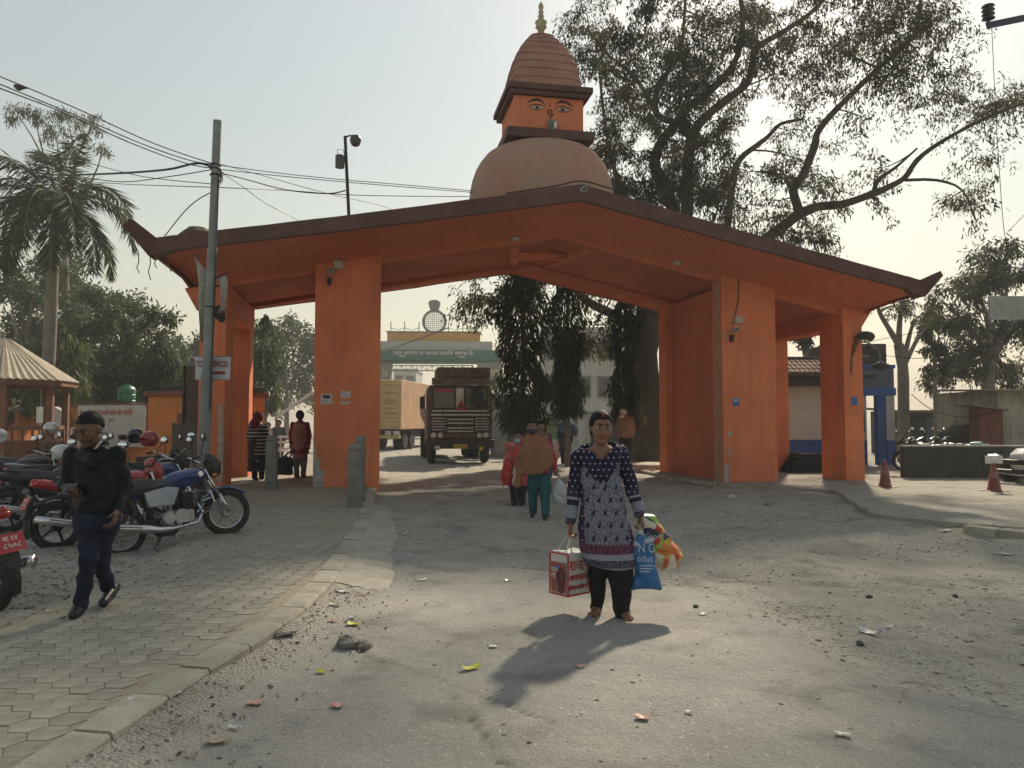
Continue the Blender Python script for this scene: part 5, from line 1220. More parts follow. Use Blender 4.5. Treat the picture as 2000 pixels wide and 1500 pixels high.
# seated and standing people far inside
for i, (x, y0, y1, cl, lb) in enumerate(((470,815,905,(.10,.22,.22),'person in a pale green top far inside the left opening'), (491,822,900,(.45,.44,.43),'person in white shirt and mask far behind the striped knit top'), (545,820,905,(.05,.055,.06),'person in dark clothes far behind, between the two women'), (524,826,890,(.38,.37,.36),'person in grey seated far inside the left opening'))):
    figure(lb, x, y1, 0, std(x, y0, y1, stride=.05), skm, mat('far_top_%d' % i, cl, rough=.9), M_DARKCLOTH, .024, 30, hm_)
# ---------------------------------------------------------------- motorcycles
M_RUB = mat('tyre_rubber', (.020,.019,.018), rough=.9, var=.3, scale=12, dust=.5, dustcol=(.16,.14,.11))
M_CHR = mat('chrome', (.55,.55,.55), rough=.22, var=.1, metal=.9)
M_ALU = mat('cast_aluminium', (.36,.36,.35), rough=.45, var=.2, scale=14, metal=.6)
M_BLK = mat('black_plastic', (.018,.018,.019), rough=.55, var=.3, scale=9, dust=.35, dustcol=(.12,.11,.09))
M_SEAT = mat('seat_vinyl', (.020,.021,.025), rough=.5, var=.3, scale=9, dust=.3, dustcol=(.13,.12,.10), spec=.4)
M_MIR = mat('mirror_glass', (.75,.8,.85), rough=.05, var=.02, metal=1.0)
M_LENS = mat('lamp_glass', (.55,.57,.58), rough=.08, var=.1, spec=.7)
M_TAIL = mat('tail_lamp_red', (.35,.02,.02), rough=.2, spec=.6)
M_PLR = mat('plate_red', (.42,.035,.05), rough=.5, dust=.2); M_WHT = mat('white_paint', (.60,.59,.56), rough=.6, dust=.2)
def sdfpart(h, fn, name, m, parent): S = SDF(h); fn(S); return S.mesh(name, m, parent)
def wheel(parent, name, x, spokes=True, steer=0.0, r=.298):
    w = MB(); w.torus((0,0,0), r-.048, .048, 36, 10, 'Y', 1.0); o = w.build(name, M_RUB, parent, smooth=True); o.location = (x, 0, r); o.rotation_euler = (0,0,steer)
    m = MB(); m.torus((0,0,0), r-.088, .014, 36, 6, 'Y', 1.6); m.build('rim', M_CHR if spokes else M_BLK, o, smooth=True)
    m = MB(); m.lathe([(.055,-.055),(.065,-.04),(.065,.04),(.055,.055)], 14, (0,0,0), 'Y')
    if spokes:
        for k in range(22):
            a = 2*math.pi*k/22; b = a + (.35 if k % 2 else -.35); sy = .03 if k % 4 < 2 else -.03
            m.tube([(.06*math.cos(b), sy, .06*math.sin(b)), ((r-.095)*math.cos(a), 0, (r-.095)*math.sin(a))], .0028, 4, cap=False)
    else:
        for k in range(5):
            a = 2*math.pi*k/5; m.tube([(.05*math.cos(a),0,.05*math.sin(a)), ((r-.09)*math.cos(a),0,(r-.09)*math.sin(a))], [.03,.02], 6, flat=.6)
    m.build('spoked_hub', M_ALU if spokes else M_BLK, o)
    return o
def motorcycle(label, loc, rz, paint, lean=.12, pitch=0.0, steer=.3, spokes=True, sporty=False, plate=None, mirror=True, detail=True, paint2=None, group='parked motorcycles'):
    """+X forward, +Y the rider's left"""
    b = thing('motorcycle', label, 'motorcycle', loc, rz, group); b.rotation_euler = Euler((lean, pitch, 0)).to_matrix().to_4x4().to_euler()
    b.rotation_euler = (Matrix.Rotation(rz, 3, 'Z') @ Matrix.Rotation(-pitch, 3, 'Y') @ Matrix.Rotation(-lean, 3, 'X')).to_euler()
    h = .011 if detail else .016; wb = .655
    wheel(b, 'rear_wheel', -wb, spokes); wheel(b, 'front_wheel', wb, spokes, steer)
    def tank(S):
        S.el((.16,0,.80), (.27,.135,.105), None, .05); S.el((.28,0,.82), (.15,.14,.09), None, .04); S.rc((0,0,.74), (-.1,0,.73), .08, .06, .05)
        for s in (-1, 1): S.el((.12,s*.15,.74), (.16,.055,.07), None, .03, 0, 'sub')
    sdfpart(h, tank, 'fuel_tank', paint, b)
    sdfpart(h, lambda S: (S.loft([(.70,-.30,0,.38,.105),(.76,-.30,0,.40,.125)], .03), S.rc((-.05,0,.74), (-.35,0,.775), .075, .085, .05), S.rc((-.35,0,.775), (-.64,0,.815), .085, .075, .05)), 'seat', M_SEAT, b)
    for s in (-1, 1):
        m = MB(); m.prism([(-.36,.52),(-.06,.50),(.03,.70),(-.12,.735),(-.40,.70)], s*.095, s*.125); m.build('side_panel', paint2 or paint, b, .012)
    def tail(S):
        S.rc((-.45,0,.72), (-.80,0,.80), .085, .055, .04); S.rc((-.80,0,.80), (-.90,0,.835 if sporty else .80), .05, .035, .03)
    tl = sdfpart(h, tail, 'tail_cowl', paint, b)
    m = MB(); m.ball((-.905,0,.80), (.035,.065,.035), 12, 8); m.build('tail_lamp', M_TAIL, tl, smooth=True)
    m = MB(); m.tube([(-.55,-.11,.83),(-.8,-.10,.88),(-.92,0,.89),(-.8,.10,.88),(-.55,.11,.83)], .011, 6); m.build('grab_rail', M_BLK if sporty else M_CHR, b, smooth=True)
    # mudguards
    for nm, x, a0, a1, rr in (('rear_mudguard', -wb, 1.05, 3.5, .345), ('front_mudguard', wb, .7, 2.6, .325)):
        m = MB(); vs_ = []; n = 14
        for i in range(n+1):
            a = a0 + (a1-a0)*i/n
            for y_, dr in ((-.062,-.02),(-.05,.0),(0,.012),(.05,.0),(.062,-.02)): vs_.append(((rr+dr)*math.cos(a), y_, (rr+dr)*math.sin(a)))
        m.add(vs_, [(i*5+k, i*5+k+1, (i+1)*5+k+1, (i+1)*5+k) for i in range(n) for k in range(4)]); o = m.build(nm, M_BLK if nm[0] == 'r' else paint, b, smooth=True); o.location = (x, 0, .298); o.rotation_euler = (0,0,steer if nm[0] == 'f' else 0)
        sd = o.modifiers.new('s', 'SOLIDIFY'); sd.thickness = .006
    m = MB(); m.hexa([(-1.04,-.055,.40),(-1.04,.055,.40),(-1.0,.055,.40),(-1.0,-.055,.40),(-.92,-.06,.66),(-.92,.06,.66),(-.88,.06,.66),(-.88,-.06,.66)]); m.build('mud_flap', M_BLK, b, .01)
    m = MB(); m.hexa([(-1.025,-.10,.52),(-1.025,.10,.52),(-1.018,.10,.52),(-1.018,-.10,.52),(-.965,-.10,.655),(-.965,.10,.655),(-.958,.10,.655),(-.958,-.10,.655)]); pp = m.build('number_plate', M_PLR, b)
    if plate:
        for i, ln in enumerate(plate):
            tx = text('plate_text', ln, .062 if i else .05, M_WHT, pp, (0,0,0), (0,0,0), .001, 'CENTER', .95, .001)
            tx.matrix_local = Matrix.Translation((-1.0135+.027*(1-i)-.0, 0, .607-.055*i)) @ Matrix.Rotation(-math.pi/2, 4, 'Z') @ Matrix.Rotation(math.pi/2-.42, 4, 'X')
    # frame, engine
    m = MB(); m.tube([(.42,0,.86),(.36,0,.62),(.22,0,.30),(-.18,0,.26),(-.34,0,.48),(-.42,0,.70)], .020, 7); m.tube([(.42,0,.84),(.1,0,.70),(-.34,0,.68),(-.7,0,.74)], .020, 7)
    for s in (-1, 1): m.tube([(-.2,s*.05,.36),(-wb,s*.09,.30)], .018, 6); m.tube([(-.58,s*.105,.68),(-.52,s*.105,.50),(-wb+.05,s*.105,.30)], [.018,.030,.022], 8)
    m.build('frame', M_BLK, b)
    e = MB(); e.box((-.16,-.10,.24),(.20,.10,.42)); e.build('engine', M_ALU, b, .03)
    m = MB()
    for k in range(7): m.box((.06,-.085,.43+.026*k),(.24,.085,.442+.026*k))
    m.box((.09,-.06,.40),(.21,.06,.63)); m.build('cylinder_fins', M_BLK, b)
    m = MB(); m.lathe([(.085,-.15),(.10,-.14),(.105,-.10)], 20, (.02,0,.34), 'Y'); m.lathe([(.07,-.145),(.08,-.13),(.085,-.10)], 18, (-.14,0,.36), 'Y'); m.build('crankcase_cover', M_ALU, b, smooth=False)
    m = MB(); m.tube([(.24,-.06,.50),(.30,-.09,.36),(.20,-.13,.25),(-.10,-.15,.23),(-.28,-.155,.245),(-.40,-.16,.275),(-.95,-.165,.40)], [.018,.020,.021,.023,.040,.052,.046], 12); ex = m.build('exhaust', M_CHR, b, smooth=True)
    m = MB(); m.tube([(-.50,-.215,.315),(-.80,-.22,.385)], [.012,.010], 6); m.build('heat_shield', M_ALU, ex)
    m = MB(); m.tube([(.02,-.13,.27),(.02,-.27,.27)], .014, 6); m.tube([(.02,.13,.27),(.02,.27,.27)], .014, 6); m.tube([(-.05,.14,.26),(-.16,.26,.02)], .012, 6); m.build('foot_pegs', M_BLK, b)
    # fork, bars
    f = bpy.data.objects.new('steering', None); C.objects.link(f); f.parent = b; f.location = (.43,0,.82); f.rotation_euler = (0,0,steer)
    m = MB()
    for s in (-1, 1): m.tube([(-.02,s*.085,.06),(.12,s*.085,-.30)], .019, 8); m.tube([(.12,s*.085,-.28),(.225,s*.085,-.522)], .026, 8)
    m.build('fork', M_CHR, f, smooth=True)
    m = MB(); m.tube([(-.20,-.37,.20),(-.10,-.28,.22),(-.02,-.10,.14),(-.02,.10,.14),(-.10,.28,.22),(-.20,.37,.20)], .012, 8); hb = m.build('handlebar', M_CHR if not sporty else M_BLK, f, smooth=True)
    for s in (-1, 1):
        m = MB(); m.tube([(-.125,s*.305,.215),(-.205,s*.375,.20)], .018, 8); m.build('grip', M_BLK, f); m = MB(); m.tube([(-.06,s*.22,.20),(-.09,s*.36,.165)], .006, 5); m.build('lever', M_ALU, f)
        if mirror:
            m = MB(); m.tube([(-.08,s*.24,.22),(-.06,s*.28,.36),(-.05,s*.33,.42)], .006, 6); m.build('mirror_stalk', M_BLK, f)
            m = MB(); m.ball((-.05,s*.37,.45), (.028,.085,.052), 14, 8, (0,0,s*.2)); mm = m.build('mirror', M_BLK, f, smooth=True)
            m = MB(); m.ball((-.066,s*.37,.45), (.018,.076,.045), 14, 8, (0,0,s*.2)); m.build('mirror_face', M_MIR, mm, smooth=True)
        m = MB(); m.tube([(.06,s*.10,-.03),(.06,s*.20,-.03)], .008, 5); m.ball((.06,s*.22,-.03), (.035,.03,.024), 10, 6); m.build('turn_signal', mat('amber_lens', (.40,.14,.02), rough=.25), f)
    def hl(S): S.el((.10,0,.06), (.11,.125,.13), None, .03); S.el((.06,0,.17), (.07,.10,.08), None, .04)
    hd = sdfpart(h*.9, hl, 'headlamp_cowl', M_BLK if not sporty else paint, f); m = MB(); m.ball((.165,0,.05), (.05,.088,.085), 14, 8); m.build('headlamp', M_LENS, hd, smooth=True)
    if detail:
        m = MB()
        for s in (-1, 1): m.tube([(.30,s*.05,.62),(.34,s*.26,.60),(.36,s*.28,.48),(.34,s*.26,.37),(.26,s*.06,.34)], .012, 7); m.tube([(.35,s*.27,.53),(.22,s*.27,.50),(.20,s*.26,.40),(.34,s*.265,.42)], .009, 6)
        m.build('crash_guard', M_CHR, b, smooth=True)
    return b
M_BLUE = mat('tank_blue', (.016,.035,.15), rough=.28, var=.2, scale=4, coat=.6, dust=.35, dustcol=(.11,.11,.12))
M_RED = mat('tank_red', (.33,.018,.018), rough=.28, var=.2, scale=4, coat=.6, dust=.3, dustcol=(.20,.13,.11))
M_BKP = mat('tank_black', (.012,.012,.014), rough=.28, var=.2, scale=4, coat=.6, dust=.35, dustcol=(.11,.10,.09))
M_SILV = mat('panel_silver', (.30,.32,.38), rough=.35, var=.15, metal=.3, dust=.2)
b1 = motorcycle('blue motorcycle with silver side panel parked nearest the gate pillar', (-4.05,9.30,.035), R(50), M_BLUE, .10, .085, -.25, paint2=M_SILV, group='parked motorcycles')
m = MB(); m.lathe([(.001,0),(.034,0),(.034,.004),(.001,.004)], 18, (.30,-.142,.83), 'Y'); m.build('tank_badge', M_CHR, b1)
motorcycle('red motorcycle behind the man in black jacket with a red number plate', (-5.0,9.62,.0), R(50), M_RED, .10, 0, .3, False, True, ('बा २३', '९८३८'), detail=False)
motorcycle('red motorcycle tail cut by the left edge with plate tilted', (-4.70,6.40,.03), R(152), M_RED, .10, 0, .3, False, True, ('बा ४४', '८५०८'), detail=False, mirror=False)
motorcycle('black motorcycle parked left of the red one with long seat', (-6.50,11.0,.0), R(48), M_BKP, .10, 0, .3, False, True, ('ना ६', '१२९५'), detail=False)
motorcycle('black motorcycle with blue side panel in the second row left', (-7.1,12.3,.0), R(44), M_BKP, .10, 0, .3, True, False, None, detail=False, paint2=M_BLUE)
motorcycle('dusty black motorcycle furthest left in the back row', (-8.6,13.4,.0), R(46), M_BKP, .10, 0, .3, True, False, None, detail=False)
motorcycle('black motorcycle under the rider in silver helmet', (-7.35,13.6,.0), R(-70), M_BKP, .02, 0, .1, True, False, None, detail=False)
motorcycle('blue motorcycle behind the front one with helmets on its mirrors', (-5.35,11.4,.0), R(60), M_BLUE, .10, 0, -.3, True, False, None, detail=False)
motorcycle('black motorcycle half hidden behind the two helmets', (-6.0,12.9,.0), R(70), M_BKP, .10, 0, .3, True, False, None, detail=False)
motorcycle('maroon motorcycle at the far left edge of the back row', (-9.3,14.6,.0), R(40), mat('tank_maroon', (.10,.02,.025), rough=.3, coat=.5), .10, 0, .3, True, False, None, detail=False)
def helmet(label, p, m, rz):
    S = SDF(.009); S.el((0,0,.0), (.135,.155,.135), None, .03); S.el((0,-.16,-.03), (.09,.11,.055), None, .02, 0, 'sub'); S.cuts.append(lambda X, Y, Z: -.115-Z+0*X)
    o = S.mesh('helmet', [m]); o.location = p; o.rotation_euler = (0,0,rz); tag(o, label, 'helmet', 'helmets left on motorcycles'); return o
helmet('black open helmet hung on a motorcycle mirror in front of the signboard', at(264,852,12.6), mat('helmet_black', (.014,.014,.016), rough=.2, coat=.7), .3)
helmet('red helmet hung on a motorcycle mirror beside the black one', at(291,858,12.4), mat('helmet_red', (.22,.015,.025), rough=.2, coat=.7), -.4)
helmet('white and blue helmet at the left edge on a motorcycle seat', at(-2,852,13.4), mat('helmet_white', (.5,.5,.55), rough=.2, coat=.7), .8)
helmet('white helmet resting on a motorcycle beside the rider', at(119,884,12.2), mat('helmet_grey', (.5,.5,.5), rough=.25, coat=.7), -.8)
# ---------------------------------------------------------------- tanker lorry
F0 = at(898, 905, 27.5); tr = thing('tanker_lorry', 'rusty tanker lorry with ornate black grille driving out through the gate', 'lorry', (F0.x, 27.5, 0), R(9))
M_TCAB = mat('cab_rust_paint', (.095,.055,.042), rough=.7, var=.4, scale=3, dust=.7, dustcol=(.20,.17,.13))
M_TDK = mat('cab_black', (.022,.022,.022), rough=.6, var=.4, scale=5, dust=.4, dustcol=(.12,.11,.09))
M_WOOD = mat('weathered_wood', (.11,.075,.055), rough=.9, var=.4, scale=4, bump=.4, dust=.4)
M_GLS = mat('windscreen', (.022,.026,.030), rough=.06, var=.3, spec=.7)
M_TW = mat('dull_white_paint', (.52,.53,.52), rough=.6, var=.3, scale=6, dust=.4)
def B(name, m, par, lo, hi, bevel=.02, rot=None): q = MB(); q.box(lo, hi, rot); return q.build(name, m, par, bevel)
q = MB(); q.prism([(-1.2,.72),(1.2,.72),(1.2,2.55),(1.1,2.85),(-1.1,2.85),(-1.2,2.55)], .0, 1.9); cab = q.build('cab', M_TCAB, tr, .05)
for x0, x1 in ((-1.0,-.17), (.17,1.0)):
    q = MB(); q.box((x0,-.035,1.98),(x1,.01,2.78)); w = q.build('windscreen_frame', M_TDK, cab, .05); q = MB(); q.box((x0+.05,-.05,2.03),(x1-.05,-.03,2.73)); q.build('windscreen_pane', M_GLS, w, .0)
q = MB(); q.box((-.90,-.055,2.60),(-.25,-.052,2.71)); q.build('sun_strip', mat('strip_pink', (.32,.03,.06), rough=.5), cab)
B('centre_pillar', M_TW, cab, (-.14,-.045,2.0), (.14,.0,2.75), .01); B('visor_board', M_WOOD, tr, (-1.02,-.22,2.86), (1.08,.10,3.10), .03, (.12,0,.012)); 
for x0, x1 in ((-.80,-.16), (-.14,.44), (.46,1.10)): B('rack_board', M_WOOD, tr, (x0,.0,3.13), (x1,.5,3.50), .015)
B('roof_rack', M_WOOD, tr, (-.85,.05,3.10), (1.12,1.4,3.45), .02)
q = MB(); q.prism([(-.2,1.93),(.26,1.93),(.03,2.32)], -.11, -.06); wt = q.build('warning_triangle', mat('triangle_red', (.32,.03,.025), rough=.5, dust=.3), tr, .01); q = MB(); q.prism([(-.07,2.0),(.13,2.0),(.03,2.18)], -.116, -.11); q.build('triangle_centre', M_TDK, wt)
B('grille', M_TDK, cab, (-1.08,-.06,1.08), (1.08,.02,1.86), .02)
for i, z in enumerate((1.22,1.32,1.42,1.52,1.62)):
    for x0, x1 in ((-1.02,-.52), (.55,1.04)): B('grille_bar', M_TW, cab, (x0,-.09,z), (x1,-.055,z+.035), .006)
for z in (1.15, 1.27, 1.45, 1.58): B('grille_bar', M_TW, cab, (-.46,-.085,z), (.48,-.055,z+.045), .006)
B('grille_top_bar', M_TW, cab, (-1.05,-.10,1.74), (1.08,-.055,1.80), .01); B('name_band', M_TW, cab, (-1.0,-.075,1.88), (1.0,-.02,1.94), .01)
text('grille_emblem', 'T', .2, M_TW, cab, (-.04,-.10,1.36), (math.pi/2,0,0), .006, 'CENTER')
for x in (-.62, .72): 
    q = MB(); q.tube([(x,-.13,1.0),(x,-.13,1.95)], .018, 6); q.build('green_rod', mat('green_paint', (.05,.11,.08), rough=.6), cab)
B('lower_panel', M_TCAB, cab, (-1.16,-.05,.92), (1.16,.0,1.10), .02)
for x in (-.95,-.70,.72,.94):
    q = MB(); q.lathe([(.085,.0),(.10,-.01),(.10,-.05),(.085,-.06)], 18, (x,-.03,1.03), 'Y'); hb = q.build('headlamp', M_TW, cab); q = MB(); q.ball((x,-.085,1.03), (.078,.025,.078), 14, 8); q.build('lens', M_LENS, hb, smooth=True)
B('bumper', M_TDK, tr, (-1.24,-.22,.55), (1.24,.05,.88), .03); B('number_plate', mat('plate_yellow', (.45,.33,.04), rough=.5, dust=.3), tr, (-.25,-.24,.55), (.25,-.225,.72), .004)
text('plate_text', 'BR 06 2187', .095, M_TDK, tr, (0,-.243,.60), (math.pi/2,0,0), .001, 'CENTER')
B('fog_lamp', M_TW, tr, (-.92,-.24,.50), (-.74,-.2,.66), .02); B('fog_lamp', mat('plate_yellow', (.45,.33,.04)), tr, (.68,-.24,.48), (.82,-.2,.62), .02)
for s in (-1, 1):
    q = MB(); q.tube([(s*1.15,-.02,2.45),(s*1.36,-.12,2.42),(s*1.36,-.12,1.9)], .016, 6); q.build('mirror_arm', M_TDK, tr); B('wing_mirror', M_TDK, tr, (s*1.36-.09,-.16,1.98), (s*1.36+.09,-.11,2.42), .02)
    B('side_window', M_GLS, cab, (s*1.19-.02,.25,2.0), (s*1.19+.02,1.2,2.6), .02)
def lwheel(par, x, y, w=.28, r=.5):
    q = MB(); q.lathe([(.26,-w/2),(r-.06,-w/2),(r,-w/2+.06),(r,w/2-.06),(r-.06,w/2),(.26,w/2)], 28, (x,y,r), 'X'); o = q.build('wheel', M_RUB, par); q = MB(); q.lathe([(.08,-w/2-.02),(.25,-w/2+.05),(.25,w/2-.05),(.08,w/2+.02)], 16, (x,y,r), 'X'); q.build('rim', M_TDK, o)
for x in (-.98,.98): lwheel(tr, x, .75)
for y in (4.6, 5.9):
    for x in (-1.05,-.75,.75,1.05): lwheel(tr, x, y)
B('chassis', M_TDK, tr, (-.45,.3,.75), (.45,8.0,1.0), .02); B('mud_flap', M_TDK, tr, (-1.25,4.0,.5), (-.6,4.04,1.2), .01)
q = MB(); q.lathe([(.02,2.3),(.8,2.34),(1.12,2.5),(1.15,2.6),(1.15,8.2),(1.1,8.35),(.02,8.45)], 32, (0,0,2.1), 'Y'); tk = q.build('tank', mat('tank_dusty_orange', (.42,.24,.15), rough=.6, var=.2, scale=1.5, dust=.5, dustcol=(.45,.36,.27)), tr, smooth=True)
for y in (3.2, 5, 6.8): q = MB(); q.torus((0,y,2.1), 1.155, .03, 32, 6, 'Y'); q.build('tank_hoop', M_TCAB, tk)
B('tank_panel', M_TW, tk, (-1.18,3.4,2.0), (-1.1,5.4,2.5), .02)
# ---------------------------------------------------------------- container lorry further in
G0 = at(742, 862, 40); cl_ = thing('container_lorry', 'cream container lorry seen from behind beyond the left pillar', 'lorry', (G0.x, 40, 0), R(-9))
M_CR = mat('container_cream', (.50,.38,.18), rough=.65, var=.15, scale=1.5, dust=.3); M_CO = mat('container_orange', (.58,.36,.22), rough=.65, var=.15, scale=1.5)
B('container_box', M_CO, cl_, (-1.25,.0,1.1), (1.15,6.5,3.72), .03)
B('rear_door', M_CR, cl_, (-1.24,-.06,1.12), (-.06,-.005,3.7), .02); B('rear_door', M_CR, cl_, (-.04,-.06,1.12), (1.14,-.005,3.7), .02)
for z in (1.7, 2.2, 2.62, 3.0, 3.4): B('door_rib', mat('rib_brown', (.28,.20,.11), rough=.7), cl_, (.15,-.085,z), (1.0,-.055,z+.03), .004)
for x in (.06,.10): q = MB(); q.tube([(x,-.09,1.2),(x,-.09,3.6)], .02, 6); q.build('lock_rod', M_CR, cl_)
M_MK = mat('door_lettering', (.30,.10,.06), rough=.7)
for z, w in ((2.42,.62), (1.86,.7)):
    q = MB(); x = .25
    while x < .25+w: 
        s_ = random.uniform(.03,.08); q.box((x,-.064,z), (x+s_*.5,-.061,z+random.uniform(.10,.17))); x += s_
    o = q.build('faded_lettering', M_MK, cl_); tag(o, kind='stuff')
B('rear_bumper', M_CR, cl_, (-1.25,-.25,.62), (1.15,-.05,.80), .02)
for x in (-.9,.35,.8): B('tail_lamp', M_TW, cl_, (x,-.26,.82), (x+.3,-.1,1.02), .02)
for y in (1.2, 2.5):
    for x in (-1.0,-.7,.6,.9): lwheel(cl_, x, y)
B('chassis', M_TDK, cl_, (-.5,.2,.6), (.4,9,1.08), .02); B('cab', M_CO, cl_, (-1.2,6.8,.6), (1.1,8.8,3.0), .06)
for x in (-1.0,.9): lwheel(cl_, x, 7.8)
# small yellow and green vehicle far inside
v0 = at(1076, 850, 42); av = thing('autorickshaw', 'small green and yellow three wheeler far inside the gate', 'rickshaw', (v0.x, 42, 0))
q = MB(); q.prism([(-.65,.35),(.65,.35),(.68,1.0),(.6,1.25),(-.6,1.25),(-.68,1.0)], -.2, 2.0); q.build('body', mat('rickshaw_green', (.10,.17,.06), rough=.6), av, .04); q = MB(); q.prism([(-.62,1.25),(.62,1.25),(.55,1.78),(.4,1.84),(-.4,1.84),(-.55,1.78)], -.05, 2.0); q.build('hood', mat('rickshaw_yellow', (.42,.33,.06), rough=.7), av, .04); B('windscreen', M_GLS, av, (-.5,-.09,1.28), (.5,-.055,1.72), .01)
for x, y in ((0,-.1), (-.55,1.6), (.55,1.6)): q = MB(); q.torus((x,y,.22), .17, .05, 18, 6, 'X'); q.build('wheel', M_RUB, av, smooth=True)
# white car nose at the right edge
c0 = on(1985, 948, .03); car = thing('parked_car', 'front end of a white car cut by the right edge', 'car', (c0.x+.1, c0.y, .03), R(-68)); M_CARW = mat('car_white', (.62,.62,.60), rough=.25, coat=.6, dust=.3)
S = SDF(.03); S.loft([(.22,0,2.0,.80,1.95),(.55,0,2.0,.86,2.05),(.72,0,2.0,.84,2.0),(.85,0,2.1,.78,1.9)], .08); S.loft([(.80,0,2.4,.74,1.3),(1.35,0,2.6,.58,.85),(1.42,0,2.6,.45,.7)], .12); S.mesh('body', [M_CARW], car)
B('grille', M_BLK, car, (-.45,-.10,.48), (.45,.02,.60), .02)
for s in (-1, 1):
    B('headlamp', M_LENS, car, (s*.66-.14,-.03,.58), (s*.66+.14,.12,.70), .03)
    for y in (.75, 3.2): q = MB(); q.lathe([(.16,-.1),(.26,-.1),(.30,-.06),(.30,.06),(.26,.1),(.16,.1)], 24, (s*.76,y,.30), 'X'); q.build('wheel', M_RUB, car)
B('windscreen', M_GLS, car, (-.6,1.1,.95), (.6,1.5,1.32), .03, (-.9,0,0)); B('bumper_lip', M_BLK, car, (-.7,-.06,.26), (.7,.1,.36), .02)
# ---------------------------------------------------------------- walls, houses, far gate
M_ORW = mat('orange_wall_dull', (.52,.185,.055), rough=.85, var=.15, scale=1.6, bump=.2, streak=.25, dust=.25, dustcol=(.42,.25,.14))
M_COP = mat('brown_coping', (.19,.075,.055), rough=.85, var=.25, scale=3, streak=.2)
M_WALLW = mat('whitewash', (.46,.45,.42), rough=.9, var=.12, scale=1.5, streak=.3, dust=.3)
M_BLUEW = mat('blue_dado', (.035,.095,.30), rough=.8, var=.15, scale=2, dust=.25)
M_GREY = mat('mossy_concrete', (.055,.053,.047), rough=.95, var=.4, scale=1.6, bump=.4, streak=.8, dust=.5, dustcol=(.09,.088,.08))
M_TIN = mat('rusty_tin', (.16,.12,.10), rough=.75, var=.35, scale=3, dust=.4, dustcol=(.22,.15,.10))
def wall_run(name, label, a, b, z0, z1, th, m, coping=None, cat='wall'):
    """a straight wall from a to b (plan points)"""
    a = Vector(a); b = Vector(b); L_ = (b-a).length; ang = math.atan2(b.y-a.y, b.x-a.x); t = thing(name, label, cat, (a.x, a.y, 0), ang)
    B('wall_face', m, t, (0,0,z0), (L_,th,z1), .012)
    if coping: B('coping', coping, t, (-.03,-.06,z1-.002), (L_+.03,th+.06,z1+.10), .01)
    return t, L_
# left: boundary wall with the notice board
pa, pb = at(95,800,24.5), at(292,800,23.0)
wt_, WL = wall_run('boundary_wall', 'orange boundary wall with brown coping behind the motorcycles', (pa.x,24.5), (pb.x,23.0), -.1, 1.98, .25, M_ORW, M_COP)
pc, pd = at(160,800,24.0), at(291,800,22.98)
nb = thing('notice_board', 'weathered white notice banner with red Devanagari heading on the orange wall', 'notice board', (pc.x, 23.86, 0), math.atan2(22.86-23.86, pd.x-pc.x))
NL = (Vector((pd.x,22.86))-Vector((pc.x,23.86))).length; zt = at(200,792,23.5).z; zb = at(200,872,23.5).z
B('board', mat('banner_white', (.47,.46,.44), rough=.85, var=.12, scale=3, streak=.25), nb, (0,-.05,zb), (NL,-.02,zt), .004)
M_TXR = mat('letter_red', (.33,.07,.06), rough=.8); M_TXB = mat('letter_grey_blue', (.10,.11,.15), rough=.8)
text('heading', 'बीमा कषेतरको निरयनकारी निकाय बीमा सीमिती', .205, M_TXR, nb, (.07,-.052,zt-.30), (math.pi/2,0,0), .002, 'LEFT', .62, .004)
for i, (s_, x) in enumerate((('गुनासो ।      सूचना ।', .95), ('विषय  बुझाउने', .2), ('बीमा लेखमा खरिद  पूव सूचना', .25), ('कारोवार गदा विशेष  धयान दिनु होला', .2), ('दावी गरदा जानकारी राखनु पनेछ', .3), ('बीमा रकम भुकतानी सूचना', .3), ('कायालय   ठेगाना', .8))):
    text('notice_line', s_, .115, M_TXB, nb, (x,-.052,zt-.50-.135*i), (math.pi/2,0,0), .002, 'LEFT', .72, .002)
# little grey stone arch and fence beside it
pg = at(118,830,24.2); ar = thing('garden_arch', 'pale grey round headed gate pier left of the notice board', 'gate pier', (pg.x, 24.0, 0)); q = MB(); q.prism([(-.42,-.1),(.42,-.1),(.42,1.55),(.3,1.85),(0,2.0),(-.3,1.85),(-.42,1.55)], -.2, .1); q.build('pier', M_WALLW, ar, .02)
pf = at(75,812,22); fn = thing('picket_fence', 'brown and white fence rails beside the pavilion', 'fence', (pf.x, 22, 0), R(4))
for i in range(13): B('picket', M_WHT if i % 2 else M_COP, fn, (.1*i,0,.35), (.1*i+.045,.03,1.35), .004)
for z in (.55, 1.05, 1.3): B('rail', M_WHT, fn, (-.05,-.03,z), (1.35,0,z+.05), .004)
# booth
p0, p1 = at(289,800,21.5), at(392,800,20.6); bo = thing('guard_booth', 'small orange flat roofed booth left of the gate', 'booth', (p0.x, 21.5, 0), math.atan2(-.9, p1.x-p0.x)); BL = (p1.x-p0.x)*1.1
B('wall', M_ORW, bo, (0,0,-.1), (BL,2.4,2.24), .01); B('roof_edge', M_COP, bo, (-.08,-.1,2.24), (BL+.08,2.5,2.38), .01); B('roof_slab', M_GREY, bo, (.5,.1,2.381), (BL+.1,2.3,2.55), .02); B('wall_box', M_COP, bo, (1.25,-.08,1.5), (1.5,-.002,1.75), .01)
B('plinth', M_GREY, bo, (-.1,-.3,-.1), (BL+.3,-.01,.55), .02)
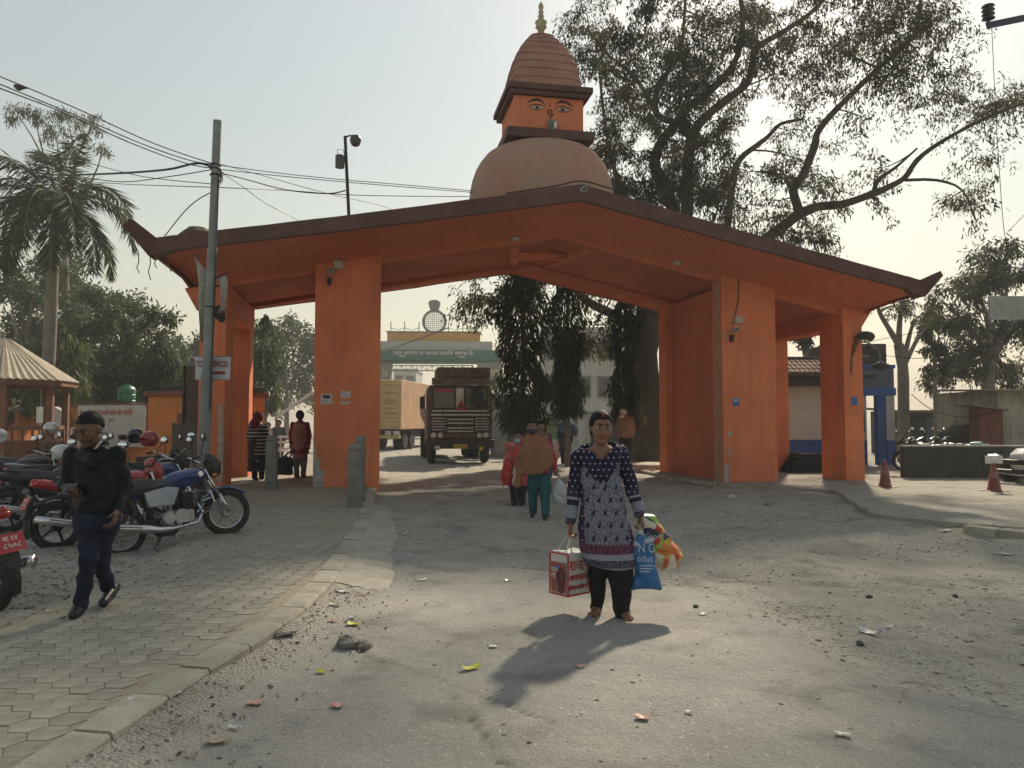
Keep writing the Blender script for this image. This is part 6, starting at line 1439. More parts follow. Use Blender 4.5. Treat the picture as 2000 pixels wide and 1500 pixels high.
# dark metal gate leaf
p2 = at(356,800,18.6); gl = thing('iron_gate_leaf', 'dark brown iron gate leaf standing behind the utility pole', 'gate leaf', (p2.x, 18.6, 0), R(-6)); B('sheet', mat('iron_brown', (.060,.035,.03), rough=.6, var=.3, scale=3, dust=.3), gl, (0,0,.0), (.75,.05,2.9), .01)
for x in (0,.70): B('stile', mat('iron_brown', ()) if 0 else _mats['iron_brown'], gl, (x,-.035,.0), (x+.05,-.001,2.92), .005)
B('lower_panel', mat('iron_grey', (.08,.065,.055), rough=.7), gl, (-.22,-.07,.0), (.68,-.04,1.5), .01)
# water tank
wk = at(247,772,26.5); q = MB(); q.lathe([(.02,0),(.27,0),(.30,.05),(.27,.09),(.30,.14),(.30,.26),(.27,.30),(.30,.34),(.30,.46),(.22,.56),(.12,.58),(.12,.64),(.01,.65)], 20); wt2 = q.build('water_tank', mat('tank_green', (.03,.19,.10), rough=.5, dust=.2), smooth=False); wt2.location = (wk.x, 26.5, wk.z-.25); tag(wt2, 'green ribbed plastic water tank above the boundary wall', 'water tank')
q = MB(); q.box((-.4,-.4,0),(.4,.4,wk.z-.25)); ts = q.build('tank_stand', M_GREY); ts.location = (wk.x, 26.5, 0); tag(ts, 'concrete stand under the green water tank', 'stand')
# pavilion
pvx = at(-10,800,19.5); pav = thing('garden_pavilion', 'wooden pavilion with ribbed tin hip roof at the left edge', 'pavilion', (pvx.x, 19.8, 0), R(12))
M_PW = mat('pavilion_wood', (.17,.070,.042), rough=.75, var=.25, scale=4, dust=.25)
n = 8; RR = 1.75; ez = at(100,740,18.5).z; az = at(-20,680,19.5).z + .35
M_TINR = mat('pavilion_tin', (.30,.255,.19), rough=.7, var=.25, scale=3, streak=.4, dust=.4)
for i in range(n):
    a0 = 2*math.pi*i/n + math.pi/8; a1 = a0 + 2*math.pi/n
    q = MB(); k = 7
    for j in range(k):
        t0, t1 = j/k, (j+1)/k; e = Vector((RR*math.cos(a0), RR*math.sin(a0), ez)); f_ = Vector((RR*math.cos(a1), RR*math.sin(a1), ez)); ap = Vector((0,0,az))
        l0, l1 = e.lerp(f_, t0), e.lerp(f_, t1); m0, m1 = ap.lerp(l0, .06), ap.lerp(l1, .06); up = Vector((0,0,.035)); mid_l = (l0+l1)/2 + up; mid_m = (m0+m1)/2 + up*.2
        q.add([l0, mid_l, mid_m, m0], [(0,1,2,3)]); q.add([mid_l, l1, m1, mid_m], [(0,1,2,3)])
    o = q.build('roof_panel', M_TINR, pav); sd = o.modifiers.new('s', 'SOLIDIFY'); sd.thickness = .03; sd.offset = 1
    B('eave_board', M_PW, pav, (0,0,0), (2*RR*math.sin(math.pi/n)-.02,.05,.12), .005).matrix_local = Matrix.Translation((RR*.97*math.cos(a0), RR*.97*math.sin(a0), ez-.13)) @ Matrix.Rotation(a0+math.pi/2+math.pi/n, 4, 'Z')
    x, y = 1.42*math.cos(a0), 1.42*math.sin(a0); B('post', M_PW, pav, (x-.075,y-.075,.6), (x+.075,y+.075,ez-.1), .008)
    if i != 1:
        ang = a0 + math.pi/2 + math.pi/n; ln = 2*1.42*math.sin(math.pi/n)
        for nm, z0, z1, d_ in (('top_rail',1.32,1.42,.06), ('mid_rail',.98,1.06,.05), ('skirt_board',.6,.98,.03)):
            o = B(nm, M_PW, pav, (.08,-d_/2,z0), (ln-.08,d_/2,z1), .004); o.matrix_local = Matrix.Translation((x,y,0)) @ Matrix.Rotation(ang, 4, 'Z')
        for j in range(4):
            o = B('baluster', M_PW, pav, (.08+(ln-.16)*(j+.5)/4-.03,-.055,.66), (.08+(ln-.16)*(j+.5)/4+.03,-.033,1.32), .003); o.matrix_local = Matrix.Translation((x,y,0)) @ Matrix.Rotation(ang, 4, 'Z')
q = MB(); q.lathe([(1.62,-.1),(1.6,.58),(.02,.6)], 8); q.build('plinth', M_WALLW, pav)
o = B('notice_sheet', M_WHT, pav, (1.25,-1.24,1.5), (1.4,-1.235,1.9), 0)
# far pavilion roof behind
p3 = at(0,790,30); q = MB(); q.lathe([(2.2,1.9),(2.2,2.0),(.1,3.2)], 8); s2 = q.build('shelter_roof', M_TINR); s2.location = (p3.x-.2,30,0); 
sh = thing('garden_shelter', 'second small tin roofed shelter behind the pavilion posts', 'shelter', (p3.x-.2,30,0)); s2.parent = sh; s2.location = (0,0,0); s2.name = 'roof'; B('wall', M_ORW, sh, (-1.7,-1.2,-.1), (1.7,1.2,1.92), .01)
# right: guard house with tiled roof behind the pillars
q0 = at(1530,830,25.5); gh = thing('guard_house', 'white and blue guard house with red tiled roof behind the right pillars', 'house', (q0.x, 25.5, 0), R(3))
B('wall', mat('wall_pinkish', (.58,.52,.46), rough=.9, var=.1, scale=1.5, streak=.15), gh, (-1.2,0,.92), (1.75,3,2.75), .005); B('dado', M_BLUEW, gh, (-1.203,-.004,-.1), (1.753,3,.919), .005)
B('eave', mat('eave_dark', (.05,.042,.038), rough=.85), gh, (-1.5,-.75,2.72), (2.35,3.2,2.98), .02); B('eave_slab', M_GREY, gh, (-1.5,-.9,2.985), (2.75,3.2,3.10), .02)
M_TILE = mat('roof_tile', (.16,.062,.042), rough=.85, var=.35, scale=4, dust=.35)
for j in range(4):
    for i in range(22):
        q = MB(); x = -1.45 + .17*i; y = -.7 + .28*j; z = 3.10 + .14*j; q.tube([(x,y,z+.02),(x,y+.32,z+.17)], [.095,.085], 8, flat=.5); q.build('tile', M_TILE, gh)
B('roof_core', M_TILE, gh, (-1.45,.42,3.1), (2.3,2.6,3.62), .02); B('ridge', M_GREY, gh, (-1.5,.35,3.63), (2.35,.7,3.75), .03)
# black stack in front of the guard house
s0 = at(1575,922,21.5); stk = thing('black_sacks', 'heap of black stacked sheets against the blue dado between the right pillars', 'stack', (s0.x, 22.0, .1), R(4))
for i in range(7): B('sheet', mat('black_sheet', (.012,.012,.013), rough=.75, var=.4, scale=6), stk, (-.5+.055*i+random.uniform(-.03,.03),-.35,.075*i), (.75,.35,.075*i+.068), .012)
# blue framed shed
h0 = at(1690,830,27); hs_ = thing('blue_shed', 'blue and white open shed right of the outer pillar', 'shed', (h0.x, 27, 0), R(2))
B('side_wall', M_WALLW, hs_, (-1.0,.0,.85), (.06,.12,2.45), .005); B('side_dado', M_BLUEW, hs_, (-1.003,-.003,-.1), (.063,.123,.849), .005); 
B('window_frame', M_TDK, hs_, (-.40,-.03,1.15), (-.02,-.004,1.85), .01); B('window_pane', mat('pane_pale', (.55,.55,.52), rough=.2), hs_, (-.34,-.045,1.2), (-.08,-.031,1.8), .004)
B('front_post', M_BLUEW, hs_, (.42,-.05,-.1), (.72,.2,2.7), .008); B('white_post', M_WALLW, hs_, (.74,-.06,.86), (1.05,.2,2.45), .006); B('post_dado', M_BLUEW, hs_, (.738,-.063,-.1), (1.053,.203,.859), .006)
B('lintel', M_BLUEW, hs_, (-1.0,-.1,2.452), (1.1,.25,2.72), .01); B('parapet', mat('shed_band', (.10,.115,.15), rough=.85, var=.2), hs_, (-1.0,-.06,2.721), (1.05,2.2,3.42), .01); B('parapet_edge', M_BLUEW, hs_, (-1.02,-.12,3.421), (1.08,2.3,3.55), .01); B('roof_wall', M_GREY, hs_, (-1.0,.4,3.551), (1.05,2.3,4.35), .02); B('roof_canopy', M_TIN, hs_, (-1.2,-.6,3.75), (-.1,.39,3.83), .01)
B('back_room', M_WALLW, hs_, (-1.0,2.2,-.1), (1.05,2.4,3.5), .01)
# long mossy wall on the right
a_, b_ = on(1768,938), on(2200,938); wr, wl_ = wall_run('mossy_wall', 'low black stained concrete wall at the right', (a_.x, a_.y), (b_.x, b_.y), -.1, .86, .25, M_GREY, None)
B('wall_cap', mat('cap_pale', (.26,.25,.22), rough=.9, var=.2, streak=.3), wr, (-.03,-.03,.862), (wl_+.03,.28,.91), .01)
# houses behind it
x0 = at(1950,830,24); hr = thing('weathered_house', 'pale weathered house corner at the right edge', 'house', (x0.x, 24, 0), R(-4)); B('wall', mat('weathered_plaster', (.34,.32,.27), rough=.92, var=.3, scale=1.4, streak=.6, dust=.5, dustcol=(.14,.13,.11)), hr, (0,0,-.1), (4,4,2.55), .01); B('roof_sheet', M_TIN, hr, (-.3,-.4,2.552), (4.2,4,2.62), .004, (.04,0,0))
B('brick_pier', mat('brick_red', (.16,.062,.045), rough=.9, var=.35, scale=9, bump=.5), hr, (-.75,-.3,-.1), (-.01,.3,1.95), .02); B('shed_roof', M_TIN, hr, (-1.1,-.6,1.951), (.0,.5,2.01), .004, (.02,.15,0))
x1 = at(1800,830,34); h2 = thing('low_row_house', 'low dark row house with tin roof behind the mossy wall', 'house', (x1.x, 34, 0), R(-3)); B('wall', M_GREY, h2, (-1,0,-.1), (6.5,3,2.0), .01); B('tin_roof', M_TIN, h2, (-1.3,-.8,2.001), (6.8,3.2,2.12), .004, (.05,0,0))
for x in (.2,2.2,4.2): B('door', mat('door_blue_grey', (.10,.12,.14), rough=.8), h2, (x,-.03,-.05), (x+.8,-.002,1.7), .004)
B('white_wall', M_WALLW, h2, (2.7,-.9,-.1), (4.6,-.6,1.65), .01)
# parked bikes behind the right wall: dark heap under tarpaulin, clothes line
tpx = at(1885,860,26); S = SDF(.035); S.loft([(-.1,0,0,1.35,.8),(.6,0,0,1.3,.75),(1.15,.1,0,1.0,.6),(1.4,.2,0,.5,.35)], .1); S.disp = folds(.05, 7, 1); tp = S.mesh('tarpaulin_heap', [mat('tarpaulin_dark', (.040,.042,.042), rough=.7, var=.4, scale=3)]); tp.location = (tpx.x, 26, 0); tag(tp, 'dark tarpaulin heap behind the mossy wall', 'tarpaulin')
S = SDF(.012); S.el((0,0,0), (.16,.1,.05), None, .03); S.el((.1,0,.01), (.08,.08,.04), None, .03); gb = S.mesh('green_bag', [mat('bag_mint', (.28,.48,.40), rough=.5)]); cc = at(1908,871,20.1); gb.location = (cc.x, 20.15, .945); tag(gb, 'mint green plastic bag lying on the mossy wall', 'bag')
for i, (px, d) in enumerate(((1790,23),(1815,22.6),(1842,23.2),(1870,22.5))):
    c = at(px, 880, d); bb = motorcycle(('first','second','third','fourth')[i] + ' dark motorcycle from the left behind the mossy wall', (c.x, d, .0), R(100+8*i), M_BKP, .1, 0, .3, True, False, None, detail=False, group='motorcycles behind the right wall')
# far gate over the road
ID = 75; i0 = at(846, 880, ID); ig = thing('far_border_gate', 'far grey, green and yellow border gate with a mesh ring on top', 'gate', (i0.x, ID, 0), R(2))
k = ID/FPX
def gx_(px): return (px-846)*k
def gz_(py): return at(846, py, ID).z
M_IG = mat('far_gate_grey', (.40,.40,.38), rough=.9, var=.1); M_IGR = mat('far_gate_green', (.035,.13,.105), rough=.85); M_IGY = mat('far_gate_yellow', (.50,.27,.06), rough=.9); M_IGD = mat('far_gate_dark', (.20,.20,.19), rough=.9)
B('yellow_parapet', M_IGY, ig, (gx_(755),0,gz_(667)), (gx_(937),2,gz_(649)), .05); B('parapet_cap', M_IGD, ig, (gx_(753),-.1,gz_(649)+.001), (gx_(939),2.1,gz_(647)), .02)
B('grey_beam', M_IG, ig, (gx_(731),-.3,gz_(685)), (gx_(961),2.3,gz_(667)-.001), .04); B('green_band', M_IGR, ig, (gx_(714),-.8,gz_(704)), (gx_(978),2.8,gz_(685)-.001), .04); B('green_soffit', M_IGR, ig, (gx_(725),-.3,gz_(708)), (gx_(968),2.3,gz_(704)-.001), .02)
for s in (-1, 1):
    c = 846 + s*109; B('tower', M_IGD, ig, (gx_(c-25 if s < 0 else c-24),-.2,-.2), (gx_(c+24 if s < 0 else c+25),2.2,gz_(708)-.001), .03); B('tower_band', M_IG, ig, (gx_(c-20),-.4,gz_(736)), (gx_(c+20),-.205,gz_(722)), .02)
    for t in (-12, 10): q = MB(); q.lathe([(.01,-.05),(.33,-.05),(.33,.05),(.01,.05)], 20, (gx_(c+t),-.45,gz_(729)), 'Y'); q.build('disc', mat('disc_ochre', (.35,.30,.18), rough=.8), ig)
text('gate_lettering', 'भारत आगमन पर आपका हारदिक सवागत है।', gx_(846+9), M_WHT, ig, (0,-.84,gz_(694)), (math.pi/2,0,0), .02, 'CENTER', 1.08, .01)
B('small_plate', M_WHT, ig, (gx_(779),-.83,gz_(698)), (gx_(792),-.81,gz_(696)), 0); B('small_plate', M_WHT, ig, (gx_(896),-.83,gz_(699)), (gx_(908),-.81,gz_(697)), 0)
rz_ = gz_(626); q = MB(); q.torus((0,.9,rz_), 22*k, 2.6*k, 40, 8, 'Y', 1.5); rg = q.build('ring', M_IGD, ig, smooth=True)
q = MB()
for j in range(-5, 6):
    t = j*3.7*k; hw = math.sqrt(max(0, (20.5*k)**2-t*t)); q.box((t-.02,.85,rz_-hw), (t+.02,.95,rz_+hw)); q.box((-hw,.86,rz_+t-.02), (hw,.94,rz_+t+.02))
q.build('mesh_bars', M_IGD, rg)
q = MB(); q.prism([(gx_(838),gz_(604)),(gx_(854),gz_(604)),(gx_(858),gz_(589)),(gx_(852),gz_(584)),(gx_(840),gz_(584)),(gx_(834),gz_(589))], .5, 1.3); q.build('pot_neck', M_IGD, ig, .03)
pts_ = [762, 789, 817, 875, 903, 931]
for px in pts_: q = MB(); q.tube([(gx_(px),.1,gz_(648)),(gx_(px),.1,gz_(628))], .05, 6); q.build('railing_post', M_IGD, ig)
for a_, b_ in zip(pts_, pts_[1:]):
    if b_-a_ < 40: q = MB(); q.tube([(gx_(a_),.1,gz_(640)), (gx_((a_+b_)/2),.1,gz_(645)), (gx_(b_),.1,gz_(640))], .03, 5); q.build('railing_chain', M_IGD, ig)
# truss gantry and pale blocks beyond
gt = at(815, 720, 66); tg_ = thing('steel_gantry', 'steel truss gantry across the road beyond the far gate', 'gantry', (gt.x, 62, 0)); kk = 62/FPX
za, zb_ = at(846,714,62).z, at(846,724,62).z
for z in (za, zb_): q = MB(); q.tube([((756-815)*kk,0,z),((936-815)*kk,0,z)], .05, 6); q.build('chord', M_IGD, tg_)
q = MB(); xs = [(756+i*10-815)*kk for i in range(19)]
for i, (u, v) in enumerate(zip(xs, xs[1:])): q.tube([(u,0,zb_),(u,0,za)], .03, 4); q.tube([(u,0,zb_ if i % 2 else za),(v,0,za if i % 2 else zb_)], .025, 4)
q.build('lattice', M_IGD, tg_)
for px in (757, 935): q = MB(); q.tube([((px-815)*kk,0,-.1),((px-815)*kk,0,za)], .09, 6); q.build('leg', M_IGD, tg_)
def block(label, pxa, pxb, ytop, D, m, storeys, bays, rz=0, depth=8, win=True):
    a, b = at(pxa,800,D), at(pxb,800,D); zt_ = at(pxa,ytop,D).z; t = thing('building', label, 'building', (a.x, D, 0), rz); wd = b.x-a.x
    B('wall', m, t, (0,0,-.2), (wd,depth,zt_), .02); B('parapet', M_IG, t, (-.15,-.15,zt_+.001), (wd+.15,depth,zt_+.35), .02)
    if win:
        for s_ in range(storeys):
            for j in range(bays):
                u = wd*(j+.5)/bays; z = zt_*(s_+.55)/storeys; o = B('window', M_IGD, t, (u-.6,-.06,z-.7), (u+.6,-.002,z+.7), .01); B('pane', M_GLS, o, (u-.5,-.075,z-.6), (u+.5,-.061,z+.6), 0)
    return t
block('pale multi storey block between the weeping mast trees', 1062, 1210, 650, 48, M_WALLW, 3, 3)
block('hazy tall block framed by the far gate opening', 768, 812, 725, 110, M_IG, 3, 2); block('low hazy block beyond the far gate', 812, 935, 790, 120, M_IG, 2, 4)
lb = at(1172, 800, 40); wl2 = thing('white_outhouse', 'white outhouse with dark eave behind the brown shawl', 'house', (at(1138,800,38).x, 38, 0)); B('wall', M_WALLW, wl2, (0,0,-.1), (2.6,3,1.9), .01); B('eave', M_IGD, wl2, (-.3,-.5,1.901), (2.9,3.2,2.02), .01); B('door', M_TDK, wl2, (.4,-.03,-.1), (1.9,-.002,1.6), .01)
cb = thing('blue_cabin', 'pale blue cabin with white sloping canopy right of the lorry', 'cabin', (at(958,800,34).x, 34, 0), R(-6)); B('wall', mat('cabin_blue', (.36,.42,.50), rough=.7, var=.1), cb, (0,0,-.1), (2.2,3,2.75), .01); B('window', M_IGD, cb, (1.0,-.03,1.0), (2.0,-.002,2.2), .01); B('canopy', M_WHT, cb, (-.2,-1.2,2.8), (1.6,.2,2.86), .004, (.3,-.25,0)); B('low_wall', M_IG, cb, (.2,-1.5,-.1), (3.2,-1.35,.75), .01)
# slanted barrier pole and white frames inside the left opening
bp0, bp1 = at(540,815,30), at(612,765,30); q = MB(); q.tube([bp0, bp1], .06, 8); o = q.build('barrier_pole', M_WHT); tag(o, 'slanting white barrier pole seen through the left opening', 'barrier'); q = MB(); q.tube([bp0, (bp0.x, 30, -.1)], .05, 6); q.build('post', M_IGD, o)
for i, px in enumerate((536, 556)):
    w0 = at(px, 880, 29); wf_ = thing('white_bench', ('left' if i == 0 else 'right') + ' one of two white slatted benches far inside the left opening', 'bench', (w0.x, 29, 0))
    for z in (.45,.7,.9): B('slat', M_WHT, wf_, (-.2,0,z), (.22,.05,z+.08), .005)
    B('seat', M_WHT, wf_, (-.22,-.4,.40), (.24,.05,.44), .005)
    for x in (-.2,.18): B('leg', M_WHT, wf_, (x,-.35,0), (x+.04,-.31,.4), .003); B('back_post', M_WHT, wf_, (x,.051,0), (x+.04,.09,1.0), .003)
hb_ = at(489,810,27); hs2 = thing('framed_hoarding', 'framed orange and white hoarding edge behind the left outer pillar', 'sign', (hb_.x, 27, 0)); B('panel', M_IGY, hs2, (-.3,0,1.0), (.16,.05,2.5), .005); B('frame', M_IGD, hs2, (.165,-.02,.0), (.23,.07,2.65), .005)
# signboard at the right edge up high
s1 = at(1970,600,22); sg = thing('roadside_board', 'long grey weathered board up high at the right edge', 'sign', (s1.x, 22, 0)); B('board', mat('board_grey', (.30,.31,.30), rough=.8, var=.2, streak=.4), sg, (-.55,0,at(1970,624,22).z), (2.5,.08,at(1970,578,22).z), .01); q = MB(); q.tube([(1.6,.12,-.1),(1.6,.12,at(1970,570,22).z)], .06, 8); q.build('post', M_TIN, sg)
# ---------------------------------------------------------------- pole, cables, cameras, lamps, bollards
M_POLE = mat('galvanised_pole', (.21,.235,.235), rough=.6, var=.25, scale=3, metal=.3, streak=.3, dust=.3, dustcol=(.14,.11,.08))
M_CAB = mat('cable_black', (.015,.015,.016), rough=.6)
PD = 13.4; p0_, p1_ = at(394,990,PD), at(425,236,PD)
pole = thing('utility_pole', 'grey steel utility pole leaning slightly in front of the left pillar', 'pole', (p0_.x, PD, 0))
q = MB(); tx = p1_.x-p0_.x; H = p1_.z; zs_ = [-.1, 2.4, 2.45, 4.6, 4.65, H]; rs_ = [.105,.10,.090,.088,.076,.074]
q.tube([(tx*max(0,z)/H, 0, z) for z in zs_], rs_, 14); q.build('shaft', M_POLE, pole, smooth=False)
def pole_at(py): f = (990-py)/(990-236); z = at(400, py, PD).z; return Vector((p0_.x + tx*z/H, PD, z))
for py in (322, 330, 342, 600): c = pole_at(py)-pole.location; q = MB(); q.torus(c, .088, .012, 16, 6, 'Z'); q.build('clamp', M_CAB, pole)
c = pole_at(335)-pole.location
for k in range(7):
    q = MB(); a = k*.9; q.tube([c+Vector((.09,-.03,.02)), c+Vector((.14+.03*math.cos(a),-.05,-.05-.02*k)), c+Vector((.10+.04*math.sin(a),-.06,-.14-.03*k))], .006, 5); q.build('loose_wire', M_CAB, pole)
q = MB(); q.tube([pole_at(340)-pole.location+Vector((.085,-.06,0)), pole_at(450)-pole.location+Vector((.095,-.07,0)), pole_at(640)-pole.location+Vector((.10,-.08,0)), pole_at(800)-pole.location+Vector((.11,-.08,0))], .010, 6); q.build('down_cable', M_CAB, pole)
for (py, dx) in ((605,.12), (562,.14)):
    c = pole_at(py)-pole.location; q = MB(); q.tube([c+Vector((-.1,-.02,0)), c+Vector((dx+.03,-.02,.03 if py < 600 else 0))], .014, 6); q.build('bracket', M_CAB, pole)
c = pole_at(610); S = SDF(.01); S.el((0,0,0), (.10,.08,.13), None, .03); S.el((.04,0,-.1), (.07,.06,.08), None, .03); o = S.mesh('wire_bundle', [M_CAB]); o.location = c+Vector((.17,.0,0)); tag(o, 'black bundle of wires tied to the utility pole', 'wires')
# torn banners
M_BAN = mat('torn_banner', (.33,.32,.28), rough=.85, var=.3, scale=5, dust=.4, dustcol=(.16,.14,.11))
def banner(label, rows, D):
    o = thing('torn_banner', label, 'banner', tuple(at(rows[0][0], rows[0][2], D)), 0, 'torn banners on the pole'); B0 = o.location; q = MB(); vs_ = []; n = 6
    for i, (xa, xb, y_) in enumerate(rows):
        for j in range(n): x = xa + (xb-xa)*j/(n-1); p = at(x, y_, D) - B0; vs_.append((p.x, .05*math.sin(i*1.3+j*1.1), p.z))
    q.add(vs_, [(i*n+j, i*n+j+1, (i+1)*n+j+1, (i+1)*n+j) for i in range(len(rows)-1) for j in range(n-1)]); m_ = q.build('cloth', M_BAN, o, smooth=True); sd = m_.modifiers.new('s', 'SOLIDIFY'); sd.thickness = .004
    return o
banner('larger torn grey banner flapping left of the pole', [(378,381,503),(383,404,530),(387,411,555),(388,408,585),(391,402,625),(392,399,668)], PD+.12)
q_ = banner('narrow torn grey banner flapping right of the pole', [(422,444,540),(428,444,552),(430,441,575),(432,440,600),(427,436,612)], PD-.1); q = MB(); a, b = at(418,545,PD-.1)-q_.location, at(446,532,PD-.1)-q_.location; q.tube([a, b], .012, 6); q.build('stick', M_CAB, q_)
# sign on the pole
s0 = at(381,741,PD+.16); s1_ = at(450,697,PD+.16); sg = thing('direction_sign', 'white metal sign with red lettering TOUR VEHICLES behind the pole', 'sign', (s0.x, PD+.16, s0.z))
w_, h_ = s1_.x-s0.x, s1_.z-s0.z; M_SGW = mat('sign_white', (.50,.52,.56), rough=.5, var=.15, scale=5, streak=.3, dust=.3)
B('panel', M_SGW, sg, (0,0,0), (w_,.015,h_), .003); B('frame_edge', M_POLE, sg, (-.01,-.004,h_), (w_+.01,.02,h_+.012), .0); B('frame_edge', M_POLE, sg, (-.01,-.004,-.012), (w_+.01,.02,0), .0)
M_SGR = mat('sign_red', (.26,.03,.035), rough=.6)
text('lettering', 'TOUR', .15, M_SGR, sg, (.02,-.003,h_*.56), (math.pi/2,0,0), .001, 'LEFT', .50, .004); text('lettering', 'VEHICLES', .15, M_SGR, sg, (w_*.47,-.003,h_*.56), (math.pi/2,0,0), .001, 'LEFT', .455, .004); B('red_bar', M_SGR, sg, (w_*.46,-.004,h_*.22), (w_*.86,-.001,h_*.36), 0); q = MB(); q.prism([(w_*.30,h_*.29),(w_*.47,h_*.12),(w_*.47,h_*.46)], -.004, -.001); q.build('red_arrow', M_SGR, sg)
# cables
def cable(label, pts, r=.010, sag=0, group='overhead cables', m=M_CAB):
    P = smooth_line([Vector(p) for p in pts], 5); B0 = P[0].copy(); q = MB(); q.tube([p-B0 for p in P], r, 5); o = q.build('cable', m); o.location = B0; return tag(o, label, 'cable', group)
k1, k2 = pole_at(322), pole_at(330)
cable('upper of the steep cables from top left to the pole', [at(-40,133,9.5), at(150,212,11.2), at(300,280,12.4), k1])
cable('second steep cable from top left, just under the upper one', [at(-40,148,9.5), at(140,222,11), at(280,282,12.2), at(370,313,13), k1])
cable('third steep cable from top left with the crow on it', [at(-40,158,9.6), at(130,222,11), at(250,277,12), at(360,318,13), k2])
cable('thick black cable sagging from the palm to the pole', [at(62,330,20), at(90,341,19.4), at(200,340,16), at(320,332,14.4), at(385,319,13.6), k2], .022)
cable('cable under the thick one, dipping to the right of the palm', [at(120,338,18), at(230,355,16), at(330,345,14.5), k2], .010)
cable('thin cable from behind the palm ending low on the pole', [at(180,320,18), at(280,345,15.5), pole_at(360)], .008)
cable('lowest level cable from the palm past the pole to the dome', [at(140,352,19), at(250,360,16), pole_at(366), at(560,372,15), at(670,380,15.6), at(780,383,16.4), at(916,384,17.6)], .008)
cable('dark cable looping from the pole to the camera mast', [pole_at(335), at(480,350,14.2), at(560,371,15.2), at(640,378,16.0), at(675,372,16.3)], .014)
cable('upper thin cable from the pole over the roof to the dome', [k1, at(560,340,14.5), at(680,352,15.5), at(800,362,16.2), at(925,373,17.2)], .008)
cable('second thin cable from the pole over the roof to the dome', [k2, at(560,345,14.5), at(680,356,15.5), at(800,366,16.2), at(925,376,17.2)], .008)
cable('cable slanting from the pole down to the roof edge', [k2, at(470,362,13.8), at(520,398,14.2), at(585,432,15.6), at(600,450,16.2)], .007)
cable('guy wire from the pole to the left roof corner', [pole_at(372), at(370,403,13.6), gp(-8.24,-1.6,4.93)], .010)
cable('thin cable from the pole passing behind the camera mast', [pole_at(318), at(520,345,14.6), at(640,378,15.8), at(745,402,17.4), at(800,425,18.2)], .007)
cable('cable hugging the roof ridge in front of the dome', [gp(-1.6,-1.95,6.16), gp(-.6,-1.98,6.36), gp(-.05,-1.98,6.50), gp(.45,-1.98,6.42), gp(1.6,-1.9,6.16)], .016)
cable('long cable crossing in front of the right hand trees', [at(1700,690,26), at(1800,700,25), at(1900,680,24), at(2040,660,23)], .010)
cable('second cable slanting across the right hand trees', [at(1690,670,26), at(1760,655,25), at(1880,640,24), at(2040,672,23)], .009)
cable('drooping cable from the blue shed over the right wall', [at(1780,770,26.5), at(1820,800,25), at(1880,815,24), at(1945,805,23.5)], .014)
cable('thin vertical wire hanging from the insulator arm', [at(1937,55,14), at(1946,240,14), at(1958,420,14), at(1966,480,14)], .006)
cable('slanting thin wire at the right edge under the insulator', [at(1966,455,14), at(2040,380,14)], .006)
cable('dashed looking rope slanting in front of the far gate', [at(735,692,30), at(800,668,33), at(876,640,36)], .03, m=mat('rope_dark', (.05,.05,.05), rough=.9))
# crow
cw = at(38,177,10.35); S = SDF(.008); S.el((0,0,.045), (.075,.04,.04), None, .02); S.el((.07,0,.075), (.032,.028,.028), None, .015); S.rc((.09,0,.075), (.13,0,.068), .012, .003, .008); S.rc((-.05,0,.035), (-.16,0,.015), .025, .012, .015); S.rc((0,0,.02), (0,0,-.02), .006, None, .004)
cr = S.mesh('crow', [mat('crow_black', (.012,.012,.014), rough=.5)]); cr.location = cw; cr.rotation_euler = (0,0,R(160)); tag(cr, 'crow perched on the steep cables at top left', 'bird')
# insulator arm top right
ia = thing('insulator_arm', 'steel crossarm with dark ribbed insulator at the top right corner', 'insulator', tuple(at(1925,52,14))); 
def rel(px, py, D=14): return at(px, py, D) - ia.location
q = MB(); q.hexa([rel(1927,57), rel(2060,30), rel(2060,30,14.12), rel(1927,57,14.12), rel(1924,44), rel(2060,16), rel(2060,16,14.12), rel(1924,44,14.12)]); q.build('arm', mat('steel_dark', (.06,.065,.09), rough=.6, metal=.4), ia)
c = rel(1930,24,14.06); prof = [(.02,-.19),(.03,-.16)]
for z in (-.13,-.05,.03,.11): prof += [(.05,z-.02),(.115,z),(.10,z+.02),(.05,z+.035)]
prof += [(.02,.16)]; q = MB(); q.lathe(prof, 18, tuple(c)); q.build('insulator', mat('porcelain_dark', (.03,.03,.04), rough=.3), ia, smooth=True)
pst = at(2075,60,14.06)-ia.location; q = MB(); q.tube([(pst.x,.06,-ia.location.z-.1), (pst.x,.06,pst.z+.6)], .11, 10); q.build('post', M_POLE, ia)
